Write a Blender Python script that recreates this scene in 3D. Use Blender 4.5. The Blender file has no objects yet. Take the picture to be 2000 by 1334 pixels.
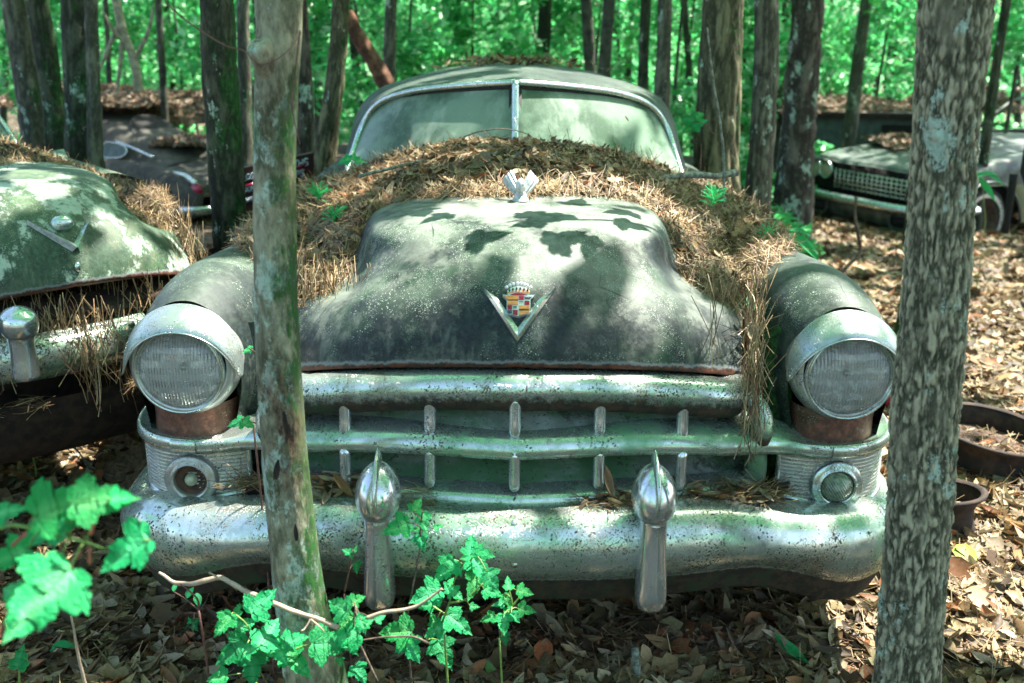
import bpy, math, random
import numpy as np
from mathutils import Vector, Matrix
from mathutils.bvhtree import BVHTree

random.seed(7); RNG = np.random.default_rng(11)
S = bpy.context.scene
COL = S.collection
R = math.radians

# ------------------------------------------------------------------ camera
CAM_H, PITCH, FPX = 1.60, R(17.0), 2000.0
cam_d = bpy.data.cameras.new('camera'); cam = bpy.data.objects.new('camera', cam_d); COL.objects.link(cam)
cam.location = (0, 0, CAM_H); cam.rotation_euler = (R(90) - PITCH, 0, 0)
cam_d.sensor_width = 36; cam_d.lens = 36 * FPX / 2000; cam_d.clip_start = .05; cam_d.clip_end = 400
cam_d.dof.use_dof = True; cam_d.dof.focus_distance = 2.62; cam_d.dof.aperture_fstop = 3.5
S.camera = cam
# ------------------------------------------------------------------ light
SUN = Vector((.42, .22, .88)).normalized()          # towards the sun
W = bpy.data.worlds.new('World'); S.world = W; W.use_nodes = True
wn = W.node_tree.nodes; wl = W.node_tree.links
bg = wn['Background']; sky = wn.new('ShaderNodeTexSky'); sky.sky_type = 'NISHITA'; sky.sun_disc = False
sky.sun_elevation = math.asin(SUN.z); sky.sun_rotation = math.atan2(SUN.x, SUN.y)
sky.dust_density = 3.0; sky.air_density = 1.0; sky.altitude = 0
wl.new(sky.outputs[0], bg.inputs[0]); bg.inputs[1].default_value = 0.115
sun_d = bpy.data.lights.new('sun', 'SUN'); sun_d.energy = 4.6; sun_d.angle = R(.5); sun_d.color = (1, .955, .88)
sun = bpy.data.objects.new('sun', sun_d); COL.objects.link(sun)
sun.rotation_euler = (-SUN).to_track_quat('-Z', 'Y').to_euler(); sun.location = (4, 2, 12)
S.view_settings.view_transform = 'Standard'; S.view_settings.look = 'None'
S.view_settings.exposure = 2.35; S.view_settings.gamma = 1; S.view_settings.use_curve_mapping = False
S.render.engine = 'CYCLES'
S.cycles.max_bounces = 7; S.cycles.transparent_max_bounces = 12; S.cycles.diffuse_bounces = 4
S.cycles.glossy_bounces = 3; S.cycles.transmission_bounces = 4; S.cycles.use_denoising = True
S.cycles.sample_clamp_indirect = 6

# ------------------------------------------------------------------ numbers
def P(u, v, Y):
    """world point on the ray of photo pixel (u,v) at distance Y in front of the camera foot"""
    a = math.atan((v - 667) / FPX) + PITCH
    drop = Y * math.tan(a); dep = Y * math.cos(PITCH) + drop * math.sin(PITCH)
    return ((u - 1000) / FPX * dep, Y, CAM_H - drop)
def sm(a, b, x):
    t = np.clip((np.asarray(x, float) - a) / (b - a), 0, 1); return t * t * (3 - 2 * t)
def ground_z(x, y):
    x = np.asarray(x, float); y = np.asarray(y, float)
    g = -0.47 * sm(3.6, 11.5, y)
    g = g + .012 * np.sin(x * 2.1 + 1) * np.cos(y * 1.7) + .01 * np.sin(x * 5.3 + y * 3.1)
    return g
def gz(x, y): return float(ground_z(x, y))
def ground_Y(u, v, h=.015):
    """distance at which the ray of photo pixel (u,v) meets the ground (h above it)"""
    t = math.tan(math.atan((v - 667) / FPX) + PITCH); Y = CAM_H / t
    for _ in range(12): Y = .5 * Y + .5 * (CAM_H - h - gz((u - 1000) / FPX * Y * 1.05, Y)) / t
    return Y
def _hash(i, j, k, s):
    h = (i * 374761393 + j * 668265263 + k * 2147483647 + s * 974634777) & 0xFFFFFFFF
    h = ((h ^ (h >> 13)) * 1274126177) & 0xFFFFFFFF
    return ((h ^ (h >> 16)) & 0xFFFF) / 65535.0
def vnoise(p, s=0):
    p = np.asarray(p, float); f = np.floor(p); t = p - f; t = t * t * (3 - 2 * t); f = f.astype(np.int64)
    r = 0
    for dx in (0, 1):
        for dy in (0, 1):
            for dz in (0, 1):
                w = (t[:, 0] if dx else 1 - t[:, 0]) * (t[:, 1] if dy else 1 - t[:, 1]) * (t[:, 2] if dz else 1 - t[:, 2])
                r = r + w * _hash(f[:, 0] + dx, f[:, 1] + dy, f[:, 2] + dz, s)
    return r
def fbm(p, o=4, s=0):
    p = np.asarray(p, float); r = 0; a = .5; t = 0
    for k in range(o):
        r = r + a * vnoise(p * 2 ** k + 17.3 * k, s + k); t += a; a *= .5
    return r / t
def catmull(pts, n):
    """resample a list of points (any dimension) with n samples on a Catmull-Rom spline"""
    p = np.asarray(pts, float)
    if len(p) == 2:
        t = np.linspace(0, 1, n)[:, None]; return p[0] * (1 - t) + p[1] * t
    q = np.vstack([2 * p[0] - p[1], p, 2 * p[-1] - p[-2]])
    s = np.linspace(0, len(p) - 1, n); i = np.minimum(s.astype(int), len(p) - 2); t = (s - i)[:, None]
    a, b, c, d = q[i], q[i + 1], q[i + 2], q[i + 3]
    return .5 * (2 * b + (c - a) * t + (2 * a - 5 * b + 4 * c - d) * t ** 2 + (3 * b - a - 3 * c + d) * t ** 3)

# ------------------------------------------------------------------ mesh builders
def mk(name, V, F, mat=None, parent=None, smooth=True, tint=None, loc=None):
    V = np.asarray(V, float).reshape(-1, 3)
    me = bpy.data.meshes.new(name)
    if isinstance(F, np.ndarray):
        nf, k = F.shape
        me.vertices.add(len(V)); me.vertices.foreach_set('co', V.astype(np.float32).ravel())
        me.loops.add(nf * k); me.loops.foreach_set('vertex_index', F.astype(np.int32).ravel())
        me.polygons.add(nf); me.polygons.foreach_set('loop_start', np.arange(0, nf * k, k, dtype=np.int32))
        me.update(calc_edges=True)
    else:
        me.from_pydata([tuple(v) for v in V], [], [tuple(f) for f in F]); me.update()
    if smooth: me.polygons.foreach_set('use_smooth', np.ones(len(me.polygons), bool))
    if tint is not None:
        tint = np.asarray(tint, np.float32)
        at = me.color_attributes.new('tint', 'FLOAT_COLOR', 'POINT')
        c = np.ones((len(V), 4), np.float32); c[:, :3] = tint
        at.data.foreach_set('color', c.ravel())
    if mat is not None:
        for m in (mat if isinstance(mat, (list, tuple)) else [mat]): me.materials.append(m)
    o = bpy.data.objects.new(name, me); COL.objects.link(o)
    if parent is not None: o.parent = parent
    if loc is not None: o.location = loc
    return o
def tag(o, label=None, cat=None, group=None, kind=None):
    if label: o['label'] = label
    if cat: o['category'] = cat
    if group: o['group'] = group
    if kind: o['kind'] = kind
    return o
def empty(name, loc=(0, 0, 0), rz=0):
    o = bpy.data.objects.new(name, None); COL.objects.link(o); o.location = loc; o.rotation_euler = (0, 0, rz)
    o.empty_display_size = .1; return o
class MB:
    def __init__(s): s.V = []; s.F = []; s.T = []; s.n = 0
    def add(s, V, F, tint=None):
        V = np.asarray(V, float).reshape(-1, 3); s.V.append(V)
        s.F += [tuple(int(i) + s.n for i in f) for f in F]; s.n += len(V)
        s.T.append(np.tile(np.asarray(tint if tint is not None else (1, 1, 1), float), (len(V), 1)) if tint is None or np.ndim(tint) == 1 else tint)
        return s
    def build(s, name, mat, parent=None, smooth=True, off=None, usetint=False):
        V = np.vstack(s.V)
        if off is not None: V = V - np.asarray(off)
        return mk(name, V, s.F, mat, parent, smooth, np.vstack(s.T) if usetint else None)
def gridF(nr, nc, close_c=False, close_r=False):
    F = []
    for i in range(nr if close_r else nr - 1):
        for j in range(nc if close_c else nc - 1):
            F.append((i * nc + j, i * nc + (j + 1) % nc, ((i + 1) % nr) * nc + (j + 1) % nc, ((i + 1) % nr) * nc + j))
    return F
def tube(pts, rad, n=8, m=None, cap=True):
    """tube along a point list, radius per point; returns V,F"""
    p = np.asarray(pts, float); r = np.asarray(rad if np.ndim(rad) else [rad] * len(p), float)
    if m: q = catmull(np.hstack([p, r[:, None]]), m); p = q[:, :3]; r = q[:, 3]
    k = len(p); t = np.gradient(p, axis=0); t /= np.linalg.norm(t, axis=1)[:, None] + 1e-12
    ref = np.array([0, 0, 1.]) if abs(t[0, 2]) < .9 else np.array([1., 0, 0])
    a = np.cross(t[0], ref); a /= np.linalg.norm(a); V = []
    for i in range(k):
        a = a - t[i] * np.dot(a, t[i]); a /= np.linalg.norm(a) + 1e-12; b = np.cross(t[i], a)
        th = np.linspace(0, 2 * np.pi, n, endpoint=False)
        V.append(p[i] + r[i] * (np.cos(th)[:, None] * a + np.sin(th)[:, None] * b))
    V = np.vstack(V); F = gridF(k, n, close_c=True)
    if cap: F += [tuple(range(n))[::-1], tuple(range((k - 1) * n, k * n))]
    return V, F
def lathe(prof, n=32, axis='y', a0=0, a1=2 * np.pi, center=(0, 0, 0)):
    """prof: (radius, along); axis 'y': along -> -y (towards the camera), 'z': up, 'x': sideways"""
    full = abs(a1 - a0 - 2 * np.pi) < 1e-6
    th = np.linspace(a0, a1, n, endpoint=not full); V = []
    for r, h in prof:
        c, s = r * np.cos(th), r * np.sin(th)
        if axis == 'y': V.append(np.stack([c, -h * np.ones(n), s], 1))
        elif axis == 'z': V.append(np.stack([c, s, h * np.ones(n)], 1))
        else: V.append(np.stack([h * np.ones(n), c, s], 1))
    return np.vstack(V) + np.asarray(center), gridF(len(prof), n, close_c=full)
def box(c, d, rz=0):
    c = np.asarray(c, float); x, y, z = np.asarray(d, float) / 2
    V = np.array([(-x, -y, -z), (x, -y, -z), (x, y, -z), (-x, y, -z), (-x, -y, z), (x, -y, z), (x, y, z), (-x, y, z)])
    if rz: ca, sa = math.cos(rz), math.sin(rz); V = np.stack([V[:, 0] * ca - V[:, 1] * sa, V[:, 0] * sa + V[:, 1] * ca, V[:, 2]], 1)
    return V + c, [(0, 3, 2, 1), (4, 5, 6, 7), (0, 1, 5, 4), (1, 2, 6, 5), (2, 3, 7, 6), (3, 0, 4, 7)]
def ellipsoid(c, r, nu=16, nv=10):
    ph = np.linspace(-np.pi / 2, np.pi / 2, nv); th = np.linspace(0, 2 * np.pi, nu, endpoint=False)
    V = np.array([(math.cos(a) * math.cos(b) * r[0], math.cos(a) * math.sin(b) * r[1], math.sin(a) * r[2]) for a in ph for b in th]) + np.asarray(c)
    return V, gridF(nv, nu, close_c=True)
def patch(rows, nu, nv, mirror=True):
    """rows of control points (x>=0 first column on the axis); smooth surface mirrored about x=0"""
    rows = [np.asarray(r, float) for r in rows]
    if mirror:
        full = []
        for r in rows:
            l = r[1:][::-1].copy(); l[:, 0] *= -1; r = r.copy(); r[0, 0] = 0; full.append(np.vstack([l, r]))
        rows = full
    A = np.array([catmull(r, nv) for r in rows])
    B = np.stack([catmull(A[:, j], nu) for j in range(nv)], 1)
    return B.reshape(-1, 3), gridF(nu, nv)
def sweep(path, prof, n=61, mirror=True, zf=None, closed=False, nprof=None, raw=False):
    p = np.asarray(path, float)
    h = p if raw else catmull(p, n)
    if mirror:
        l = h[1:][::-1].copy(); l[:, 0] *= -1; h = np.vstack([l, h])
    t = np.gradient(h, axis=0); t /= np.linalg.norm(t, axis=1)[:, None]
    nx, ny = t[:, 1], -t[:, 0]
    pr = np.asarray(prof, float)
    if nprof: pr = catmull(np.vstack([pr, pr[:1]]) if closed else pr, nprof + (1 if closed else 0)); pr = pr[:-1] if closed else pr
    V = []
    for i in range(len(h)):
        for o, z in pr:
            zz = zf(abs(h[i, 0]), z) if zf else z
            V.append((h[i, 0] + o * nx[i], h[i, 1] + o * ny[i], zz))
    return np.array(V), gridF(len(h), len(pr), close_c=closed)
def cards(tmplV, tmplF, pos, rot, scale, tint):
    """many copies of one small template joined: pos Nx3, rot Nx3x3, scale N or Nx3"""
    N = len(pos); k = len(tmplV); scale = np.asarray(scale, float)
    if scale.ndim == 1: scale = np.repeat(scale[:, None], 3, 1)
    V = np.einsum('nij,nkj->nki', rot, tmplV[None] * scale[:, None, :]) + pos[:, None, :]
    F = (tmplF[None] + (np.arange(N) * k)[:, None, None]).reshape(-1, tmplF.shape[1])
    return V.reshape(-1, 3), F, np.repeat(tint, k, 0)
def frames(nrm, spin):
    """rotation matrices whose z axis is nrm, spun by spin"""
    nrm = nrm / np.linalg.norm(nrm, axis=1)[:, None]
    ref = np.where(np.abs(nrm[:, 2:3]) < .95, np.array([[0, 0, 1.]]), np.array([[1., 0, 0]]))
    a = np.cross(ref, nrm); a /= np.linalg.norm(a, axis=1)[:, None]; b = np.cross(nrm, a)
    c, s = np.cos(spin)[:, None], np.sin(spin)[:, None]
    x = a * c + b * s; y = -a * s + b * c
    return np.stack([x, y, nrm], 2)
# ------------------------------------------------------------------ materials
class NT:
    def __init__(s, name):
        s.m = bpy.data.materials.new(name); s.m.use_nodes = True
        s.t = s.m.node_tree; s.b = s.t.nodes['Principled BSDF']; s.out = s.t.nodes['Material Output']
        s._tc = None
    def n(s, k, **kw):
        x = s.t.nodes.new(k)
        for a, b in kw.items(): setattr(x, a, b)
        return x
    def link(s, a, b): s.t.links.new(a, b)
    def val(s, sock, v):
        if isinstance(v, (int, float)): sock.default_value = v
        elif isinstance(v, tuple): sock.default_value = v if len(v) == len(sock.default_value) else v + (1,)
        else: s.link(v, sock)
    def co(s, sc=None, kind='Object'):
        if s._tc is None: s._tc = s.n('ShaderNodeTexCoord')
        o = s._tc.outputs[kind]
        if sc is None: return o
        m = s.n('ShaderNodeMapping'); m.inputs['Scale'].default_value = sc if isinstance(sc, tuple) else (sc,) * 3; s.link(o, m.inputs[0]); return m.outputs[0]
    def noise(s, sc=1, det=4, ro=.55, vec=None, dist=0):
        x = s.n('ShaderNodeTexNoise'); x.inputs['Scale'].default_value = 1; x.inputs['Detail'].default_value = det
        x.inputs['Roughness'].default_value = ro; x.inputs['Distortion'].default_value = dist
        s.link(vec if vec is not None else s.co(sc), x.inputs['Vector']); return x.outputs[0]
    def voro(s, sc=1, feature='F1', vec=None, out=0, rnd=1):
        x = s.n('ShaderNodeTexVoronoi', feature=feature); x.inputs['Scale'].default_value = 1
        x.inputs['Randomness'].default_value = rnd
        s.link(vec if vec is not None else s.co(sc), x.inputs['Vector']); return x.outputs[out]
    def ramp(s, f, a, b, c0=0., c1=1.):
        x = s.n('ShaderNodeMapRange'); x.interpolation_type = 'SMOOTHSTEP'
        s.val(x.inputs[0], f); x.inputs[1].default_value = a; x.inputs[2].default_value = b; x.inputs[3].default_value = c0; x.inputs[4].default_value = c1
        return x.outputs[0]
    def math(s, op, a, b=0.):
        x = s.n('ShaderNodeMath', operation=op); s.val(x.inputs[0], a); s.val(x.inputs[1], b); return x.outputs[0]
    def mul(s, a, b): return s.math('MULTIPLY', a, b)
    def mix(s, f, a, b, op='MIX'):
        x = s.n('ShaderNodeMix', data_type='RGBA', blend_type=op); s.val(x.inputs[0], f); s.val(x.inputs[6], a); s.val(x.inputs[7], b); return x.outputs[2]
    def attr(s, name='tint'):
        x = s.n('ShaderNodeAttribute', attribute_name=name); return x.outputs['Color']
    def geo(s, o='Normal'): return s.n('ShaderNodeNewGeometry').outputs[o]
    def sep(s, v, i):
        x = s.n('ShaderNodeSeparateXYZ'); s.link(v, x.inputs[0]); return x.outputs[i]
    def bump(s, h, d=.002, st=1.):
        x = s.n('ShaderNodeBump'); x.inputs['Strength'].default_value = st; x.inputs['Distance'].default_value = d; s.link(h, x.inputs['Height']); s.link(x.outputs[0], s.b.inputs['Normal']); return x
    def set(s, col=None, rough=None, metal=None, spec=None):
        if col is not None: s.val(s.b.inputs['Base Color'], col)
        if rough is not None: s.val(s.b.inputs['Roughness'], rough)
        if metal is not None: s.val(s.b.inputs['Metallic'], metal)
        if spec is not None: s.val(s.b.inputs['Specular IOR Level'], spec)
        return s.m

def m_paint(name, dark, algae, dust, rust_z=.87, dust_amt=.8, algae_amt=1., rough=.42, streak=True, white=None):
    t = NT(name)
    n1 = t.noise(3.2, 6, .62); n2 = t.noise(11, 7, .7); n3 = t.noise(60, 4, .7)
    base = t.mix(t.ramp(n3, .35, .7), dark, tuple(min(1, c * 1.9 + .008) for c in dark))
    ag = t.mul(t.ramp(n1, .44, .62), t.ramp(n2, .36, .62))
    base = t.mix(t.mul(ag, algae_amt), base, algae)
    base = t.mix(t.mul(t.ramp(t.noise(2.6, 6, .7), .50, .60), t.ramp(n2, .40, .58)), base, tuple(c * .42 for c in dust))
    mot = t.mul(t.ramp(t.noise(27, 7, .8), .50, .60), t.ramp(t.noise(4.4, 5, .7), .40, .60)); base = t.mix(t.mul(mot, .8), base, tuple(c * .55 for c in dust))
    base = t.mix(t.mul(t.ramp(t.noise(6.1, 6, .75), .56, .64), .75), base, tuple(c * .6 for c in dark))
    if white:
        w = t.mul(t.ramp(t.noise(4.5, 8, .72), .50, .56), t.ramp(t.noise(26, 5, .7), .36, .5))
        base = t.mix(w, base, white)
    # vertical wash streaks
    if streak:
        st = t.noise((16, 16, 1.6), 5, .65)
        base = t.mix(t.mul(t.ramp(st, .52, .68), .38), base, tuple(c * .8 + .02 for c in dust))
    nz = t.sep(t.geo('Normal'), 2)
    du = t.mul(t.ramp(nz, .60, .99), t.mul(t.ramp(t.noise(7, 6, .65), .34, .58), dust_amt))
    base = t.mix(du, base, dust)
    # lichen specks
    for sc, r0, dens, c in ((130, .26, .48, (.30, .37, .28)), (58, .22, .54, (.22, .30, .21)), (300, .30, .44, (.27, .33, .27))):
        v = t.ramp(t.voro(sc), r0, r0 - .1)
        base = t.mix(t.mul(v, t.mul(t.ramp(t.noise(9 + sc * .05, 5, .7), dens, dens + .1), t.ramp(t.noise(3.3, 4, .7), .47, .56))), base, c)
    # cracks in the clear coat
    cr = t.voro(None, 'DISTANCE_TO_EDGE', vec=t.mix(.09, t.co(9), t.noise(14, 5, .7), 'ADD'))
    base = t.mix(t.mul(t.ramp(cr, .022, .004), t.ramp(t.noise(2.3, 4), .52, .6)), base, (.02, .03, .025))
    # rust at the lower lip
    if rust_z == 'lip':      # tint.r holds the metres up from the rusting lower edge
        z = t.sep(t.attr(), 0)
        rz = t.math('ADD', z, t.mul(t.math('SUBTRACT', t.noise(26, 6, .75), .5), .03))
        base = t.mix(t.ramp(rz, .026, .018), base, (.17, .19, .19))
        base = t.mix(t.ramp(rz, .020, .013), base, t.mix(t.ramp(n3, .4, .6), (.11, .035, .018), (.035, .02, .014)))
    m = t.set(base, t.math('ADD', rough + .10, t.mul(t.math('SUBTRACT', n2, .4), .5)), 0., .32)
    t.bump(t.math('ADD', n3, t.mul(n2, 1.5)), .0018, .6); return m
M = {}
M['hood'] = m_paint('hood_paint', (.008, .013, .014), (.020, .062, .026), (.23, .26, .21), 'lip', dust_amt=.62, algae_amt=.8)
M['body'] = m_paint('body_paint', (.008, .014, .014), (.014, .048, .022), (.10, .135, .10), -9, dust_amt=.3, algae_amt=.6)
M['green_body'] = m_paint('weathered_green_paint', (.022, .045, .026), (.04, .085, .035), (.20, .24, .15), -9, .25, white=(.30, .38, .30))
M['hoodlip'] = m_paint('rusted_lip', (.05, .03, .02), (.05, .07, .035), (.12, .09, .06), 9, .3)
M['green_hood'] = m_paint('weathered_green_white_paint', (.022, .045, .026), (.04, .085, .035), (.20, .24, .15), 'lip', .25, white=(.34, .42, .34))
M['rustneck'] = m_paint('rusted_neck', (.12, .045, .028), (.012, .05, .016), (.12, .07, .05), 9, .1, algae_amt=.6)
def m_chrome(name, rust=.5, green=.3, rough=.12, spec_sc=110, tone=(.56, .63, .58), under=None, film=.0, brown=.0):
    t = NT(name)
    n1 = t.noise(5, 5, .65); n2 = t.noise(22, 6, .7)
    # pits of two sizes, clustered
    base = tone
    g = t.mul(t.ramp(t.noise(3.6, 6, .7), .60 - .22 * green, .80 - .2 * green), green ** .5)
    cl = t.noise(4.6, 6, .78); fine = t.noise(spec_sc * 2.4, 3, .65)
    v1 = t.mul(t.ramp(fine, .545, .60), t.ramp(cl, .56 - .055 * rust, .62 - .045 * rust))
    dv = t.mix(.012, t.co(), t.noise(130, 3, .7), 'ADD'); mp = t.n('ShaderNodeMapping'); mp.inputs['Scale'].default_value = (spec_sc,) * 3; t.link(dv, mp.inputs[0])
    v2 = t.mul(t.ramp(t.voro(None, vec=mp.outputs[0]), .36, .24), t.ramp(t.math('ADD', t.noise(6.5, 6, .8), t.mul(t.math('SUBTRACT', t.noise(spec_sc * .6, 2), .5), .35)), .57 - .045 * rust, .61 - .045 * rust))
    v3 = t.mul(t.ramp(t.noise(spec_sc * 1.1, 4, .7), .56, .60), t.ramp(t.noise(3.1, 6, .8), .56 - .045 * rust, .61 - .045 * rust))
    pit = t.math('MAXIMUM', t.math('MAXIMUM', v1, v2), v3)
    big = t.ramp(t.noise(7.7, 7, .75), .79 - .10 * rust, .82 - .10 * rust)
    pit = t.math('MAXIMUM', pit, big)
    if under == 'attr': pit = t.math('MAXIMUM', pit, t.ramp(t.math('ADD', t.sep(t.attr(), 0), t.mul(t.math('SUBTRACT', t.noise(55, 4, .8), .5), .9)), .45, .62))
    elif under:   # rust that creeps over the underside of the bar
        nz = t.sep(t.geo('Normal'), 2)
        u = t.ramp(t.math('ADD', nz, t.mul(t.math('SUBTRACT', t.noise(45, 4, .8), .5), 1.0)), under[1], under[0])
        pit = t.math('MAXIMUM', pit, u)
    halo = t.mul(t.ramp(cl, .55 - .06 * rust, .68), max(0, min(1, .45 * rust))); base = t.mix(halo, base, (.34, .30, .22))
    col = t.mix(g, base, (.10, .30, .13))
    dull = t.mul(t.ramp(n2, .45, .72), .55)
    col = t.mix(dull, col, (.26, .32, .27))
    rcol = t.mix(t.ramp(t.noise(38, 5, .75), .42, .62), (.014, .012, .008), (.055, .032, .016)); rcol = t.mix(t.ramp(t.noise(8, 5, .7), .5, .62), rcol, (.020, .034, .014))
    if brown: col = t.mix(t.mul(t.ramp(n1, .42, .62), brown), col, (.16, .12, .085))
    col = t.mix(pit, col, rcol)
    metal = t.math('SUBTRACT', 1., t.math('MAXIMUM', pit, t.math('MAXIMUM', t.mul(g, .75), film)))
    ro = t.math('ADD', rough, t.mul(t.ramp(n2, .35, .75), .26)); ro = t.math('MAXIMUM', ro, t.mul(pit, .8)); ro = t.math('MAXIMUM', ro, t.mul(g, .42))
    t.set(col, ro, metal, .5)
    t.bump(t.math('SUBTRACT', t.mul(n2, .3), t.mul(pit, .8)), .0015, .5); return t.m
M['bumper'] = m_chrome('pitted_bumper_chrome', 1.5, .72, .17, 105, under='attr', film=.22)
M['bar'] = m_chrome('pitted_bar_chrome', 1.6, .72, .16, 150, under=(-.35, .15), film=.22)
M['bar2'] = m_chrome('grille_bar_chrome', .55, .75, .16, 120, under=(-.75, -.35), film=.20)
M['shelf'] = m_chrome('mossy_shelf_metal', .62, .85, .30, 110, tone=(.42, .50, .44), film=.55)
M['chrome'] = m_chrome('clean_chrome', .0, .22, .13, 200, film=.12)
M['guard'] = m_chrome('guard_chrome', -.4, .10, .10, 160, under=(-.9, -.3), brown=.0, tone=(.66, .69, .70), film=.15)
M['visor'] = m_chrome('speckled_visor_chrome', .9, .25, .22, 260, tone=(.36, .43, .41), film=.25)
M['rim'] = m_chrome('lamp_rim_metal', .3, .10, .28, 200, tone=(.55, .57, .55), film=.3, brown=.3)
M['panel'] = m_chrome('ribbed_panel_metal', .50, .10, .24, 170, tone=(.66, .66, .60), film=.25)
M['trim'] = m_chrome('window_trim', .2, .30, .22, 200, tone=(.62, .70, .68))
def m_simple(name, col, rough=.6, metal=0., var=.3, sc=20, bump=.001, col2=None):
    t = NT(name); n = t.noise(sc, 5, .65)
    c = t.mix(t.ramp(n, .35, .68), tuple(x * (1 - var) for x in col), col2 or tuple(min(1, x * (1 + var)) for x in col))
    t.set(c, rough, metal); t.bump(n, bump, .6); return t.m
M['black'] = m_simple('dark_void', (.008, .008, .007), .9)
M['rubber'] = m_simple('old_rubber', (.012, .012, .011), .75)
M['rust'] = m_simple('rust', (.055, .026, .016), .85, 0, .5, 30, .003, (.10, .055, .03))
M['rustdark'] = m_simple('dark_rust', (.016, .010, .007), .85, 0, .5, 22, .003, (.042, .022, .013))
M['moss'] = m_simple('moss', (.012, .05, .010), .95, 0, .6, 60, .006, (.03, .11, .02))
M['orange'] = m_simple('orange_enamel', (.75, .30, .09), .3, 0, .15, 200, .0002)
M['crimson'] = m_simple('crimson_enamel', (.30, .012, .04), .25, 0, .2, 200, .0002)
M['silver'] = m_simple('silver_enamel', (.72, .74, .74), .3, .5, .1, 200, .0002)
M['navy'] = m_simple('black_enamel', (.012, .012, .03), .3, 0, .1, 200, .0002)
M['ornament'] = m_simple('oxidised_pot_metal', (.42, .44, .44), .42, .35, .3, 90, .001)
M['interior'] = m_simple('interior_cloth', (.03, .032, .028), .9)
M['blue_grey'] = m_simple('dull_blue_green_metal', (.05, .085, .075), .6, 0, .35, 9, .001)
M['sedan'] = m_simple('dull_dark_sedan_paint', (.030, .028, .018), .75, 0, .4, 7, .001, (.060, .056, .036))
M['finned'] = m_simple('dull_green_grey_paint', (.045, .065, .052), .45, 0, .5, 6, .001, (.11, .14, .11))
M['yellowed'] = m_simple('yellowed_cream_paint', (.24, .26, .15), .6, 0, .3, 8, .001, (.30, .22, .09))
M['sign'] = m_simple('maroon_sign_paint', (.055, .014, .010), .6, 0, .35, 9, .001)
M['letter'] = m_simple('lettering_paint', (.34, .38, .46), .7, 0, .3, 80, .0005)
def m_shelf():
    t = NT('mossy_grille_sheet'); n1 = t.noise((3.5, 6, 6), 5, .65); n2 = t.noise(16, 6, .7); n3 = t.noise(90, 4, .75)
    c = t.mix(t.ramp(n2, .35, .65), (.15, .19, .16), (.26, .31, .27))
    c = t.mix(t.mul(t.ramp(n1, .42, .58), .85), c, (.055, .165, .065))
    c = t.mix(t.mul(t.ramp(t.noise(7, 6, .75), .54, .64), .8), c, (.030, .034, .022))
    c = t.mix(t.mul(t.ramp(n3, .54, .66), t.ramp(n2, .42, .6)), c, (.02, .022, .014))
    c = t.mix(t.mul(t.ramp(t.voro(75), .2, .1), t.ramp(t.noise(5, 5, .7), .5, .6)), c, (.045, .022, .012))
    c = t.mix(t.ramp(t.noise((5, 5, 2), 4, .6), .66, .72), c, (.10, .035, .015))
    t.set(c, t.math('ADD', .32, t.mul(n2, .35)), .25, .4); t.bump(t.math('ADD', n3, n2), .0012, .6); return t.m
M['shelf'] = m_shelf()
# dusty windscreen with streaks of sunlight painted in
def m_dusty():
    t = NT('dusty_sunstreaked_windscreen')
    n = t.noise(5, 6, .6); n2 = t.noise(70, 4, .7)
    st = t.noise((9, 9, 2.2), 5, .6, dist=.4)
    c = t.mix(t.ramp(n, .38, .6), (.06, .115, .07), (.17, .25, .18))
    c = t.mix(t.mul(t.ramp(n2, .60, .75), .6), c, (.38, .44, .38))
    c = t.mix(t.mul(t.ramp(st, .48, .66), .7), c, (.30, .37, .30))  # pale streaks imitate sunlight falling across the glass
    c = t.mix(t.mul(t.ramp(t.voro(150), .16, .08), .7), c, (.5, .55, .5))
    t.set(c, .32, 0., .6); t.bump(n2, .0004, .3)
    tr = t.n('ShaderNodeBsdfTransparent'); tr.inputs[0].default_value = (.75, .85, .78, 1)
    mx = t.n('ShaderNodeMixShader'); t.val(mx.inputs[0], t.ramp(n, .3, .7, .80, .93)); t.link(tr.outputs[0], mx.inputs[1]); t.link(t.b.outputs[0], mx.inputs[2]); t.link(mx.outputs[0], t.out.inputs[0])
    return t.m
M['dusty'] = m_dusty()
def m_lens(name, tint=(.93, .95, .90), flute=820., film=.18):
    t = NT(name)
    co = t.co(); x = t.sep(co, 0)
    w = t.math('SINE', t.mul(x, flute)); n2 = t.noise(40, 5, .7); z = t.sep(co, 2)
    w = t.mul(w, t.ramp(t.math('SINE', t.mul(z, 190.)), -.2, .2, .35, 1.))
    bp = t.n('ShaderNodeBump'); bp.inputs['Strength'].default_value = .8; bp.inputs['Distance'].default_value = .004; t.link(w, bp.inputs['Height'])
    gl = t.n('ShaderNodeBsdfGlossy'); gl.inputs['Roughness'].default_value = .08; t.link(bp.outputs[0], gl.inputs['Normal'])
    rf = t.n('ShaderNodeBsdfTransparent'); t.link(t.mix(t.ramp(w, -.9, .8), (.72, .74, .72), (1., 1., .99)), rf.inputs[0])  # bright and dim ribs painted in for light bent by the flutes
    fr = t.n('ShaderNodeFresnel'); fr.inputs[0].default_value = 1.75; t.link(bp.outputs[0], fr.inputs['Normal'])
    m1 = t.n('ShaderNodeMixShader'); t.link(fr.outputs[0], m1.inputs[0]); t.link(rf.outputs[0], m1.inputs[1]); t.link(gl.outputs[0], m1.inputs[2])
    t.set(t.mix(t.ramp(t.noise(11, 4, .6), .4, .62), (.62, .64, .58), (.92, .94, .90)), .25); t.link(bp.outputs[0], t.b.inputs['Normal'])  # white film colour stands in for bright reflections in the lens
    m2 = t.n('ShaderNodeMixShader'); t.val(m2.inputs[0], t.ramp(n2, .42, .78, film * .5, film * 1.5)); t.link(m1.outputs[0], m2.inputs[1]); t.link(t.b.outputs[0], m2.inputs[2]); t.link(m2.outputs[0], t.out.inputs[0])
    return t.m
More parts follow.
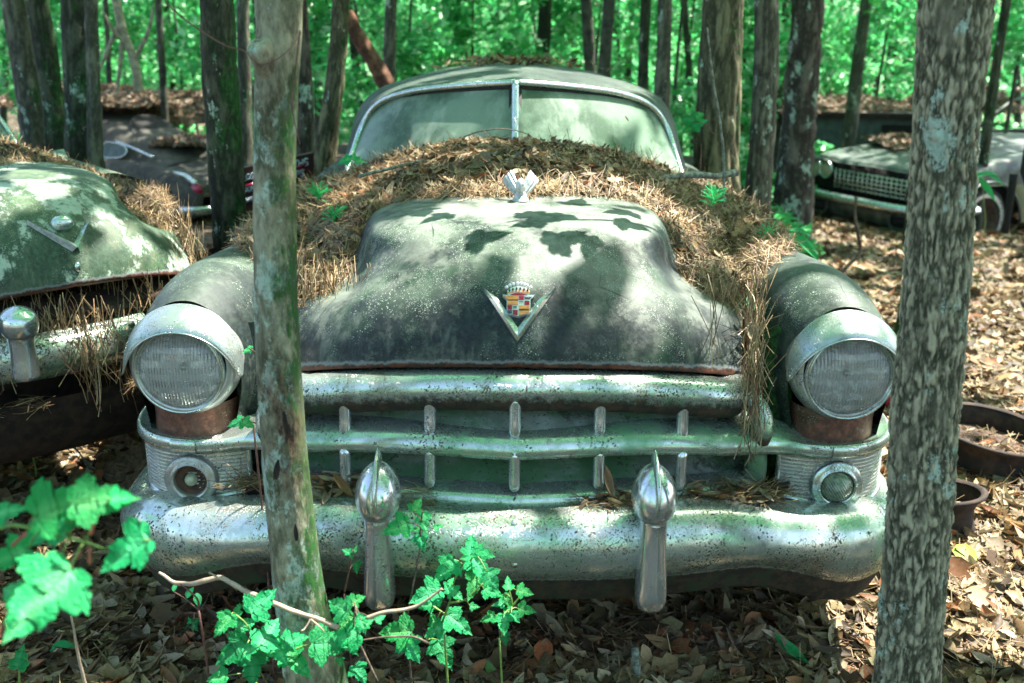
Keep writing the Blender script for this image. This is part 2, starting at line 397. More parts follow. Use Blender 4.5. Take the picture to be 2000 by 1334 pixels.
M['lens'] = m_lens('fluted_lens', film=.42)
t = NT('lamp_bowl'); nn = t.noise(14, 3); t.set((.97, .97, .95), .45, .15); t.bump(nn, .012, .8); M['bowl'] = t.m
t = NT('marker_lens'); rr = t.n('ShaderNodeTexWave', wave_type='RINGS', rings_direction='Y'); rr.inputs['Scale'].default_value = 55
t.link(t.co(), rr.inputs[0]); t.set(t.mix(t.ramp(t.noise(60), .4, .6), (.10, .13, .09), (.22, .26, .17)), .12, 0., .8); t.bump(rr.outputs[1], .0015, .8); M['marker'] = t.m
M['bulb'] = m_simple('frosted_bulb', (.30, .33, .22), .2, 0, .25, 90, .0004)
# fallen leaves and needles: per-piece tint
def m_litter(name, rough=.6, vein=True, trans=.15):
    t = NT(name); a = t.attr(); n = t.noise(130, 4, .7); n2 = t.noise(45, 4)
    c = t.mix(t.mul(t.ramp(n, .4, .7), .35), a, (.02, .013, .008)); c = t.mix(t.mul(t.ramp(n2, .58, .7), .3), c, (.30, .26, .18))
    t.set(c, rough, 0., .35); t.bump(n, .0008, .5)
    tl = t.n('ShaderNodeBsdfTranslucent'); t.link(c, tl.inputs[0]); mx = t.n('ShaderNodeMixShader'); mx.inputs[0].default_value = trans
    t.link(t.b.outputs[0], mx.inputs[1]); t.link(tl.outputs[0], mx.inputs[2]); t.link(mx.outputs[0], t.out.inputs[0]); return t.m
M['litter'] = m_litter('dry_leaf'); M['needle'] = m_litter('dry_needle', .55, False, .05)
def m_leaf(name, trans=.5, gloss=.4, veins=False):
    t = NT(name); a = t.attr()
    n = t.noise(30 if not veins else 3, 4, .6); c = t.mix(t.mul(t.ramp(n, .35, .7), .35), a, t.mix(.5, a, (.015, .10, .03)))
    if veins:
        x = t.math('ABSOLUTE', t.sep(t.co(), 0)); y = t.sep(t.co(), 1); d = None
        for an in (0., 36., 66.):
            k = t.math('ABSOLUTE', t.math('SUBTRACT', t.mul(x, math.cos(R(an))), t.mul(y, math.sin(R(an))))); d = k if d is None else t.math('MINIMUM', d, k)
        v = t.ramp(d, .016, .004); s2 = t.ramp(t.math('SINE', t.mul(t.math('SUBTRACT', y, t.mul(x, .9)), 62.)), .82, .99); vv = t.math('MAXIMUM', v, t.mul(s2, .45))
        c = t.mix(t.mul(vv, .35), c, (.06, .52, .20))
        c = t.mix(t.mul(t.ramp(t.noise(9, 4, .7), .66, .70), t.ramp(t.noise(2.1, 2), .5, .6)), c, (.20, .14, .05))
        t.bump(t.math('SUBTRACT', t.mul(t.noise(14, 3), .4), vv), .03, .5)
    t.set(c, gloss, 0., .22 if veins else .4)
    tl = t.n('ShaderNodeBsdfTranslucent'); t.link(t.mix(.35, c, (.10, .62, .17)), tl.inputs[0]); mx = t.n('ShaderNodeMixShader'); mx.inputs[0].default_value = trans
    t.link(t.b.outputs[0], mx.inputs[1]); t.link(tl.outputs[0], mx.inputs[2]); t.link(mx.outputs[0], t.out.inputs[0]); return t.m
M['leaf'] = m_leaf('fresh_leaf', .42, .42, True); M['forest_leaf'] = m_leaf('forest_leaf', .5, .32)
def m_bark(name, light, dark, moss=.4, lichen=.4, ridged=True, scar=0., lich_col=(.36, .46, .38)):
    t = NT(name); a = t.attr()                       # tint.r = ridge height, g = moss mask, b = free mask
    h = t.n('ShaderNodeSeparateColor'); t.link(a, h.inputs[0]); hr, hg, hb = h.outputs[0], h.outputs[1], h.outputs[2]
    n1 = t.noise((14, 14, 7), 6, .7); n2 = t.noise((70, 70, 28), 5, .7)
    f = t.math('ADD', t.mul(hr, .75), t.mul(t.math('SUBTRACT', n2, .5), 1.1))
    c = t.mix(t.ramp(f, .12, .72), dark, light)
    c = t.mix(t.mul(t.ramp(n1, .5, .68), .6), c, tuple(x * .5 for x in light))
    if lichen:
        l = t.mul(t.ramp(t.noise((7, 7, 4), 7, .75), .64 - .12 * lichen, .68 - .12 * lichen), t.ramp(t.noise(60, 4, .8), .38, .5)); c = t.mix(l, c, lich_col)
    mo = t.mul(t.ramp(t.math('ADD', t.noise((9, 9, 4), 6, .72), t.mul(t.math('SUBTRACT', hg, .5), .28)), .66 - .25 * moss, .74 - .2 * moss), t.ramp(n2, .3, .6, .5, 1.))
    c = t.mix(mo, c, t.mix(t.ramp(n2, .4, .65), (.008, .034, .008), (.024, .10, .020)))
    if scar: c = t.mix(t.mul(hb, t.ramp(t.noise((22, 22, 9), 5, .7), .38, .55)), c, t.mix(t.ramp(n2, .4, .6), (.035, .02, .014), (.16, .11, .07)))
    t.set(c, .85, 0., .2); t.bump(t.math('ADD', n2, n1), .006 if ridged else .0035, .8); return t.m
M['bark_ridge'] = m_bark('ridged_bark', (.40, .365, .25), (.045, .046, .028), .26, .62)
M['bark_smooth'] = m_bark('mottled_smooth_bark', (.36, .35, .24), (.075, .075, .045), .85, 1.0, False, 1.)
M['bark_dark'] = m_bark('dark_mossy_bark', (.085, .09, .062), (.018, .022, .014), .75, .5)
M['bark_oak'] = m_bark('furrowed_oak_bark', (.20, .18, .105), (.04, .038, .022), .45, .2)
M['bark_grey'] = m_bark('grey_forest_bark', (.17, .165, .125), (.045, .045, .035), .35, .55)
M['bark_pine'] = m_bark('scaly_pine_bark', (.14, .115, .095), (.028, .022, .018), .2, .7)
M['bark_thin'] = m_simple('thin_dark_bark', (.035, .038, .028), .9, 0, .5, 9, .003, (.09, .09, .065))
M['dead_red'] = m_simple('rotting_red_wood', (.10, .035, .02), .9, 0, .5, 14, .004, (.2, .09, .05))
M['dead_pale'] = m_simple('bleached_dead_wood', (.33, .29, .21), .8, 0, .35, 25, .002)
M['stick'] = m_simple('grey_stick', (.17, .165, .13), .85, 0, .5, 60, .002, (.26, .30, .24))
M['stick_brown'] = m_simple('brown_stick', (.085, .06, .042), .85, 0, .5, 60, .002, (.18, .13, .09))
M['twig_tan'] = m_simple('tan_twig', (.36, .27, .19), .6, 0, .2, 60, .0005)
M['stem_red'] = m_simple('red_leaf_stem', (.40, .10, .07), .5, 0, .3, 60, .0005)
M['stem_green'] = m_simple('green_stem', (.16, .26, .06), .5, 0, .3, 60, .0005)
M['wire'] = m_simple('rusty_wire', (.12, .055, .04), .7, 0, .4, 60, .001)
# soil under the litter
t = NT('leaf_litter_soil')
v = t.voro(None, vec=t.mix(.12, t.co(22), t.noise(9, 4), 'ADD'), out=1); vd = t.voro(22.)
c = t.mix(t.ramp(t.sep(v, 0), .2, .9), (.035, .024, .014), (.16, .115, .065)); c = t.mix(t.mul(t.ramp(t.sep(v, 1), .6, .8), .6), c, (.22, .15, .11))
c = t.mix(t.ramp(t.noise(1.3, 5), .62, .74), c, (.045, .065, .03)); c = t.mix(t.ramp(t.noise(160, 3), .5, .72), c, (.02, .015, .01))
t.set(c, .9); t.bump(t.math('ADD', t.sep(v, 2), t.noise(90, 4)), .02, .9); M['soil'] = t.m
t = NT('packed_litter')
n = t.noise((40, 40, 40), 6, .75); v = t.voro(70., out=1)
c = t.mix(t.ramp(n, .38, .64), (.03, .02, .012), (.17, .12, .06)); c = t.mix(t.mul(t.sep(v, 0), .4), c, (.22, .16, .09))
t.set(c, .9); t.bump(n, .012, 1.); M['bed'] = t.m
# ------------------------------------------------------------------ the ground
def ground():
    # finer cells close to the camera
    xs = np.concatenate([np.linspace(-60, -6, 28)[:-1], np.linspace(-6, 6, 121), np.linspace(6, 60, 28)[1:]])
    ys = np.concatenate([np.linspace(-30, 0, 16)[:-1], np.linspace(0, 14, 141), np.linspace(14, 90, 40)[1:]])
    X, Y = np.meshgrid(xs, ys); V = np.stack([X.ravel(), Y.ravel(), ground_z(X, Y).ravel()], 1)
    n = np.stack([V[:, 0] * 4, V[:, 1] * 4, V[:, 0] * 0], 1); V[:, 2] += (fbm(n, 3) - .5) * .03
    tag(mk('ground', V, np.array(gridF(len(ys), len(xs))), M['soil']), 'brown forest floor of packed leaf litter under the cars', kind='structure')
ground()

# ------------------------------------------------------------------ the main car
CAR0 = np.array((0.004, 2.2, 0.0))
car = empty('vintage_car', tuple(CAR0)); car.rotation_euler = (0, R(.55), 0)
tag(car, 'dark green-black vintage sedan facing us with round headlights and chrome grille between two trees', 'car')
def part(name, V, F, mat, parent=None, smooth=True, tint=None, label=None):
    o = mk(name, np.asarray(V, float) - CAR0, F, mat, parent or car, smooth, tint)
    if label: o['label'] = label
    return o
HY = lambda pts: [P(u, v, Y) for u, v, Y in pts]
hood_rows = [
    HY([(1003, 719, 2.262), (1110, 719, 2.27), (1210, 720, 2.285), (1290, 722, 2.31), (1345, 724, 2.335), (1395, 727, 2.37), (1441, 730, 2.42)]),
    HY([(1003, 710, 2.245), (1110, 710, 2.255), (1210, 711, 2.275), (1290, 713, 2.30), (1345, 716, 2.33), (1395, 719, 2.37), (1443, 722, 2.42)]),
    HY([(1003, 650, 2.265), (1110, 650, 2.275), (1208, 650, 2.295), (1288, 651, 2.33), (1343, 653, 2.37), (1393, 657, 2.42), (1443, 662, 2.48)]),
    HY([(1003, 590, 2.305), (1110, 590, 2.315), (1206, 590, 2.345), (1284, 591, 2.39), (1337, 596, 2.445), (1390, 601, 2.51), (1443, 603, 2.585)]),
    HY([(1003, 540, 2.355), (1110, 540, 2.37), (1205, 541, 2.41), (1278, 545, 2.47), (1322, 562, 2.535), (1383, 577, 2.61), (1440, 588, 2.68)]),
    HY([(1003, 490, 2.43), (1108, 490, 2.445), (1203, 492, 2.49), (1270, 500, 2.56), (1306, 527, 2.64), (1375, 556, 2.74), (1440, 570, 2.82)]),
    HY([(1003, 450, 2.52), (1105, 450, 2.53), (1202, 451, 2.57), (1275, 459, 2.63), (1309, 494, 2.73), (1370, 536, 2.87), (1440, 551, 2.94)]),
    HY([(1003, 415, 2.67), (1103, 415, 2.68), (1202, 418, 2.71), (1278, 431, 2.78), (1312, 470, 2.88), (1366, 515, 3.03), (1438, 530, 3.09)]),
    HY([(1003, 388, 2.87), (1100, 389, 2.88), (1198, 394, 2.91), (1268, 407, 2.96), (1306, 447, 3.05), (1358, 485, 3.2), (1430, 500, 3.25)]),
    [(0, 3.30, 1.168), (.16, 3.31, 1.160), (.30, 3.33, 1.132), (.40, 3.36, 1.085), (.47, 3.4, 1.03), (.56, 3.44, .99), (.66, 3.48, .975)],
    [(0, 3.88, 1.17), (.16, 3.88, 1.164), (.31, 3.88, 1.143), (.43, 3.88, 1.105), (.53, 3.88, 1.06), (.62, 3.88, 1.02), (.70, 3.88, 1.0)],
]
hV, hF = patch(hood_rows, 110, 121)
lip = np.zeros((len(hV), 3)); nvh = 121
lip[:, 0] = (hV[:, 2].reshape(110, nvh) - hV[:, 2].reshape(110, nvh)[4]).ravel(); lip[:, 0] = np.clip(lip[:, 0] + .004, 0, 1)
# a faint crease down the middle of the nose
hV[:, 2] += .0025 * np.exp(-(hV[:, 0] / .012) ** 2)
hood = part('hood', hV, hF, M['hood'], tint=lip)

fs = [  # fender cross-sections: Y, then (x,z) from the inner bottom over the crest to the outer bottom
    (2.415, [(.715, .42), (.705, .62), (.682, .75), (.70, .88), (.755, .940), (.81, .958), (.868, .940), (.925, .88), (.945, .79), (.918, .62), (.905, .42)]),
    (2.50, [(.69, .42), (.68, .62), (.662, .76), (.685, .90), (.745, .966), (.808, .986), (.872, .966), (.935, .90), (.966, .79), (.952, .62), (.945, .42)]),
    (2.62, [(.66, .42), (.65, .62), (.642, .77), (.665, .91), (.73, .984), (.803, 1.004), (.876, .983), (.945, .91), (.984, .79), (.98, .62), (.98, .42)]),
    (2.80, [(.65, .42), (.64, .62), (.635, .78), (.66, .92), (.725, .974), (.80, .993), (.878, .974), (.95, .905), (.994, .80), (1.0, .62), (1.0, .42)]),
    (3.2, [(.66, .42), (.655, .62), (.655, .77), (.675, .885), (.735, .945), (.80, .960), (.88, .945), (.955, .875), (1.0, .77), (1.01, .62), (1.01, .42)]),
    (3.95, [(.70, .42), (.70, .62), (.70, .79), (.71, .90), (.75, .94), (.80, .948), (.88, .935), (.955, .865), (1.0, .76), (1.01, .62), (1.01, .42)])]
for sx in (-1, 1):
    rows = [[(sx * x, Y, z) for x, z in sec] for Y, sec in fs]
    V, F = patch(rows, 40, 50, mirror=False)
    f = part('fender', V, F, M['body'])
    # rust-brown neck under the lamp, moss on its inner side
    th = np.linspace(-.15, 1.12, 24) * np.pi; nk = []
    for z, rr in ((.70, .108), (.66, .105), (.62, .107), (.585, .112)):
        nk += [(sx * (.812 - .99 * rr * math.cos(a)), 2.462 - rr * math.sin(a) * .9, z) for a in th]
    part('lamp_neck', nk, gridF(4, 24), M['rustneck'], f, label='rusted brown metal neck below the headlight')
    # inner filler between grille and fender
    V = [];
    for z in (.44, .55, .66, .78, .88):
        for x, y in ((.54, 2.60), (.60, 2.50), (.66, 2.47), (.71, 2.455)):
            V.append((sx * (x + .01 * (z - .6)), y + (z - .6) * .12, z))
    part('inner_panel', V, gridF(5, 4), M['moss'] if sx > 0 else M['body'], f)
# cowl and body behind the hood
rows = [[(0, 3.86, 1.15), (.35, 3.87, 1.12), (.62, 3.9, .985), (.80, 3.95, .94)], [(0, 4.1, 1.12), (.35, 4.15, 1.09), (.62, 4.3, 1.01), (.82, 4.4, .95)], [(0, 4.3, 1.0), (.35, 4.35, 1.0), (.62, 4.45, 1.0), (.85, 4.6, 1.0)]]
V, F = patch(rows, 12, 41); part('cowl', V, F, M['body'])
for sx in (-1, 1):
    rows = [[(sx * .70, y, zt), (sx * .84, y, zt - .01), (sx * xo * .975, y, zt - .08), (sx * xo, y, .75), (sx * xo, y, .35)] for y, xo, zt in ((3.9, 1.0, .955), (4.5, .99, .97), (5.5, .97, .98), (6.4, .94, .96), (7.0, .86, .88), (7.25, .72, .72))]
    V, F = patch(rows, 40, 20, mirror=False); part('body_side', V, F, M['body'])
trimP = [P(1003, 160, 4.10), P(1100, 167, 4.18), P(1203, 180, 4.29), P(1266, 203, 4.38), P(1297, 242, 4.41), P(1315, 292, 4.36), P(1331, 342, 4.27)]
trimP = [(p[0] - .006, p[1], p[2]) for p in trimP]; trimP[0] = (0,) + trimP[0][1:]
# glass: ruled between the header and the hidden lower edge
tr = catmull(trimP, 60)
for sx in (-1, 1):
    V = []; xs = np.linspace(.006, .995, 34) * .70
    for x in xs:
        i = np.searchsorted(tr[:, 0], x); i = min(max(i, 1), len(tr) - 1); w = (x - tr[i - 1, 0]) / (tr[i, 0] - tr[i - 1, 0] + 1e-9)
        tp = tr[i - 1] * (1 - w) + tr[i] * w; yb = 3.93 + .33 * (x / .7) ** 1.7; zb = min(1.03, tp[2] - .002)
        for k in np.linspace(0, 1, 8):
            V.append((sx * x, yb * (1 - k) + (tp[1] + .012) * k - .012 * math.sin(math.pi * k), zb * (1 - k) + tp[2] * k))
    part('windscreen_pane', V, gridF(34, 8), M['dusty'])
    s_ = [(sx * p[0], p[1] - .008, p[2]) for p in trimP]
    V, F = tube(s_, [.0125] * len(s_), 8, 60); o = part('windscreen_trim', V, F, M['trim'])
    s_ = [(sx * p[0] * .972, p[1] + .0, p[2] - .018) for p in trimP]
    V, F = tube(s_, [.010] * len(s_), 8, 60); part('rubber_seal', V, F, M['rubber'], o)
V, F = tube([(0, 3.93, 1.04), (0, 4.02, 1.22), (0, 4.09, 1.405)], [.014, .014, .014], 10, 20); dv = part('windscreen_divider', V, F, M['trim'])
V, F = box((0, 4.03, 1.225), (.050, .02, .36)); V[:, 1] += (V[:, 2] - 1.2) * .42; part('divider_gasket', V, F, M['rubber'], dv)
def up(p, dz, dy, k=1.0): return (p[0] * k, p[1] + dy, p[2] + dz)
roof_rows = [[up(p, .012, .008, 1.012) for p in trimP],
    [P(1003, 146, 4.30), P(1108, 153, 4.36), P(1212, 169, 4.44), P(1276, 195, 4.50), P(1308, 237, 4.52), P(1326, 290, 4.48), P(1340, 345, 4.42)],
    [P(1003, 131, 4.65), P(1112, 138, 4.70), P(1218, 158, 4.77), P(1280, 186, 4.80), P(1311, 232, 4.80), P(1320, 285, 4.78), P(1336, 340, 4.74)],
    [P(1003, 127, 5.05), P(1112, 134, 5.1), P(1208, 157, 5.15), P(1262, 184, 5.15), P(1293, 232, 5.15), P(1306, 280, 5.15), P(1316, 325, 5.15)],
    [(0, 5.9, 1.40), (.27, 5.9, 1.385), (.48, 5.9, 1.34), (.58, 5.9, 1.27), (.64, 5.9, 1.17), (.68, 5.9, 1.07), (.72, 5.9, .97)],
    [(0, 6.5, 1.20), (.25, 6.5, 1.19), (.44, 6.45, 1.16), (.54, 6.4, 1.11), (.60, 6.4, 1.05), (.65, 6.4, 1.0), (.70, 6.4, .95)],
    [(0, 7.1, .95), (.25, 7.1, .945), (.44, 7.1, .93), (.54, 7.05, .91), (.62, 7.0, .90), (.68, 7.0, .88), (.74, 6.95, .86)]]
V, F = patch(roof_rows, 60, 81); part('roof', V, F, M['body'])
V = []
for y in (4.5, 5.9):
    for x in (-.6, .6):
        for z in (.6, 1.25): V.append((x, y, z))
V, F = box((0, 4.95, .78), (1.15, .35, .40)); part('front_seat', V, F, M['interior'])
for sx in (-1, 1):
    for y in (2.98, 6.1):
        V, F = lathe([(.02, -.09), (.19, -.09), (.20, -.11), (.31, -.11), (.335, -.06), (.335, .06), (.31, .10), (.2, .10), (.19, .08), (.02, .08)], 28, 'x', center=(sx * .80, y, .25))
        w = part('wheel', V, F, M['rubber'])

# grille ---------------------------------------------------------------
p_up = [(0, 2.232), (.10, 2.243), (.30, 2.268), (.48, 2.302), (.545, 2.345), (.565, 2.42)]
zup = lambda x, z: z - .050 * (x / .55) ** 2
pr = [(-.06, .836), (-.02, .838), (.004, .831), (.018, .812), (.021, .79), (.012, .762), (-.010, .743), (-.05, .742)]
V, F = sweep(p_up, pr, 60, zf=zup, nprof=24); part('upper_grille_bar', V, F, M['bar'])
# dark slot above the bar
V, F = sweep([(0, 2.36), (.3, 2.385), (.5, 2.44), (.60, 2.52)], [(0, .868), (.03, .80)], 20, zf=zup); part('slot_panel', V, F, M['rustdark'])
p_mid = [(0, 2.205), (.10, 2.218), (.30, 2.245), (.48, 2.275), (.60, 2.312), (.67, 2.325), (.73, 2.315), (.81, 2.318), (.88, 2.345), (.935, 2.40), (.965, 2.49), (.972, 2.62)]
zmid = lambda x, z: z - .034 * float(sm(.25, .78, x)) - (.050 * float(sm(.668, .706, z)) * float(sm(.62, .72, x)))
pr = [(-.12, .706), (-.07, .701), (-.03, .694), (-.006, .684), (.008, .668), (.011, .652), (.006, .640), (-.004, .634), (-.05, .632)]
V, F = sweep(p_mid, pr, 90, zf=zmid, nprof=30); midbar = part('middle_grille_bar', V, F, M['bar2'])
def shelfp(z0, z1, ytop): # sloping floor, then the rear wall
    return [(-.012, z0 - .004), (-.05, z0 + .016), (-.09, z0 + .046), (-.12, z0 + .080), (-.13, z1)]
sp = [(0, 2.205), (.10, 2.218), (.30, 2.245), (.48, 2.275), (.60, 2.312), (.66, 2.36)]
V, F = sweep(sp, shelfp(.688, .80, 0), 60, zf=zup, nprof=20); part('upper_grille_shelf', V, F, M['shelf'])
pr = [(-.004, .545), (-.04, .562), (-.08, .594), (-.11, .630), (-.12, .68)]
V, F = sweep(sp, pr, 60, zf=zup, nprof=20); part('lower_grille_shelf', V, F, M['shelf'])
pr = [(-.05, .56), (-.012, .551), (.004, .538), (.006, .52), (.0, .50), (-.03, .485)]
V, F = sweep([(0, 2.195), (.1, 2.205), (.3, 2.24), (.48, 2.28), (.58, 2.33), (.64, 2.42)], pr, 60, zf=lambda x, z: z - .012 * (x / .55) ** 2, nprof=18); part('lower_grille_bar', V, F, M['bar2'])
for x in (-.405, -.2, 0, .2, .4):
    yy = 2.228 + .055 * (abs(x) / .4); dz = -.16 * x * x
    V, F = tube([(x, yy, .785 + dz), (x, yy, .74 + dz), (x, yy - .004, .700 + dz), (x, yy - .002, .684 + dz)], [.0148, .0148, .0145, .006], 14, 12); part('grille_post', V, F, M['guard'])
for x in (-.405, -.2, 0, .2, .4):
    yy = 2.208 + .055 * (abs(x) / .4); dz = -.12 * x * x
    V, F = tube([(x, yy, .66 + dz), (x, yy, .60 + dz), (x, yy - .003, .570 + dz), (x, yy, .556 + dz)], [.0142, .0142, .0138, .006], 14, 12); part('grille_post', V, F, M['guard'])
for sx in (-1, 1):
    V, F = tube([(sx * .548, 2.345, .745), (sx * .580, 2.338, .735), (sx * .598, 2.325, .705), (sx * .602, 2.312, .670), (sx * .602, 2.315, .640)], [.020, .025, .027, .025, .018], 14, 24); part('grille_end_cap', V, F, M['bar'])
    V, F = tube([(sx * .60, 2.36, .62), (sx * .602, 2.352, .56), (sx * .602, 2.36, .50)], [.026, .028, .026], 14, 12); part('grille_end_cap', V, F, M['shelf'])
# joint clasp on the middle bar over each marker lamp
for sx in (-1, 1):
    V, F = sweep([(.775, 2.315), (.805, 2.316), (.835, 2.323)], [(-.05, .705), (-.006, .690), (.012, .670), (.016, .652), (.010, .638), (-.01, .628)], 9, mirror=False, zf=zmid, nprof=14); V[:, 0] *= sx
    part('bar_clasp', V, F, M['chrome'], midbar)

# marker lamps ---------------------------------------------------------
pp = [(.665, 2.372), (.70, 2.358), (.75, 2.346), (.81, 2.345), (.87, 2.362), (.915, 2.395), (.948, 2.45), (.96, 2.53)]
for sx in (-1, 1):
    t_ = empty('marker_lamp', (0, 0, 0)); t_.parent = car
    if sx < 0: t_['label'] = 'marker lamp with its lens gone and a bare bulb in a rusty ring'
    prof = [(-.012, .606)]; nr = 13
    for k in range(nr):
        z = .598 - k * .0098; prof += [(.0, z), (.0042, z - .0022), (.0042, z - .0050), (0, z - .0072), (-.001, z - .0085)]
    prof += [(-.012, .470)]
    V, F = sweep(pp, prof, 34, mirror=False); V[:, 0] *= sx
    # the lower inner corner steps in, as on the stamped plate
    part('ribbed_panel', V, F, M['panel'], t_, smooth=False)
    fr = [(.004, .470), (.010, .464), (.012, .452), (.004, .444), (-.03, .440)]
    V, F = sweep(pp, fr, 34, mirror=False, nprof=12, zf=lambda x, z: z + .016 * float(sm(.80, .67, x)) + .008 * float(sm(.86, .95, x))); V[:, 0] *= sx; part('panel_frame', V, F, M['chrome'], t_)
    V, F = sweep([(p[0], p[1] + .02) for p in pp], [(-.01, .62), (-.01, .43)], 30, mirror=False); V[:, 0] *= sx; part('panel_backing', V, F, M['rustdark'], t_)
    for x0, y0 in ((.662, 2.366), (.957, 2.52)):
        V, F = tube([(sx * x0, y0, .607), (sx * x0, y0 - .004, .54), (sx * x0, y0, .466)], [.007] * 3, 8, 8); part('panel_edge', V, F, M['chrome'], t_)
    c = (sx * .802, 2.338, .520)
    V, F = lathe([(.066, -.015), (.066, .008), (.061, .016), (.053, .014), (.047, .020), (.044, .022), (.040, .010), (.039, -.012)], 40, 'y', center=c); V[:, 0] += 0; part('lamp_ring', V, F, M['chrome'] if sx > 0 else M['rim'], t_)
    if sx > 0:
        V, F = lathe([(.040, .010), (.037, .020), (.028, .034), (.015, .045), (.006, .050), (.0005, .0505)], 36, 'y', center=c); part('lamp_lens', V, F, M['marker'], t_)
        for a in (R(10), R(190)):
            V, F = lathe([(.0045, .019), (.0040, .022), (.0003, .0225)], 10, 'y', center=(c[0] + .046 * math.cos(a), c[1], c[2] + .046 * math.sin(a))); part('lamp_screw', V, F, M['chrome'], t_)
    else:
        V, F = lathe([(.043, .016), (.040, .004), (.030, -.002), (.022, .002), (.020, -.004), (.0005, -.004)], 36, 'y', center=c); part('rusty_socket', V, F, M['rust'], t_)
        V, F = ellipsoid((c[0], c[1] - .004, c[2]), (.0165, .018, .0165)); part('bulb', V, F, M['bulb'], t_)

# headlamps ------------------------------------------------------------
for sx in (-1, 1):
    t_ = empty('headlamp', (0, 0, 0)); t_.parent = car
    c = np.array((sx * .812, 2.372, .808)); RO = .135
    # outer shell: flares from the fender, wide chrome ring, then the seat of the lens
    V, F = lathe([(RO - .004, -.10), (RO + .001, -.05), (RO, -.02), (RO - .006, .000), (.118, .012), (.110, .010), (.107, .0)], 64, 'y', center=c); part('lamp_rim', V, F, M['rim'], t_)
    lc = c + np.array((sx * .006, 0, -.014))
    V, F = lathe([(.112, .004), (.110, .012), (.106, .014), (.1035, .010), (.1025, .004), (.1005, .010), (.0985, .010), (.0975, .0)], 64, 'y', center=lc); part('lamp_bezel', V, F, M['trim'], t_)
    V, F = lathe([(.099, .004), (.092, .014), (.075, .024), (.05, .032), (.025, .036), (.0005, .037)], 56, 'y', center=lc); part('lamp_lens', V, F, M['lens'], t_)
    V, F = lathe([(.101, .003), (.092, -.02), (.07, -.045), (.045, -.06), (.02, -.067), (.0005, -.068)], 48, 'y', center=lc); part('lamp_bowl', V, F, M['bowl'], t_)
    V, F = ellipsoid(lc + np.array((0, .03, .0)), (.011, .016, .011)); part('lamp_bulb_shield', V, F, M['chrome'], t_)
    # visor: crescent brow ending in points a little below centre
    nA, nR = 61, 9; V = []
    A = np.linspace(R(-10), R(190), nA)
    for a in A:
        w = max(0., math.sin((a - R(-10)) / R(200) * math.pi)) ** .62
        for k in range(nR):
            s = k / (nR - 1)
            r = RO + .008 - s * .050 * w + .006 * (1 - w)
            y = -.035 + s * .0 + (.012 + .072 * w) * math.sin(s * math.pi / 2) ** .8 + .035 * (1 - w)
            V.append((c[0] + r * math.cos(a), c[1] - y, c[2] + r * math.sin(a) * (1.0) + .002))
    # rolled under-edge
    for a, base in zip(A, range(nA)):
        pass
    V = np.array(V); F = gridF(nA, nR)
    part('lamp_visor', V, F, M['visor'], t_)
    e = V.reshape(nA, nR, 3)[:, -1]; V2, F2 = tube(e, .0022, 6); part('visor_edge', V2, F2, M['trim'], t_)

# bumper ---------------------------------------------------------------
p_b = [(0, 2.125), (.15, 2.13), (.32, 2.142), (.50, 2.170), (.65, 2.20), (.78, 2.235), (.89, 2.285), (.962, 2.36), (.992, 2.46), (1.0, 2.62), (.998, 2.78)]
def zb(x, z):
    low = float(sm(.50, .37, z))
    return z - .052 * float(sm(.40, .86, x)) + low * (.024 * math.exp(-((x - .60) / .13) ** 2) - .024 * float(sm(.68, .88, x))) - .015 * float(sm(.90, .98, x)) * (1 - low) + .03 * low * float(sm(.93, .98, x))
pr = [(-.10, .528), (-.06, .532), (-.025, .530), (.0, .518), (.020, .495), (.032, .465), (.034, .435), (.026, .405), (.013, .384), (.004, .374), (-.002, .366), (-.010, .345), (-.022, .318), (-.032, .298), (-.05, .290), (-.07, .292)]
V, F = sweep(p_b, pr, 120, zf=zb, nprof=56)
# dents and waviness of old sheet
nz = (fbm(V * np.array((5, 5, 9)), 3) - .5) * .006; V[:, 1] += nz
kk = np.tile(np.arange(56), len(V) // 56); bumper = part('front_bumper', V, F, M['bumper'], tint=np.stack([np.clip((kk - 34) / 5., 0, 1)] * 3, 1))
for x, z in ((.002, .425), (.0, .513)):
    V, F = lathe([(.0085, 0), (.0075, .003), (.0004, .0045)], 14, 'y', center=(x, 2.095 if z < .5 else 2.122, z)); part('bumper_bolt', V, F, M['chrome'], bumper)
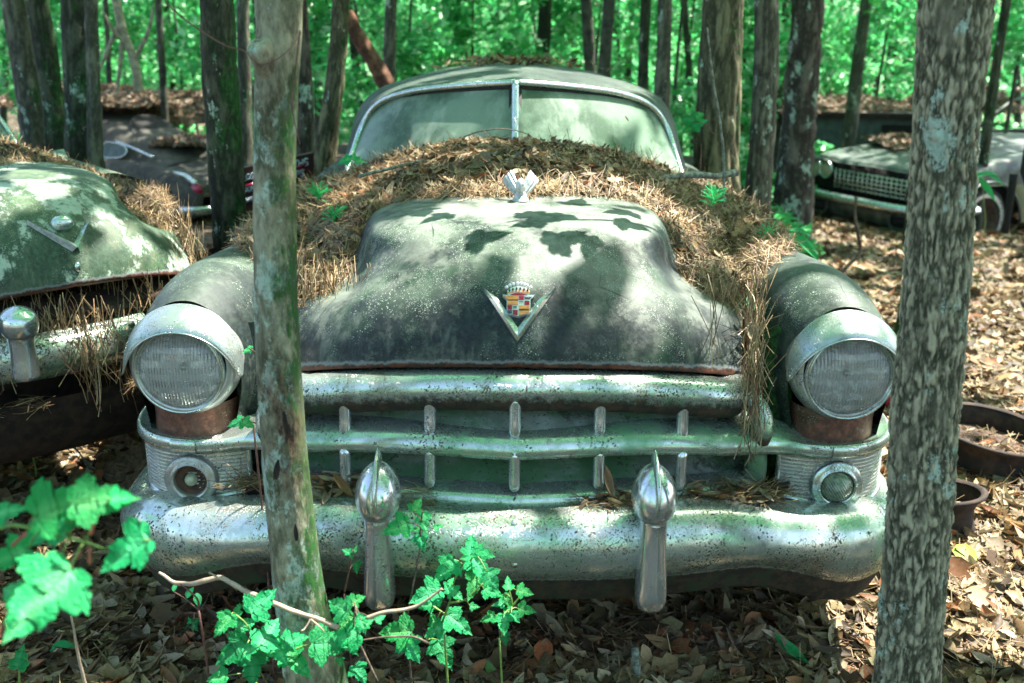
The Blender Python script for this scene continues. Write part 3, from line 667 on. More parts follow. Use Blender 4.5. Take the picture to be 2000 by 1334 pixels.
# number plate backing is absent; two bumper guards
for sx in (-1, 1):
    gx = sx * .3125 + .004
    t_ = empty('bumper_guard', (0, 0, 0)); t_.parent = car
    secs = [  # z, half width, depth front, depth back, y centre
        (.315, .006, .006), (.318, .020, .018), (.328, .031, .028), (.350, .036, .034), (.40, .0345, .036), (.45, .032, .036), (.50, .031, .036), (.535, .033, .040), (.548, .040, .050),
        (.562, .047, .060), (.585, .052, .066), (.608, .050, .064), (.628, .043, .055), (.645, .032, .042), (.658, .018, .025), (.663, .004, .006)]
    n = 36; V = []
    sp_ = catmull(secs, 70)
    for z, w, d in sp_:
        yc = 2.088 - .0 + .03 * (z - .32) / .3
        for k in range(n):
            a = 2 * math.pi * k / n
            ex = .8 if z < .54 else 1.
            cx = math.copysign(abs(math.cos(a)) ** ex, math.cos(a)); cy = math.copysign(abs(math.sin(a)) ** ex, math.sin(a))
            y = yc + d * cy
            # raised central flute on the post
            if z < .54 and cy < 0: y -= .007 * math.exp(-(cx / .33) ** 2) * float(sm(.33, .36, z))
            V.append((gx + w * cx, y, z))
    F = gridF(70, n, close_c=True); F += [tuple(range(n))[::-1], tuple(range(69 * n, 70 * n))]
    part('guard_body', V, F, M['guard'], t_)
    V, F = box((gx, 2.14, .45), (.05, .09, .16)); part('guard_bracket', V, F, M['rustdark'], t_)
    # blade fin riding over the head
    prof = [(2.045, .575, .004), (2.036, .600, .006), (2.046, .632, .008), (2.072, .660, .009), (2.104, .682, .008), (2.132, .694, .004)]
    q = catmull(prof, 24); V = []
    for y, z, w in q: V += [(gx - w - .001, y + .028, z - .028), (gx - w * .6, y + .002, z - .002), (gx, y - .003, z + .003), (gx + w * .6, y + .002, z - .002), (gx + w + .001, y + .028, z - .028)]
    part('guard_fin', V, gridF(24, 5), M['chrome'], t_)
# dark front sheet standing in for the shade under the nose
V, F = sweep([(0, 2.24), (.4, 2.28), (.7, 2.36), (.9, 2.5)], [(0, .52), (-.02, .42), (-.12, .30), (-.5, .25)], 30, nprof=10); part('front_shade_pan', V, F, M['rustdark'])

# emblems --------------------------------------------------------------
def hood_hit(u, v):
    o = Vector((0, 0, CAM_H)); q = Vector(P(u, v, 2.0)); d = (q - o).normalized()
    return o, d
hb = BVHTree.FromPolygons([tuple(v) for v in hV], [tuple(f) for f in hF])
def on_hood(u, v, lift=0.):
    o, d = hood_hit(u, v); h, n, i, dist = hb.ray_cast(o, d)
    if n.dot(d) > 0: n = -n
    return h + n * lift, n
em = empty('chevron_emblem', (0, 0, 0)); em.parent = car
for sx, tipu, tipv in ((-1, 933, 564), (1, 1078, 564)):
    # ridge line, upper edge and lower edge of one arm of the V
    N = 16; V = []
    for k in range(N):
        s = k / (N - 1); w = min(1., .08 + s / .30); uo, vo = tipu + (1003 - tipu) * s, tipv + (667 - tipv) * s
        ui = uo - sx * 13 * w if s < .86 else uo - sx * 13 * (1 - (s - .86) / .14); vi = vo - 7 * w - (18 * (s - .86) / .14 if s > .86 else 0)
        a, _ = on_hood(uo, vo + 3, .0); a1, _ = on_hood(uo, vo, .007); m_, _ = on_hood((uo * .62 + ui * .38), (vo * .62 + vi * .38), .013); b_, _ = on_hood(ui, vi, .006); c_, _ = on_hood(ui, vi - 2, .0)
        V += [a, a1, m_, b_, c_]
    part('chevron_arm', [tuple(v) for v in V], gridF(N, 5), M['trim'] if sx < 0 else M['chrome'], em, smooth=False)
cr = empty('crest_badge', (0, 0, 0)); cr.parent = car
def badge(poly, lift, mat, name, th=.002):
    """flat enamel field: polygon in photo pixels laid on the hood with thickness"""
    c0, n0 = on_hood(1004, 590, 0); front = []; 
    for u, v in poly:
        o, d = hood_hit(u, v); t_ = (c0 + n0 * lift - o).dot(n0) / d.dot(n0); front.append(o + d * t_)
    back = [p - n0 * th for p in front]; n = len(poly)
    V = [tuple(p) for p in front + back]; F = [tuple(range(n)), tuple(range(n, 2 * n))[::-1]] + [(i, (i + 1) % n, n + (i + 1) % n, n + i) for i in range(n)]
    part(name, V, F, mat, cr, smooth=False)
z0u, z0v, k_ = 900, 540, 200 / 1668.
q = lambda pts: [(z0u + x * k_, z0v + y * k_) for x, y in pts]
badge(q([(615, 298), (690, 300), (760, 275), (870, 262), (990, 275), (1060, 298), (1142, 295), (1068, 372), (1068, 560), (1045, 600), (960, 622), (872, 645), (780, 622), (705, 595), (684, 545), (684, 372)]), .010, M['silver'], 'shield', .012)
badge(q([(690, 230), (700, 292), (760, 272), (870, 258), (990, 272), (1048, 292), (1058, 230), (1000, 180), (870, 150), (750, 180)]), .011, M['silver'], 'coronet', .010)
badge(q([(735, 296), (800, 275), (870, 268), (950, 275), (1010, 296)]), .0135, M['crimson'], 'coronet_band', .002)
for i, x in enumerate((722, 772, 830, 880, 935, 985, 1030)):
    y = 262 - 30 * math.cos((x - 876) / 190.) ; badge(q([(x - 24, y + 26), (x, y - 36), (x + 24, y + 20)]), .0130, M['orange'], 'coronet_point', .002)
for i, x in enumerate((725, 780, 840, 900, 962, 1018)):
    y = 195 + .0012 * (x - 872) ** 2; badge(q([(x - 17, y + 6), (x - 2, y - 28), (x + 17, y + 2), (x, y + 34)]), .0138, M['navy'], 'coronet_gem', .002)
for i in range(8):
    a = -1 + 2 * i / 7.; x = 873 + a * 190; y = 148 + 62 * a * a
    p_, n_ = on_hood(*q([(x, y)])[0], .009); V, F = ellipsoid(p_, (.0046, .004, .0046), 10, 7); part('coronet_pearl', V, F, M['silver'], cr)
O_, C_, K_ = M['orange'], M['crimson'], M['navy']
for poly, mt, nm in (
    ([(640, 308), (868, 310), (868, 372), (690, 374)], O_, 'gold_field'), ([(694, 392), (868, 392), (868, 458), (694, 458)], O_, 'gold_field'),
    ([(694, 378), (868, 374), (868, 386), (694, 390)], K_, 'black_bar'), ([(878, 316), (958, 316), (958, 374), (878, 374)], C_, 'red_field'),
    ([(970, 394), (1052, 394), (1052, 456), (970, 456)], C_, 'red_field'), ([(694, 468), (768, 468), (768, 534), (694, 534)], C_, 'red_field'),
    ([(780, 542), (862, 546), (856, 626), (784, 612)], C_, 'red_field'), ([(882, 470), (1054, 468), (1054, 524), (882, 528)], O_, 'gold_field'),
    ([(882, 534), (1050, 534), (1050, 546), (882, 546)], K_, 'black_bar'), ([(882, 554), (1056, 552), (1036, 592), (958, 612), (882, 630)], O_, 'gold_field'),
    ([(972, 330), (1090, 326), (1084, 334), (972, 338)], K_, 'black_bar'), ([(972, 350), (1068, 348), (1064, 356), (972, 358)], K_, 'black_bar'),
    ([(692, 552), (768, 550), (768, 558), (692, 560)], K_, 'black_bar'), ([(692, 572), (768, 570), (768, 578), (694, 580)], K_, 'black_bar'), ([(704, 590), (768, 588), (768, 596), (708, 598)], K_, 'black_bar'),
    ([(888, 404), (955, 404), (955, 409), (888, 409)], K_, 'black_bar'), ([(784, 484), (846, 484), (846, 489), (784, 489)], K_, 'black_bar'), ([(784, 504), (846, 504), (846, 509), (784, 509)], K_, 'black_bar')):
    badge(q(poly), .0125 if mt is not K_ else .0128, mt, nm, .002)

# winged ornament ------------------------------------------------------
orn = empty('hood_ornament', (0, 0, 0)); orn.parent = car; orn['label'] = 'corroded winged female figure standing on the hood'
oc = np.array(P(1009, 391, 2.84)); OS = .66
V, F = lathe([(.034, 0), (.032, .008), (.024, .014), (.02, .022)], 20, 'z', center=oc); V[:, 1] = oc[1] + (V[:, 1] - oc[1]) * 1.5; V = oc + (V - oc) * OS; part('ornament_base', V, F, M['ornament'], orn)
secs = [(oc[0], oc[1] + .01, oc[2] + .004, .030), (oc[0], oc[1], oc[2] + .022, .025), (oc[0], oc[1] - .008, oc[2] + .036, .014), (oc[0], oc[1] - .014, oc[2] + .046, .009)]
V, F = tube([s_[:3] for s_ in secs], [s_[3] for s_ in secs], 16, 16); V = oc + (V - oc) * OS; part('figure_bust', V, F, M['ornament'], orn)
V, F = ellipsoid(oc + (0, -.018, .062), (.0145, .016, .020), 28, 20)
for i, v in enumerate(V):     # a face turned to us: brow, eye hollows, nose, lips, chin
    d = v - (oc + (0, -.018, .062))
    if d[1] < 0:
        x, z = d[0] / .0145, d[2] / .020
        f = .0042 * math.exp(-(x / .16) ** 2 - ((z + .02) / .24) ** 2) - .0022 * (math.exp(-((x - .38) / .2) ** 2 - ((z - .16) / .13) ** 2) + math.exp(-((x + .38) / .2) ** 2 - ((z - .16) / .13) ** 2)) + .0015 * math.exp(-(x / .35) ** 2 - ((z + .48) / .1) ** 2) + .001 * math.exp(-((z - .36) / .12) ** 2)
        V[i][1] -= f
V = oc + (V - oc) * OS; hc = V.mean(0); V = hc + (V - hc) * 1.45; part('figure_head', V, F, M['ornament'], orn)
V, F = ellipsoid(oc + (0, -.006, .066), (.0175, .018, .021), 20, 12); V = oc + (V - oc) * OS; hc = V.mean(0); V = hc + (V - hc) * 1.25; part('figure_hair', V, F, M['ornament'], orn)
for sx in (-1, 1):   # wings sweep up, out and back, thick enough to hold feathers
    V = []; N = 14; Q = 9
    for i in range(N):
        s = i / (N - 1)
        root = oc + (sx * .012, .0, .030); tipw = oc + (sx * .060, .052, .098)
        c = root + (tipw - root) * s + np.array((sx * .008 * math.sin(s * 3.1), 0, .010 * math.sin(s * 3.1)))
        wd = .014 + .022 * math.sin(min(1, s * 1.05 + .12) * math.pi * .62)
        for j in range(Q):
            a = (j / (Q - 1) - .5) * 2
            fe = .0022 * math.cos(j * math.pi)
            V.append(c + np.array((sx * a * wd * .55, a * wd * .9 * 0 + .012 * abs(a) + fe, -a * wd * .62)))
    V = np.array(V); back = V + (0, .005, -.002); F = gridF(N, Q); n0 = len(V)
    F2 = [tuple(i + n0 for i in f)[::-1] for f in F]
    ring = [i for i in range(Q)] + [i * Q + Q - 1 for i in range(1, N)] + [(N - 1) * Q + j for j in range(Q - 2, -1, -1)] + [i * Q for i in range(N - 2, 0, -1)]
    F3 = [(ring[k], ring[(k + 1) % len(ring)], ring[(k + 1) % len(ring)] + n0, ring[k] + n0) for k in range(len(ring))]
    part('wing', oc + (np.vstack([V, back]) - oc) * OS, F + F2 + F3, M['ornament'], orn, smooth=False)
# ------------------------------------------------------------------ trees
TREES = []          # (object, x, y) for handing out the canopy
LEAF1 = (np.array([(0, -.5, 0), (.27, 0, .05), (0, .5, -.06), (-.27, 0, .05)], float), np.array([(0, 1, 2, 3)]))
def bark_mesh(path, na, nl, amp, fz=(30, 6), kind='ridge', seed=0):
    """path rows: x,y,z,r ; returns V,F,tint"""
    q = np.asarray(path, float); sg = np.concatenate([[0], np.cumsum(np.linalg.norm(np.diff(q[:, :3], axis=0), axis=1))])
    fine = np.linspace(0, sg[-1], 1200); qf = np.stack([np.interp(fine, sg, q[:, k]) for k in range(4)], 1)
    kw = max(3, int(1200 * min(.10, .06 / sg[-1] * 2.2))); ker = np.hanning(kw + 2)[1:-1]; ker /= ker.sum(); pad = kw
    e0 = qf[0] + (qf[0] - qf[1]) * np.arange(pad, 0, -1)[:, None]; e1 = qf[-1] + (qf[-1] - qf[-2]) * np.arange(1, pad + 1)[:, None]
    qe = np.vstack([e0, qf, e1]); qf = np.stack([np.convolve(qe[:, k], ker, 'same')[pad:-pad] for k in range(4)], 1)
    wz = np.where(qf[:, 2] < 2.6, 1., .12); cw = np.concatenate([[0], np.cumsum(wz[1:])]); cw /= cw[-1]
    q = np.stack([np.interp(np.linspace(0, 1, nl), cw, qf[:, k]) for k in range(4)], 1); p = q[:, :3]; r = np.maximum(q[:, 3], .002)
    t = np.gradient(p, axis=0); t /= np.linalg.norm(t, axis=1)[:, None]
    a = np.cross(t, np.array([0, 1., 0.])); a /= np.linalg.norm(a, axis=1)[:, None]; b = np.cross(t, a)
    th = np.linspace(0, 2 * np.pi, na, endpoint=False)
    L = np.concatenate([[0], np.cumsum(np.linalg.norm(np.diff(p, axis=0), axis=1))])
    rr = np.repeat(r, na); TH = np.tile(th, nl); LL = np.repeat(L, na)
    c = np.stack([np.cos(TH) * rr * fz[0], np.sin(TH) * rr * fz[0], LL * fz[1]], 1) + seed * 13.7
    if kind == 'ridge':
        w = fbm(c * .5, 2, seed + 5) * 1.6
        n = fbm(c + np.stack([w, w, w * .3], 1), 4, seed); h = 1 - np.abs(2 * n - 1) * 2.2; h = np.clip(h, 0, 1) ** .8; h = 1 - h
        h = np.clip(.25 + .9 * h, 0, 1.1) * (.6 + .4 * fbm(c * 3, 2, seed + 9))
    else:
        h = fbm(c * .25, 4, seed) * .8 + .2 * fbm(c * 1.5, 3, seed + 3)
    lump = (fbm(np.stack([np.cos(TH) * 1.2, np.sin(TH) * 1.2, LL * 3.0], 1) + seed * 3.1, 3, seed + 1) - .5)
    R_ = rr * (1 + lump * .22) + amp * (h - .5)
    V = np.repeat(p, na, 0) + R_[:, None] * (np.cos(TH)[:, None] * np.repeat(a, na, 0) + np.sin(TH)[:, None] * np.repeat(b, na, 0))
    moss = np.clip(.5 + .35 * np.cos(TH + .6) + (1 - np.clip(LL, 0, 1.2) / 1.2) * .25, 0, 1)
    return V, np.array(gridF(nl, na, close_c=True)), np.stack([np.clip(h, 0, 1), moss, np.zeros(len(V))], 1), th, L
def px_path(pts, Y, top=7.0, dY=0., wmul=1.):
    """pts: (u, v, width px) from top to bottom -> rows x,y,z,r, carried on to z=top and down into the ground"""
    rows = []
    for i, (u, v, w) in enumerate(pts):
        y = Y + dY * i / max(1, len(pts) - 1); x, y, z = P(u, v, y)
        dep = y * math.cos(PITCH) + (CAM_H - z) * math.sin(PITCH); rows.append((x, y, z, w * wmul * dep / FPX / 2))
    a, b = np.array(rows[0]), np.array(rows[min(2, len(rows) - 1)]); k = (top - a[2]) / (a[2] - b[2] + 1e-6); d = a + (a - b) * k; d[3] = a[3] * .55
    d[0] = np.clip(d[0], a[0] - 1.5, a[0] + 1.5); d[1] = np.clip(d[1], a[1] - 1, a[1] + 1)
    mid = (a * .6 + d * .4); e, f = np.array(rows[-1]), np.array(rows[-2] if len(rows) > 1 else rows[0])
    g = gz(e[0], e[1]) - .05; out = [d, mid] + [np.array(r) for r in rows]
    if e[2] > g + .03:
        sl = (e[:2] - f[:2]) / (f[2] - e[2] + 1e-6) if len(rows) > 1 else 0; sl = np.clip(sl, -.25, .25)
        n_ = e.copy(); n_[:2] = e[:2] + sl * (e[2] - g) * .7; n_[2] = g; n_[3] = e[3] * 1.2
        m_ = (e + n_) / 2; m_[3] = e[3] * 1.04; out += [m_, n_]
    return np.array(out)
def tree(name, label, cat, path, mat, na=20, nl=60, amp=.006, fz=(30, 6), kind='ridge', group=None, seed=0, canopy=True, scar=None, knob=None):
    base = path[-1][:3].copy()
    root = empty(name, tuple(base)); tag(root, label, cat, group)
    V, F, T, th, L = bark_mesh(path, na, nl, amp, fz, kind, seed)
    if scar is not None: T[:, 2] = scar(V)
    o = mk('trunk', V - base, F, mat, root, True, T)
    if canopy: TREES.append((root, path[0][0], path[0][1], path[0][2]))
    return root, o
# the two near trees
p1 = px_path([(545, 0, 92), (546, 60, 88), (541, 130, 86), (537, 260, 82), (537, 420, 84), (540, 600, 84), (546, 760, 86), (556, 880, 88), (567, 1010, 92), (584, 1150, 97), (598, 1230, 104), (618, 1334, 118)], 1.92, top=5.5)
def scar1(V):
    u0, d = [], []
    a = np.array(P(548, 840, 1.87)); m = np.exp(-(((V[:, 0] - a[0]) / .022) ** 2 + ((V[:, 2] - a[2]) / .085) ** 2) * .6) * 2.2
    b = np.array(P(538, 300, 1.87)); m = np.maximum(m, .62 * np.exp(-(((V[:, 0] - b[0] - .004) / .03) ** 2 + ((V[:, 2] - b[2]) / .13) ** 2)))
    return np.clip(m, 0, 1) * (V[:, 1] < 1.93)
t1, t1o = tree('slender_tree', 'slender mottled tree leaning in front of the left headlight of the main car', 'tree', p1, M['bark_smooth'], 90, 760, .0055, (60, 30), 'smooth', seed=3, scar=scar1)
# the cut branch stub near its top
kb = np.array(P(532, 150, 1.91)); kt = np.array(P(504, 88, 1.87))
q = np.array([[*(kb + (.016, .01, -.07)), .020], [*kb, .024], [*((kb + kt) / 2), .0235], [*kt, .022], [*(kt + (-.003, -.004, .005)), .021], [*(kt + (-.003, -.004, .006)), .003]])
V, F, T, _, _ = bark_mesh(q, 40, 60, .006, (60, 50), 'smooth', 5); T[:, 1] *= .3; T[:, 2] = .75; T[:, 0] = np.clip(T[:, 0] + .15, 0, 1)
mk('branch_stub', V - np.array(t1.location), F, M['bark_smooth'], t1, True, T)['label'] = 'pale sawn-off branch stub'
# flake of loose bark by the wound
for (u, v, w, h_, du) in ((556, 800, .010, .045, 5), (545, 895, .013, .04, -8), (578, 1020, .009, .035, 3)):
    a = np.array(P(u, v, 1.862)); V = []
    for i in range(7):
        for j in range(4):
            s_ = i / 6; V.append(a + ((j / 3 - .5) * w * math.sin(.25 + s_ * 2.4) + du * .0008 * s_, -.004 - .006 * s_ - .003 * abs(j - 1.5), -s_ * h_))
    mk('bark_flake', np.array(V) - np.array(t1.location), gridF(7, 4), M['rustdark'], t1)
p2 = px_path([(1868, 0, 142), (1860, 120, 134), (1846, 260, 122), (1836, 420, 120), (1824, 600, 124), (1808, 800, 124), (1796, 1000, 121), (1782, 1180, 120), (1769, 1334, 122)], 1.86, top=5.5)
t2, _ = tree('ridged_tree', 'sturdy tree with ridged tan bark and pale lichen in front of the right bumper end', 'tree', p2, M['bark_ridge'], 220, 1100, .0085, (120, 34), 'ridge', seed=1)
# standing trees round the cars ; (name,label, pts, Y, mat, amp, fz, na, nl)
spec = [
 ('mossy_tree', 'dark mossy tree trunk standing behind the left fender of the main car', [(424, 0, 66), (430, 150, 68), (440, 300, 68), (447, 420, 66), (452, 490, 66)], 4.3, 'bark_dark', .010, (34, 8), 60, 240),
 ('twin_tree', 'broad dark trunk with a pale right stem beside the left grey sedan', [(150, 0, 62), (155, 120, 58), (160, 240, 62), (166, 340, 74)], 6.2, 'bark_dark', .014, (24, 5), 50, 150),
 ('pale_stem_tree', 'pale greenish stem growing close against the dark trunk at left', [(178, 0, 26), (182, 150, 26), (186, 300, 30), (190, 345, 32)], 6.0, 'bark_grey', .008, (24, 6), 30, 120),
 ('leaning_tree', 'dark tree leaning right, second trunk from the left edge', [(72, 0, 42), (88, 100, 42), (104, 200, 42), (116, 300, 48)], 6.8, 'bark_dark', .010, (24, 5), 36, 120),
 ('lichen_tree', 'grey lichened tree leaning right at the far left edge', [(24, 0, 44), (42, 100, 46), (58, 200, 48), (70, 300, 52)], 7.2, 'bark_grey', .014, (20, 5), 36, 120),
 ('mossy_lit_tree', 'mossy curved tree with a sunlit right side just left of the windshield', [(666, 0, 34), (660, 90, 35), (653, 180, 38), (640, 260, 42), (627, 350, 48)], 5.6, 'bark_oak', .010, (26, 6), 40, 150),
 ('brown_tree', 'rough reddish brown trunk just behind the slender near tree', [(578, 0, 42), (588, 120, 38), (594, 240, 38), (592, 330, 42)], 6.6, 'bark_pine', .012, (22, 5), 34, 120),
 ('sunlit_pale_tree', 'sunlit pale trunk between the mossy trunk and the slender near tree', [(476, 100, 24), (478, 200, 27), (479, 330, 30)], 7.5, 'bark_grey', .006, (22, 5), 24, 90),
 ('small_round_tree', 'thin grey brown trunk above the left end of the car roof', [(764, 0, 22), (762, 60, 23), (760, 150, 25)], 8.5, 'bark_grey', .006, (22, 5), 20, 80),
 ('large_furrowed_tree', 'large furrowed trunk sunlit on its right edge behind the windshield corner', [(1412, 0, 78), (1407, 120, 80), (1402, 240, 84), (1398, 340, 92), (1402, 430, 104)], 5.4, 'bark_oak', .020, (26, 4), 90, 260),
 ('straight_grey_tree', 'straight grey trunk between the large furrowed trunk and the scaly pine', [(1498, 0, 46), (1496, 150, 48), (1486, 300, 48), (1478, 440, 50)], 5.8, 'bark_grey', .009, (36, 7), 50, 200),
 ('scaly_pine', 'scaly dark pine with pale lichen dots left of the finned car', [(1578, 0, 60), (1570, 120, 62), (1560, 240, 64), (1550, 340, 68), (1544, 428, 82)], 9.6, 'bark_pine', .035, (16, 4), 60, 180),
 ('roof_side_tree', 'narrow grey trunk rising behind the right end of the car roof', [(1298, 0, 28), (1296, 120, 30), (1292, 220, 32)], 7.8, 'bark_grey', .010, (20, 5), 24, 90),
 ('curved_thin_tree', 'thin curving tree standing in front of the boxy rusting truck body', [(1692, 0, 22), (1680, 90, 24), (1668, 190, 26), (1655, 300, 28)], 12.9, 'bark_grey', .008, (20, 5), 22, 90),
 ('hidden_dark_tree', 'dark trunk peeping out left of the ridged near tree', [(1826, 0, 46), (1820, 120, 46), (1812, 230, 48)], 9.5, 'bark_dark', .012, (18, 4), 26, 90),
 ('right_edge_tree', 'thin dark tree slanting near the right edge above the finned car', [(1966, 0, 18), (1952, 90, 18), (1940, 170, 20), (1932, 230, 20)], 10.5, 'bark_dark', .008, (18, 4), 18, 80),
 ('back_oak', 'tall brown trunk above the car roof left of the narrow grey trunk', [(1262, 0, 20), (1258, 80, 21), (1256, 150, 22)], 10.5, 'bark_dark', .008, (18, 4), 18, 60),
 ('forked_tree', 'dark forked tree in the bright gap between pine and ridged tree', [(1762, 0, 18), (1750, 50, 20), (1742, 120, 22)], 16, 'bark_dark', .01, (12, 4), 16, 50),
]
for nm, lb, pts, Y, mt, amp, fz, na, nl in spec:
    tree(nm, lb, 'tree', px_path(pts, Y), M[mt], na, nl, amp, fz, seed=len(TREES) + 2)
# red-brown snapped trunk leaning behind the roof
q = np.array([[*P(676, 25, 8.), .050], [*P(700, 70, 8.), .055], [*P(728, 118, 8.), .060], [*P(760, 175, 8.), .07], [*P(800, 250, 8.), .08]])
V, F, T, _, _ = bark_mesh(q, 20, 50, .02, (14, 6), 'ridge', 8); tag(mk('broken_trunk', V, F, M['dead_red'], None, True, T), 'snapped reddish rotten trunk leaning left of the car roof', 'dead tree')
# pale dead limb arching over the far left sedan
q = np.array([[*P(225, -10, 7.6), .03], [*P(240, 60, 7.6), .032], [*P(262, 120, 7.6), .03], [*P(272, 180, 7.6), .035]])
r_ = empty('dead_limb', tuple(q[-1][:3])); tag(r_, 'bleached bare dead limb standing over the litter-covered roof at left', 'dead tree')
V, F = tube(q[:, :3], q[:, 3], 9, 30); mk('main_limb', V - q[-1][:3], F, M['dead_pale'], r_)
for a, b, c in (((236, 40), (205, 110), (182, 170)), ((250, 90), (222, 60), (200, 20)), ((262, 120), (290, 60), (300, 10)), ((240, 60), (232, 150), (226, 190))):
    V, F = tube([P(*a, 7.6), P(*b, 7.55), P(*c, 7.5)], [.018, .013, .006], 7, 16); mk('side_branch', V - q[-1][:3], F, M['dead_pale'], r_)
# slender trunks standing further back
back = [(95, 12, 12), (212, 14, 10), (316, 13, 14), (335, 16, 12), (360, 20, 10), (508, 14, 14), (520, 22, 10), (620, 12, 12), (694, 13, 18), (716, 18, 12), (806, 20, 9), (829, 16, 12), (872, 14, 20), (884, 22, 8), (908, 17, 12), (936, 24, 8), (962, 18, 10), (1012, 22, 9), (1060, 13, 26), (1078, 20, 12), (1098, 18, 10), (1121, 24, 8), (1152, 12, 22), (1181, 11, 24), (1204, 18, 12), (1228, 16, 14), (1330, 18, 10), (1345, 13, 13), (1456, 15, 22), (1528, 14, 14), (1612, 18, 12), (1632, 22, 9), (1712, 24, 10), (1782, 20, 12), (1900, 18, 12), (1985, 15, 14), (12, 14, 14), (268, 22, 8), (740, 24, 8), (1278, 22, 9), (1374, 20, 10), (1592, 26, 10)]
random.seed(5)
LM = [(-200, 'the left edge'), (72, 'the leaning second trunk'), (166, 'the dark twin trunk'), (424, 'the mossy tree'), (545, 'the slender near tree'), (666, 'the mossy curved tree'), (764, 'the thin roof-side trunk'), (1003, 'the windshield divider'), (1262, 'the brown trunk'), (1412, 'the large furrowed trunk'), (1570, 'the scaly pine'), (1868, 'the ridged near tree'), (2200, 'the right edge')]
ORD = ['first', 'second', 'third', 'fourth', 'fifth', 'sixth', 'seventh', 'eighth', 'ninth', 'tenth', 'eleventh', 'twelfth']
def trunk_label(u):
    for (a, na), (b, nb) in zip(LM[:-1], LM[1:]):
        if a <= u < b:
            k = sorted(x[0] for x in back if a <= x[0] < b).index(u); w_ = [x for x in back if x[0] == u][0]
            return '%s trunk, %s between %s and %s' % ('stouter far' if w_[2] >= 14 else 'far', ORD[k], na, nb)
for i, (u, Y, w) in enumerate(back):
    l = random.uniform(-12, 12); pts = [(u - l, 0, w), (u, 120, w * 1.05), (u + l * .8, 230, w * 1.1)]
    tree('forest_trunk', trunk_label(u), 'tree', px_path(pts, Y, top=8), M['bark_thin'] if i % 3 else M['bark_dark'], 10, 24, .006, (10, 3), group='slender trunks in the forest background', seed=i, canopy=(i % 4 == 0))

# ------------------------------------------------------------------ foliage
def leaf_cloud(n, centre, size, ls, cols, flat=.5, up=.5):
    """n leaves in an ellipsoid cloud; ls leaf size range"""
    d = RNG.normal(size=(n, 3)); d /= np.linalg.norm(d, axis=1)[:, None]; r = RNG.random(n) ** .45
    # clump: gather round sub-centres
    sub = RNG.normal(size=(max(6, n // 45), 3)); sub /= np.linalg.norm(sub, axis=1)[:, None]; sub *= (RNG.random(len(sub)) ** .4)[:, None] * .9
    k = RNG.integers(0, len(sub), n); p = sub[k] + d * r[:, None] * .24
    pos = np.asarray(centre) + p * np.asarray(size)
    nr = RNG.normal(size=(n, 3)) * flat; nr[:, 2] += up
    ci = RNG.random(n); c = np.asarray(cols); tint = c[RNG.integers(0, len(c), n)] * (.7 + .6 * ci[:, None])
    return pos, frames(nr, RNG.random(n) * 6.3), RNG.uniform(*ls, n), tint
GREENS = np.array([(.060, .40, .12), (.100, .52, .17), (.030, .23, .065), (.20, .62, .26), (.09, .38, .09), (.42, .72, .42)])  # palest tint stands in for leaves gleaming with sun and sky
def add_leaves(name, parts, mat, parent=None, loc=None, kind=None):
    pos = np.vstack([p[0] for p in parts]); rot = np.concatenate([p[1] for p in parts]); sc = np.concatenate([p[2] for p in parts]); ti = np.vstack([p[3] for p in parts])
    if loc is not None: pos = pos - np.asarray(loc)
    V, F, T = cards(LEAF1[0], LEAF1[1], pos, rot, sc, ti)
    return mk(name, V, F, mat, parent, False, T)
# saplings: each a thin stem with its own loose crown
sap = [(30, 11, 1.6, .9), (225, 17, 1.0, 1.0), (300, 16, 1.3, 1.1), (345, 15, 1.2, 1.3), (380, 16, 1.9, .8), (505, 12, 1.3, .9), (575, 10, 1.6, .7), (610, 13, .9, 1.0), (700, 12, 1.1, 1.1), (735, 15, 1.5, 1.2), (800, 13, 1.4, 1.1), (860, 16, 1.3, 1.3),
       (930, 13, 1.6, 1.0), (985, 17, 1.2, 1.3), (1040, 14, 1.5, 1.1), (1110, 16, 1.3, 1.3), (1165, 13, 1.7, 1.0), (1225, 16, 1.2, 1.2), (1335, 11, .8, .9), (1340, 14, 1.7, 1.1), (1450, 12, .6, .8), (1465, 10, 1.5, .7),
       (1525, 12, 1.2, .8), (1610, 17, 1.3, 1.0), (1640, 18, .7, .8), (1725, 15, 1.2, 1.1), (1790, 13, 1.5, .9), (1935, 14, 1.4, 1.0), (1985, 12, 1.7, .9), (1715, 20, 1.9, 1.4), (140, 15, 1.6, 1.3), (240, 18, 1.8, 1.6), (470, 18, 1.9, 1.5), (1590, 18, 1.7, 1.6)]
for i, (u, Y, zc, r) in enumerate(sap):
    x = (u - 1000) / FPX * (Y * .956 + .1); g = gz(x, Y)
    root = empty('sapling', (x, Y, g)); tag(root, 'leafy green sapling in the bright understorey behind the cars', 'sapling', 'saplings in the understorey')
    V, F = tube([(0, 0, -.05), (.1 * math.sin(i), .05, 1.2), (.22 * math.sin(i * 2.1), 0, 2.6 + zc)], [.03, .022, .008], 6, 10); mk('stem', V, F, M['bark_thin'], root)
    n = int(850 * r); add_leaves('crown', [leaf_cloud(n, (0, 0, zc + .55), (r * 1.05, r * .8, r * 1.0), (.09, .17), GREENS), leaf_cloud(n // 2, (0, 0, zc + 2.0), (r, r, .9), (.09, .17), GREENS)], M['forest_leaf'], root)
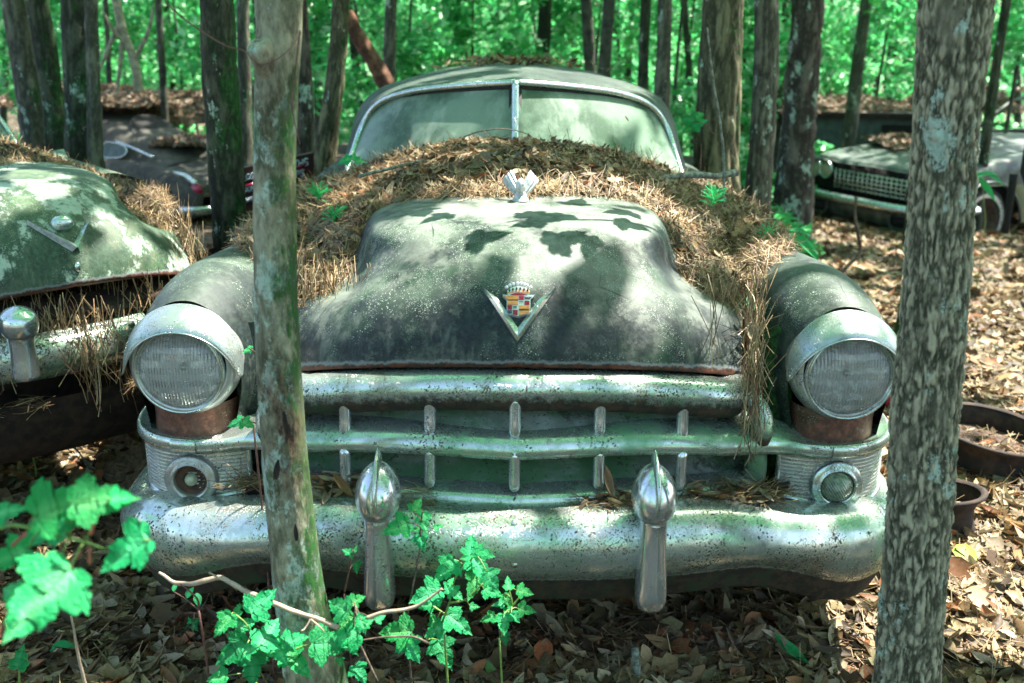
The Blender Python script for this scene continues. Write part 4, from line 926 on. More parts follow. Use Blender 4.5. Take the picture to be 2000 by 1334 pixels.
# the far-off wood, one green mass with holes of sky
parts_ = []
for Y0, Y1, n, ls in ((19, 27, 15000, (.16, .30)), (28, 42, 26000, (.30, .55)), (42, 58, 16000, (.5, .9))):
    k = int(n * 2.4); x = RNG.uniform(-1, 1, k) * (Y1 * .62); y = RNG.uniform(Y0, Y1, k); z = RNG.uniform(-.8, 1, k) ; z = -.6 + (z + .8) / 1.8 * (Y0 * .28)
    dn = fbm(np.stack([x * .45, y * .3, z * .6], 1), 3, 4) + .10 * sm(2.5, -.6, z) - .16 * np.exp(-((x / y - .42) / .12) ** 2) * (z > -.2)
    keep = np.where(dn > .537)[0][:n]; p = np.stack([x, y, z], 1)[keep]; m = len(p)
    nr = RNG.normal(size=(m, 3)) * .8; nr[:, 2] += .4; c = GREENS[RNG.integers(0, 6, m)] * RNG.uniform(.7, 1.35, (m, 1))
    parts_.append((p, frames(nr, RNG.random(m) * 6.3), RNG.uniform(*ls, m), c))
fw = add_leaves('far_wood', parts_, M['forest_leaf']); tag(fw, 'bright green far-off forest foliage filling the gaps between trunks', kind='stuff')
# leaves behind and beside the camera, mirrored in the chrome
parts_ = []
for cx, cy, cz, sx_, n in ((-5, -5, 2.2, 2.6, 1500), (0, -7, 3.4, 3.2, 1700), (5, -5, 2.4, 2.6, 1500), (-7.5, 1.5, 2.8, 2.0, 900), (7.5, 1, 2.6, 2.0, 900), (2.5, -9, 1.2, 3, 1200), (-3, -9, 1.0, 3, 1200)):
    parts_.append(leaf_cloud(n, (cx, cy, cz), (sx_, sx_ * .7, sx_ * .7), (.16, .32), GREENS))
tag(add_leaves('woodland_mass', parts_, M['forest_leaf']), 'green woodland round the clearing, mirrored in the chrome', kind='stuff')

# ------------------------------------------------------------------ the canopy with its sun gaps
GAPS = []
def gap(u, v, Y, r): GAPS.append((P(u, v, Y if Y else ground_Y(u, v)), r))
for g in ((860, 410, 2.68, .075), (1040, 415, 2.68, .10), (1110, 430, 2.62, .11), (1190, 440, 2.66, .10), (1060, 470, 2.5, .05), (1055, 520, 2.4, .035), (930, 395, 2.8, .07), (1275, 590, 2.4, .035), (1250, 640, 2.33, .03), (1010, 385, 2.86, .06), (985, 400, 2.8, .05), (760, 640, 2.4, .02),
          (1100, 388, 2.95, .08), (1200, 396, 3.0, .08), (1330, 420, 3.1, .05), (760, 330, 3.6, .12), (700, 350, 3.5, .08), (880, 205, 4.1, .12), (820, 265, 4.05, .10), (1080, 200, 4.25, .17), (1120, 240, 4.2, .12), (1060, 250, 4.1, .12), (1150, 230, 4.2, .10), (1290, 320, 4.2, .10), (1150, 150, 4.5, .16), (1050, 145, 4.5, .1), (900, 275, 3.9, .07),
          (330, 1020, 2.2, .045), (350, 1060, 2.2, .03), (1690, 1000, 2.3, .012), (1700, 870, 2.4, .03), (1130, 1120, 2.1, .03),
          (60, 370, 3.3, .06), (240, 470, 3.05, .05), (15, 430, 3.1, .05), (345, 500, 3.2, .04), (190, 500, 3.0, .03), (290, 390, 3.2, .05), (20, 250, 4.4, .25), (130, 320, 4.0, .16), (210, 350, 3.7, .08), (395, 460, 3.6, .14), (370, 400, 3.9, .12), (330, 370, 4.0, .08), (60, 300, 4.2, .15),
          (1700, 420, None, 0.3125), (1620, 445, None, 0.25), (1920, 620, None, 0.275), (1970, 680, None, 0.2), (1900, 560, None, 0.22499999999999998), (1960, 520, None, 0.25), (1740, 900, None, 0.125), (1955, 770, None, 0.125), (1960, 1010, None, 0.08750000000000001), (1935, 960, None, 0.0625), (1850, 1140, None, 0.075), (1905, 1080, None, 0.0625), (1370, 1170, None, 0.0625), (1260, 1170, None, 0.05), (1980, 1200, None, 0.0625),
          (100, 1320, None, 0.17500000000000002), (260, 1325, None, 0.15), (400, 1328, None, 0.125), (520, 1332, None, 0.1), (10, 1300, None, 0.125), (1000, 1334, None, 0.0375),
          (270, 195, 8.5, .5), (330, 210, 9, .4), (250, 215, 8, .3), (1760, 250, 13, .6), (1700, 270, 12, .5), (1990, 170, 16, 1.5), (1430, 100, 5.4, .25), (1425, 250, 5.4, .15), (478, 260, 7.5, .3), (660, 230, 5.6, .12),
          (90, 930, None, 0.075), (60, 1190, 1.14, .06), (170, 985, 1.16, .09), (60, 1000, 1.16, .07), (245, 1080, 1.16, .05), (800, 1180, 1.9, .06), (560, 1200, 1.78, .10), (740, 1260, 1.8, .08), (880, 1250, 1.9, .07), (450, 1270, 1.76, .09), (640, 1250, 1.78, .08), (940, 1120, 1.92, .05), (990, 1180, 1.92, .05)):
    gap(*g)
for k in range(70):    # random sun flecks on the open ground
    u, v = RNG.uniform(1450, 2050), RNG.uniform(440, 1330); a = math.atan((v - 667) / FPX) + PITCH; GAPS.append((P(u, v, 1.75 / math.tan(a) * .93), RNG.uniform(.03, .09) * (1 if v > 700 else 2)))
for k in range(60):
    u, v = RNG.uniform(-50, 1450), RNG.uniform(250, 1330); a = math.atan((v - 667) / FPX) + PITCH; GAPS.append((P(u, v, 1.45 / math.tan(a) * .93), RNG.uniform(.02, .05)))
for g in ((1560, 470, None, 0.25), (1650, 520, None, 0.2), (1740, 560, None, 0.15), (1700, 480, None, 0.3125), (1900, 500, None, 0.275), (1960, 600, None, 0.1875), (1900, 700, None, 0.15), (1990, 740, None, 0.15), (1930, 880, None, 0.0625), (1760, 860, None, 0.1), (1990, 920, None, 0.075), (1990, 1080, None, 0.0625), (1890, 1180, None, 0.0625), (1960, 1280, None, 0.05), (1850, 640, None, 0.125)): gap(*g)
for k in range(90):
    u, v = RNG.uniform(1470, 2040), RNG.uniform(430, 1300); GAPS.append((P(u, v, ground_Y(u, v)), RNG.uniform(.06, .14) * (1 if v > 700 else 1.8)))
for g in ((1200, 150, 4.6, .16), (880, 140, 4.6, .12), (1170, 210, 4.2, .10)): gap(*g)
n = 90000; sd = np.array(SUN); h = RNG.uniform(4.2, 7.8, n)
gx, gy = RNG.uniform(-6.5, 8.0, n), RNG.uniform(-3., 15.5, n)
pos = np.stack([gx + sd[0] / sd[2] * h, gy + sd[1] / sd[2] * h, h], 1)
dn = fbm(np.stack([gx * 1.3, gy * 1.3, h * .35], 1), 3, 9); keep = (dn > .30) & ((gy < 11) | (RNG.random(n) < .4))
hs = RNG.uniform(.13, .24, n)
for c, r in GAPS:
    d = pos - np.array(c); t_ = d @ sd; off = np.linalg.norm(d - t_[:, None] * sd, axis=1); keep &= ~((off < r + hs * .27) & (t_ > 0))
pos = pos[keep]; hs = hs[keep]; m = len(pos)
nr = RNG.normal(size=(m, 3)) * .45; nr += sd
rot = frames(nr, RNG.random(m) * 6.3); cc = GREENS[RNG.integers(0, 6, m)] * RNG.uniform(.7, 1.3, (m, 1))
tx = np.array([t[1] for t in TREES]); ty = np.array([t[2] for t in TREES])
own = np.argmin((pos[:, 0:1] - tx) ** 2 + (pos[:, 1:2] - ty) ** 2, 1)
for i, (root, x, y, z) in enumerate(TREES):
    s_ = own == i
    if s_.sum() > 3: 
        V, F, T = cards(LEAF1[0], LEAF1[1], pos[s_] - np.array(root.location), rot[s_], hs[s_], cc[s_]); mk('crown', V, F, M['forest_leaf'], root, False, T)
# ------------------------------------------------------------------ fallen leaves and pine needles
def leaf_tmpl(kind):
    # columns left, mid, right ; rows along y ; folded and curled
    rows = {'lance': [(-.5, .015), (-.3, .10), (-.05, .135), (.22, .105), (.5, .0)], 'oak': [(-.5, .03), (-.32, .16), (-.12, .12), (.05, .28), (.2, .16), (.36, .22), (.5, .02)], 'round': [(-.5, .03), (-.34, .26), (-.05, .33), (.25, .24), (.5, .0)]}[kind]
    V = []
    for i, (y, w) in enumerate(rows):
        c = .22 * (y + .1) ** 2 * (1 if kind != 'lance' else 1.3)
        V += [(-w, y, c + w * .55), (0, y, c - .02), (w, y, c + w * .35 + .02 * (i % 2))]
    n = len(rows); F = []
    for i in range(n - 1):
        for j in range(2): F.append((i * 3 + j, i * 3 + j + 1, i * 3 + j + 4, i * 3 + j + 3))
    return np.array(V), np.array(F)
def needle_tmpl(bend=.12):
    V = []
    for k in range(5):
        s = k / 4 - .5; V += [(-.5 + .0, s, 0), (.5, s, 0)]
    V = np.array(V); V[:, 2] = -(V[:, 1] ** 2) * bend; return V, np.array([(2 * k, 2 * k + 1, 2 * k + 3, 2 * k + 2) for k in range(4)])
DRY = np.array([(.29, .205, .105), (.16, .098, .045), (.27, .215, .14), (.40, .315, .20), (.055, .036, .020), (.23, .150, .065), (.11, .074, .035), (.26, .11, .045), (.21, .175, .085), (.32, .235, .12), (.09, .055, .03)])
NEED = np.array([(.29, .185, .085), (.18, .092, .042), (.30, .215, .12), (.11, .066, .034), (.36, .26, .14), (.22, .165, .075)])
def scatter(name, pos, nrm, kind, size, tilt=.35, lift=.012, pal=DRY, dirs=None, spread=3.2, w=.0022, bend=None):
    n = len(pos); N = nrm + RNG.normal(size=(n, 3)) * tilt; sp = RNG.random(n) * 6.283; R_ = frames(N, sp)
    if dirs is not None:   # y axis of the card follows dirs, with some spread
        d = dirs + RNG.normal(size=(n, 3)) * spread; nn = R_[:, :, 2]; y = d - nn * np.sum(d * nn, 1)[:, None]; y /= np.linalg.norm(y, axis=1)[:, None]
        R_ = np.stack([np.cross(y, nn), y, nn], 2)
    p = pos + nrm * (RNG.random(n) ** 1.3 * lift)[:, None]
    ti = pal[RNG.integers(0, len(pal), n)] * RNG.uniform(.55, 1.4, (n, 1))
    L = RNG.uniform(*size, n)
    if kind == 'needle':
        out = []
        for b in ((-.5, .15, .8) if bend is None else bend):
            pass
        tv, tf = needle_tmpl(1.0); sc = np.stack([np.full(n, w), L, L * RNG.normal(size=n) * .55], 1)
        return cards(tv, tf, p, R_, sc, ti)
    tv, tf = leaf_tmpl(kind); sc = np.stack([L * RNG.uniform(.7, 1.25, n), L, L * RNG.uniform(-.9, 1.5, n)], 1)
    return cards(tv, tf, p, R_, sc, ti)
def join_cards(lst):
    V = []; F = []; T = []; n = 0
    for v, f, t in lst: V.append(v); F.append(f + n); T.append(t); n += len(v)
    return np.vstack(V), np.vstack(F), np.vstack(T)

# -- on the ground
def ground_pts(n, u0, u1, v0, v1, ymin=1.0):
    u = RNG.uniform(u0, u1, n); v = RNG.uniform(v0, v1, n); a = np.arctan((v - 667) / FPX) + PITCH; Y = CAM_H / np.tan(a)
    for _ in range(8):
        x = (u - 1000) / FPX * (Y * math.cos(PITCH) + Y * np.tan(a) * math.sin(PITCH)); Y = .5 * Y + .5 * (CAM_H - ground_z(x, Y)) / np.tan(a)
    x = (u - 1000) / FPX * (Y * math.cos(PITCH) + Y * np.tan(a) * math.sin(PITCH))
    k = (Y > ymin) & (Y < 16); p = np.stack([x, Y, ground_z(x, Y) + .004], 1)[k]; return p
lv, nd = [], []
UPV = lambda n: np.tile((0, 0, 1.), (n, 1))
for (n, u0, u1, v0, v1, big) in ((15000, -150, 2150, 1090, 1500, 1), (8000, -150, 420, 760, 1100, 1), (10000, 1650, 2150, 560, 1150, 1), (7000, 1450, 2150, 430, 620, 1.3), (2500, -100, 500, 300, 760, 1.3), (1500, 1450, 2100, 300, 440, 1.8)):
    for kd, fr, s_ in (('lance', .68, (.07, .145)), ('oak', .20, (.08, .14)), ('round', .08, (.04, .07))):
        p = ground_pts(int(n * fr), u0, u1, v0, v1); lv.append(scatter('l', p, UPV(len(p)), kd, (s_[0] * big, s_[1] * big), .33, .04))
    p = ground_pts(int(n * .62), u0, u1, v0, v1); nd.append(scatter('n', p, UPV(len(p)), 'needle', (.08 * big, .17 * big), .16, .045, NEED, w=.0020 * big))
V, F, T = join_cards(lv); tag(mk('fallen_leaves', V, F, M['litter'], None, False, T), 'dense carpet of dry brown fallen leaves on the forest floor', kind='stuff')
V, F, T = join_cards(nd); tag(mk('fallen_pine_needles', V, F, M['needle'], None, False, T), 'dry pine needles strewn over the forest floor', kind='stuff')

# -- the bed on the car
bmV, bmF, n0 = [], [], 0
for o in car.children_recursive:
    if o.type == 'MESH' and o.name.split('.')[0] in ('hood', 'fender', 'cowl', 'body_side'):
        vv = np.empty(len(o.data.vertices) * 3); o.data.vertices.foreach_get('co', vv); vv = vv.reshape(-1, 3) + CAR0
        bmV += [tuple(v) for v in vv]; bmF += [tuple(i + n0 for i in p.vertices) for p in o.data.polygons]; n0 = len(bmV)
bt = BVHTree.FromPolygons(bmV, bmF)
def body_z(x, y):
    h = bt.ray_cast(Vector((x, y, 2.)), Vector((0, 0, -1)), 1.5); return h[0].z if h[0] is not None else None
XF = [0, .12, .22, .31, .38, .425, .455, .50, .57, .62, .66, .70, .76, .83, .90, .97]
YF = [2.93, 2.94, 2.97, 2.98, 2.97, 2.88, 2.68, 2.62, 2.60, 2.62, 2.70, 2.78, 2.90, 3.05, 3.45, 4.1]
dx = .0095; gxs = np.arange(-.97, .971, dx); gys = np.arange(2.56, 4.36, dx)
Z = np.full((len(gys), len(gxs)), np.nan)
for j, x in enumerate(gxs):
    for i, y in enumerate(gys):
        z = body_z(x, y)
        if z is not None: Z[i, j] = z
X, Yg = np.meshgrid(gxs, gys)
# fill the open seams between hood and fender so that litter bridges them
for i in range(len(gys)):
    r = Z[i]; ok = ~np.isnan(r) & (r > .80)
    if ok.sum() > 5: Z[i] = np.where(ok, r, np.interp(gxs, gxs[ok], r[ok]))
k = np.hanning(9); k /= k.sum(); Zs = np.apply_along_axis(lambda m: np.convolve(np.pad(m, 4, 'edge'), k, 'valid'), 1, np.nan_to_num(Z, nan=.5)); Zs = np.maximum(Zs, np.nan_to_num(Z, nan=.5))
no = fbm(np.stack([X.ravel() * 14, Yg.ravel() * 14, X.ravel() * 0], 1), 4, 2).reshape(X.shape)
no2 = fbm(np.stack([X.ravel() * 70, Yg.ravel() * 70, X.ravel() * 0], 1), 3, 6).reshape(X.shape)
yf = np.interp(np.abs(X), XF, YF) + (no - .5) * .10 + np.where(X < 0, -.02, 0)
din = Yg - yf; back = 3.93 + .33 * (np.clip(np.abs(X), 0, .7) / .7) ** 1.7 + .02
vall = np.exp(-((np.abs(X) - .56) / .12) ** 2)
T0 = .022 + .020 * vall - .004 * sm(3.4, 3.85, Yg)
TH = T0 * sm(-.01, .10, din) * (.5 + 1.0 * no) * (Yg < back) * (np.abs(X) < .955); TH += (no2 - .5) * .010 * (TH > .004)
inside = (din > 0) & (Yg < back) & (Zs > .80)
Bz = Zs + np.where(inside, TH, -.02)
idx = -np.ones(X.shape, int); keepv = inside.copy()
keepv[:-1] |= inside[1:]; keepv[:, :-1] |= inside[:, 1:]; keepv[:, 1:] |= inside[:, :-1]
idx[keepv] = np.arange(keepv.sum())
V = np.stack([X[keepv], Yg[keepv], Bz[keepv]], 1)
q = np.stack([idx[:-1, :-1], idx[:-1, 1:], idx[1:, 1:], idx[1:, :-1]], -1).reshape(-1, 4); q = q[(q >= 0).all(1)]
LIT = []
def carobj(o, label):
    o.location = car.location; o.rotation_euler = car.rotation_euler; tag(o, label, kind='stuff'); LIT.append(o); return o
carobj(mk('packed_litter', V - CAR0, q, M['bed'], None, True), 'packed brown litter heaped on the hood and in its side valleys')
ii, jj = np.where(inside); gradx = np.gradient(Bz, dx, axis=1); grady = np.gradient(Bz, dx, axis=0)
def bedpts(n, wfun=None):
    w = np.ones(len(ii)) if wfun is None else wfun(X[ii, jj], Yg[ii, jj]); k = RNG.choice(len(ii), n, p=w / w.sum()); a, b = ii[k], jj[k]
    p = np.stack([X[a, b] + RNG.uniform(-.5, .5, n) * dx, Yg[a, b] + RNG.uniform(-.5, .5, n) * dx, Bz[a, b]], 1)
    N = np.stack([-np.clip(gradx[a, b], -1, 1), -np.clip(grady[a, b], -1, 1), np.ones(n)], 1); return p - CAR0, N / np.linalg.norm(N, axis=1)[:, None]
lf = []
for kd, n, s_ in (('lance', 3800, (.030, .068)), ('oak', 2600, (.030, .060)), ('round', 1500, (.020, .038))):
    p, N = bedpts(n, lambda x, y: 1 + 1.4 * (y > 3.1) * (abs(x) < .55)); lf.append(scatter('l', p, N, kd, s_, .38, .022))
V, F, T = join_cards(lf); carobj(mk('dry_leaf_litter', V, F, M['litter'], None, False, T), 'dry curled leaves lying on the hood and against the windshield')
nd = []
p, N = bedpts(14500, lambda x, y: .6 + 1.8 * (abs(x) > .38)); dr = np.stack([-np.sign(p[:, 0]) * .5, np.full(len(p), -1.), np.zeros(len(p))], 1)
nd.append(scatter('n', p, N, 'needle', (.06, .15), .08, .026, NEED, dirs=dr, spread=2.6, w=.0019))
# needles spilling over the lower edge of the heap
ed = inside & (din < .05); ii, jj = np.where(ed); p, N = bedpts(1500)
dr = np.stack([np.sign(p[:, 0]) * .1, np.full(len(p), -1.), np.full(len(p), -.9)], 1); p = p + (0, -.02, -.005)
nd.append(scatter('n', p, N, 'needle', (.07, .15), .2, .020, NEED, dirs=dr, spread=.75, w=.0019))
# strands hanging down the right-hand seam and in front of the bar
def strands(n, c, sx_, L, w=.002, dirz=-1., sy=.02):
    p = np.asarray(c) + RNG.normal(size=(n, 3)) * np.array(sx_) - CAR0; N = RNG.normal(size=(n, 3)) * .35 + (0, -1, 0.15); N /= np.linalg.norm(N, axis=1)[:, None]
    return scatter('n', p, N, 'needle', L, .05, .02, NEED, dirs=np.tile((0, -.12, dirz), (n, 1)), spread=.20, w=w)
nd.append(strands(85, P(1462, 640, 2.50), (.009, .03, .045), (.12, .22))); nd.append(strands(55, P(1462, 745, 2.33), (.009, .012, .045), (.12, .22)))
nd.append(strands(26, P(1468, 815, 2.28), (.010, .008, .03), (.10, .18))); nd.append(strands(7, P(1385, 640, 2.36), (.006, .004, .03), (.14, .2)))
nd.append(strands(90, P(655, 575, 2.56), (.05, .03, .02), (.08, .16))); nd.append(strands(40, P(600, 545, 2.6), (.03, .03, .02), (.08, .14)))
nd.append(strands(10, P(1420, 560, 2.6), (.012, .02, .03), (.1, .16)))
# a mat of needles on the bumper ledge
def ledge(n, u0, u1, v0, v1, Y, kind, L, pal, t=.25):
    u = RNG.uniform(u0, u1, n); s_ = RNG.random(n); v = v0 + (v1 - v0) * s_; Yv = Y - .03 + .06 * (1 - s_)
    p = np.array([P(a, b, c) for a, b, c in zip(u, v, Yv)]) - CAR0 + (0, 0, .006); return scatter('n', p, UPV(n), kind, L, t, .015, pal, dirs=np.tile((1., 0, 0), (n, 1)), spread=.45)
for u0, u1, v0, v1, Y, n in ((1130, 1240, 972, 1000, 2.21, 110), (1290, 1520, 950, 985, 2.27, 300), (600, 700, 950, 985, 2.25, 110), (450, 520, 948, 965, 2.30, 60), (785, 840, 960, 1000, 2.20, 25)):
    nd.append(ledge(n, u0, u1, v0, v1, Y, 'needle', (.06, .15), NEED))
V, F, T = join_cards(nd); ndo = carobj(mk('pine_needle_litter', V, F, M['needle'], None, False, T), 'tan pine needles matted on the hood, hanging down the seam and lying on the bumper')
lf = [ledge(60, 1290, 1520, 950, 985, 2.26, 'lance', (.04, .075), DRY, .6), ledge(22, 1130, 1240, 970, 1000, 2.2, 'lance', (.04, .06), DRY, .6), ledge(26, 600, 700, 940, 980, 2.24, 'lance', (.04, .07), DRY, .6)]
V, F, T = join_cards(lf); carobj(mk('bumper_leaf_litter', V, F, M['litter'], None, False, T), 'brown leaves caught between the bumper top and the grille')
# light sprinkling on the roof crown
n = 420; th = RNG.normal(size=n) * .16; p = np.stack([th, RNG.uniform(4.95, 5.5, n), 1.452 - th ** 2 * .16 - .02 * (RNG.random(n))], 1) - CAR0
V, F, T = join_cards([scatter('n', p[:260], UPV(260), 'needle', (.05, .12), .2, .02, NEED), scatter('l', p[260:], UPV(160), 'lance', (.04, .08), .5, .02)])
carobj(mk('roof_litter', V, F, M['litter'], None, False, T), 'thin line of dry litter along the crown of the car roof')

# a few single pieces one can point at
def one_leaf(name, label, kind, u, v, Y, L, col, spin, tilt=(0, -.3, 1), z=None, cat='fallen leaf'):
    c = np.array(P(u, v, Y if Y else ground_Y(u, v, .05))); L = L * (1.3 if not Y else 1); tv, tf = leaf_tmpl(kind); N = np.array([tilt], float)
    V, F, T = cards(tv, tf, np.zeros((1, 3)), frames(N, np.array([spin])), np.array([L]), np.array([col])); 
    tag(mk(name, V, F, M['litter'], None, True, T, loc=tuple(c)), label, cat)
one_leaf('fallen_leaf', 'yellow-green fallen leaf on the litter right of the ridged tree', 'round', 1882, 1088, None, .085, (.30, .42, .05), 1.1)
one_leaf('fallen_leaf', 'narrow bright green leaf blade lying in the litter below the right bumper', 'lance', 1545, 1272, None, .095, (.03, .34, .10), -1.0)
one_leaf('fallen_leaf', 'orange-brown fallen leaf below the middle of the bumper', 'round', 1062, 1272, None, .06, (.42, .13, .05), 1.3)
one_leaf('fallen_leaf', 'green and yellow spotted leaf at the bottom edge of the litter', 'lance', 965, 1322, None, .08, (.14, .30, .08), -1.1)
one_leaf('fallen_leaf', 'pale curled dry leaf caught in the needles between hood and right fender', 'round', 1465, 645, 2.47, .050, (.42, .36, .24), .3, (.4, -1, .2))
one_leaf('fallen_leaf', 'small orange leaf lying on the hood litter', 'lance', 1205, 362, 3.2, .055, (.40, .10, .03), 1.4, (0, -.2, 1))
one_leaf('fallen_leaf', 'reddish leaf on the hood litter left of the ornament', 'round', 945, 335, 3.35, .04, (.34, .10, .03), 1.4, (0, -.2, 1))
one_leaf('fallen_leaf', 'brown curled leaf standing behind the left bumper guard', 'lance', 668, 945, 2.2, .075, (.22, .13, .05), .6, (.3, -1, .3))
one_leaf('fallen_leaf', 'brown leaf standing upright in the litter beside the right bumper guard', 'lance', 1188, 938, 2.2, .080, (.20, .13, .07), .2, (.3, -1, .2))
one_leaf('fallen_leaf', 'small dark red leaf stuck to the right windshield pane', 'lance', 1224, 232, 4.12, .028, (.20, .05, .03), .5, (.1, -1, .6))
one_leaf('fallen_leaf', 'green lichen-covered bark scrap in the needle seam', 'round', 1465, 592, 2.52, .045, (.20, .42, .24), .2, (.2, -1, .5), cat='bark scrap')
# ------------------------------------------------------------------ the green-white car at left: same body, other paint, front end torn open
def copy_part(o, parent, skip=()):
    if o.name.split('.')[0] in skip: return None
    c = o.copy(); COL.objects.link(c); c.parent = parent
    for ch in o.children: copy_part(ch, c, skip)
    return c
th = R(43); car2 = empty('abandoned_car', (0, 0, 0)); car2.rotation_euler = (0, 0, th)
e2 = np.array(P(128, 470, 3.02)); loc = np.array((0.0, .10, .98)); 
off = np.array((loc[0] * math.cos(th) - loc[1] * math.sin(th), loc[0] * math.sin(th) + loc[1] * math.cos(th), 0))
car2.location = (e2[0] - off[0], e2[1] - off[1], e2[2] - loc[2])
tag(car2, 'mossy green and white wrecked car with a chrome chevron on its litter-covered hood at left', 'car')
HS = .80
for o in list(car.children):
    b = o.name.split('.')[0]
    if o.name == 'fender.001': continue
    if b in ('hood', 'roof', 'cowl', 'body_side', 'fender', 'windscreen_pane', 'windscreen_trim', 'windscreen_divider', 'wheel', 'front_shade_pan', 'front_seat'):
        c = copy_part(o, car2, ('lamp_neck', 'inner_panel') if b == 'fender' else ())
        if b in ('hood', 'fender', 'roof', 'cowl', 'body_side'):
            c.data = c.data.copy(); c.data.materials.clear(); c.data.materials.append(M['green_hood'] if b == 'hood' else M['green_body'])
        if b == 'hood': c.scale = (HS, 1, 1)
        if b == 'fender': c.scale = (.86, 1, 1)
        if b == 'roof' or b.startswith('windscreen'): c.location = (-.16, -.10, -.03)
def l2(u, v, Y):   # photo point -> car2 local
    w = Vector(P(u, v, Y)) - Vector(car2.location); return Matrix.Rotation(-th, 3, 'Z') @ w
hood2 = [c for c in car2.children if c.name.startswith('hood')][0]
hv = np.array([tuple(v.co) for v in hood2.data.vertices]) * (HS, 1, 1); b2 = BVHTree.FromPolygons([tuple(v) for v in hv], [tuple(f) for f in hF])
cl2 = Matrix.Rotation(-th, 3, 'Z') @ (Vector((0, 0, CAM_H)) - Vector(car2.location))
def hit2(u, v, lift):
    d = (l2(u, v, 2.5) - cl2).normalized(); h, n, i, _ = b2.ray_cast(cl2, d)
    if h is None: return tuple(l2(u, v, 3.1))
    if n.dot(d) > 0: n = -n
    return tuple(h + n * lift)
em2 = empty('chevron_emblem'); em2.parent = car2
for (u0, v0, u1, v1, w, mt) in ((54, 437, 147, 487, 13, 'ornament'), (173, 430, 149, 487, 15, 'bar2')):
    V = []
    for k in range(9):
        s = k / 8; u = u0 + (u1 - u0) * s; v = v0 + (v1 - v0) * s; ww = w * (.35 + .65 * s); sg_ = 1 if u1 > u0 else -1
        V += [hit2(u - sg_ * ww * .5, v + ww * .4, .002), hit2(u, v, .016), hit2(u + sg_ * ww * .5, v - ww * .5, .003)]
    mk('chevron_arm', V, gridF(9, 3), M[mt], em2, smooth=False)
V, F = ellipsoid(hit2(120, 440, .008), (.034, .022, .026), 18, 12); V += (fbm(V * 60, 2)[:, None] - .5) * .006; mk('crest_remnant', V, F, M['trim'], em2)
V, F = ellipsoid(hit2(150, 522, .006), (.010, .010, .016), 12, 8); mk('hood_lock_stud', V, F, M['chrome'], car2)
# dark sheet standing in for the shaded hollow under the hood
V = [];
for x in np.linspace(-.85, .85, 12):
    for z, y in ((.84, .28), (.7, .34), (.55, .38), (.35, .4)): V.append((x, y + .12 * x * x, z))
mk('engine_bay_shade_sheet', V, gridF(12, 4), M['rustdark'], car2)
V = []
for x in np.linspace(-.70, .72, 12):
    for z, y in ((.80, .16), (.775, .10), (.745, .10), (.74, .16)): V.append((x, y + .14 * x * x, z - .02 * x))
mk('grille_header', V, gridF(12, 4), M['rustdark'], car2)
# its bumper with one guard, sagging away from the body
bp = empty('front_bumper'); bp.parent = car2
B0 = [l2(-60, 722, 2.80), l2(60, 708, 2.82), l2(160, 690, 2.92), l2(240, 672, 3.04), l2(290, 655, 3.15)]
q = catmull([tuple(b) for b in B0], 30); V = []
for p in q:
    for y, z in ((.06, .068), (.02, .070), (-.005, .055), (-.022, .02), (-.020, -.02), (-.004, -.045), (.02, -.062), (.06, -.064)): V.append((p[0], p[1] + y, p[2] + z))
mk('bumper_bar', V, gridF(30, 8), M['bumper'], bp)
g0 = np.array(l2(45, 690, 2.73)); V = []; secs = [(-.075, .030), (-.06, .036), (0, .034), (.045, .036), (.06, .046), (.085, .052), (.11, .047), (.128, .030), (.137, .008)]; sq = catmull([(a, b, 0) for a, b in secs], 40)
for z, w, _ in sq:
    for k in range(24): a = k / 24 * 2 * math.pi; V.append(g0 + (w * math.cos(a), w * 1.15 * math.sin(a) - .0, z))
F = gridF(40, 24, close_c=True) + [tuple(range(24))[::-1], tuple(range(39 * 24, 40 * 24))]; mk('bumper_guard', V, F, M['guard'], bp)
# rusty chrome strip lying on the bumper end
V, F = tube([l2(182, 647, 3.02), l2(215, 640, 3.04), l2(262, 632, 3.08)], [.010, .014, .009], 8, 14); tag(mk('trim_strip', [Matrix.Rotation(th, 3, 'Z') @ Vector(v) + Vector(car2.location) for v in V], F, M['trim']), 'dark loose chrome strip resting on the left car bumper end', 'trim strip')
# litter on that car: the same heap copied, plus thick strands over the bumper
for o in LIT[:3]:
    c = o.copy(); COL.objects.link(c); c.location = car2.location; c.rotation_euler = car2.rotation_euler; c.scale = (.78, 1, .985); c['label'] = o['label'].replace('the hood', 'the left car hood')
def strands2(n, u, v, Y, sg, L):
    p = np.array(P(u, v, Y)) + RNG.normal(size=(n, 3)) * np.array(sg); N = RNG.normal(size=(n, 3)) * .35 + (0, -1, .1); N /= np.linalg.norm(N, axis=1)[:, None]
    return scatter('n', p, N, 'needle', L, .05, .02, NEED, dirs=np.tile((0, -.1, -1.), (n, 1)), spread=.28, w=.0024)
l_ = [strands2(80, 150, 655, 2.90, (.07, .03, .025), (.10, .20)), strands2(60, 110, 620, 2.98, (.10, .03, .02), (.08, .18)), strands2(34, 175, 700, 2.86, (.025, .02, .04), (.12, .22)), strands2(50, 250, 600, 3.2, (.10, .04, .03), (.08, .2)), strands2(40, 10, 660, 2.85, (.03, .02, .03), (.1, .2)), strands2(60, 230, 590, 3.15, (.12, .03, .02), (.1, .2)), strands2(16, 230, 720, 3.05, (.03, .02, .03), (.12, .22))]
pp_ = np.array([P(u, v, 3.0 + (u / 900.)) for u, v in zip(RNG.uniform(-20, 340, 900), RNG.uniform(610, 650, 900))]) + RNG.normal(size=(900, 3)) * .012
l_.append(scatter('n', pp_, UPV(900), 'needle', (.08, .16), .3, .03, NEED, dirs=np.tile((1., 0, 0), (900, 1)), spread=1., w=.0024))
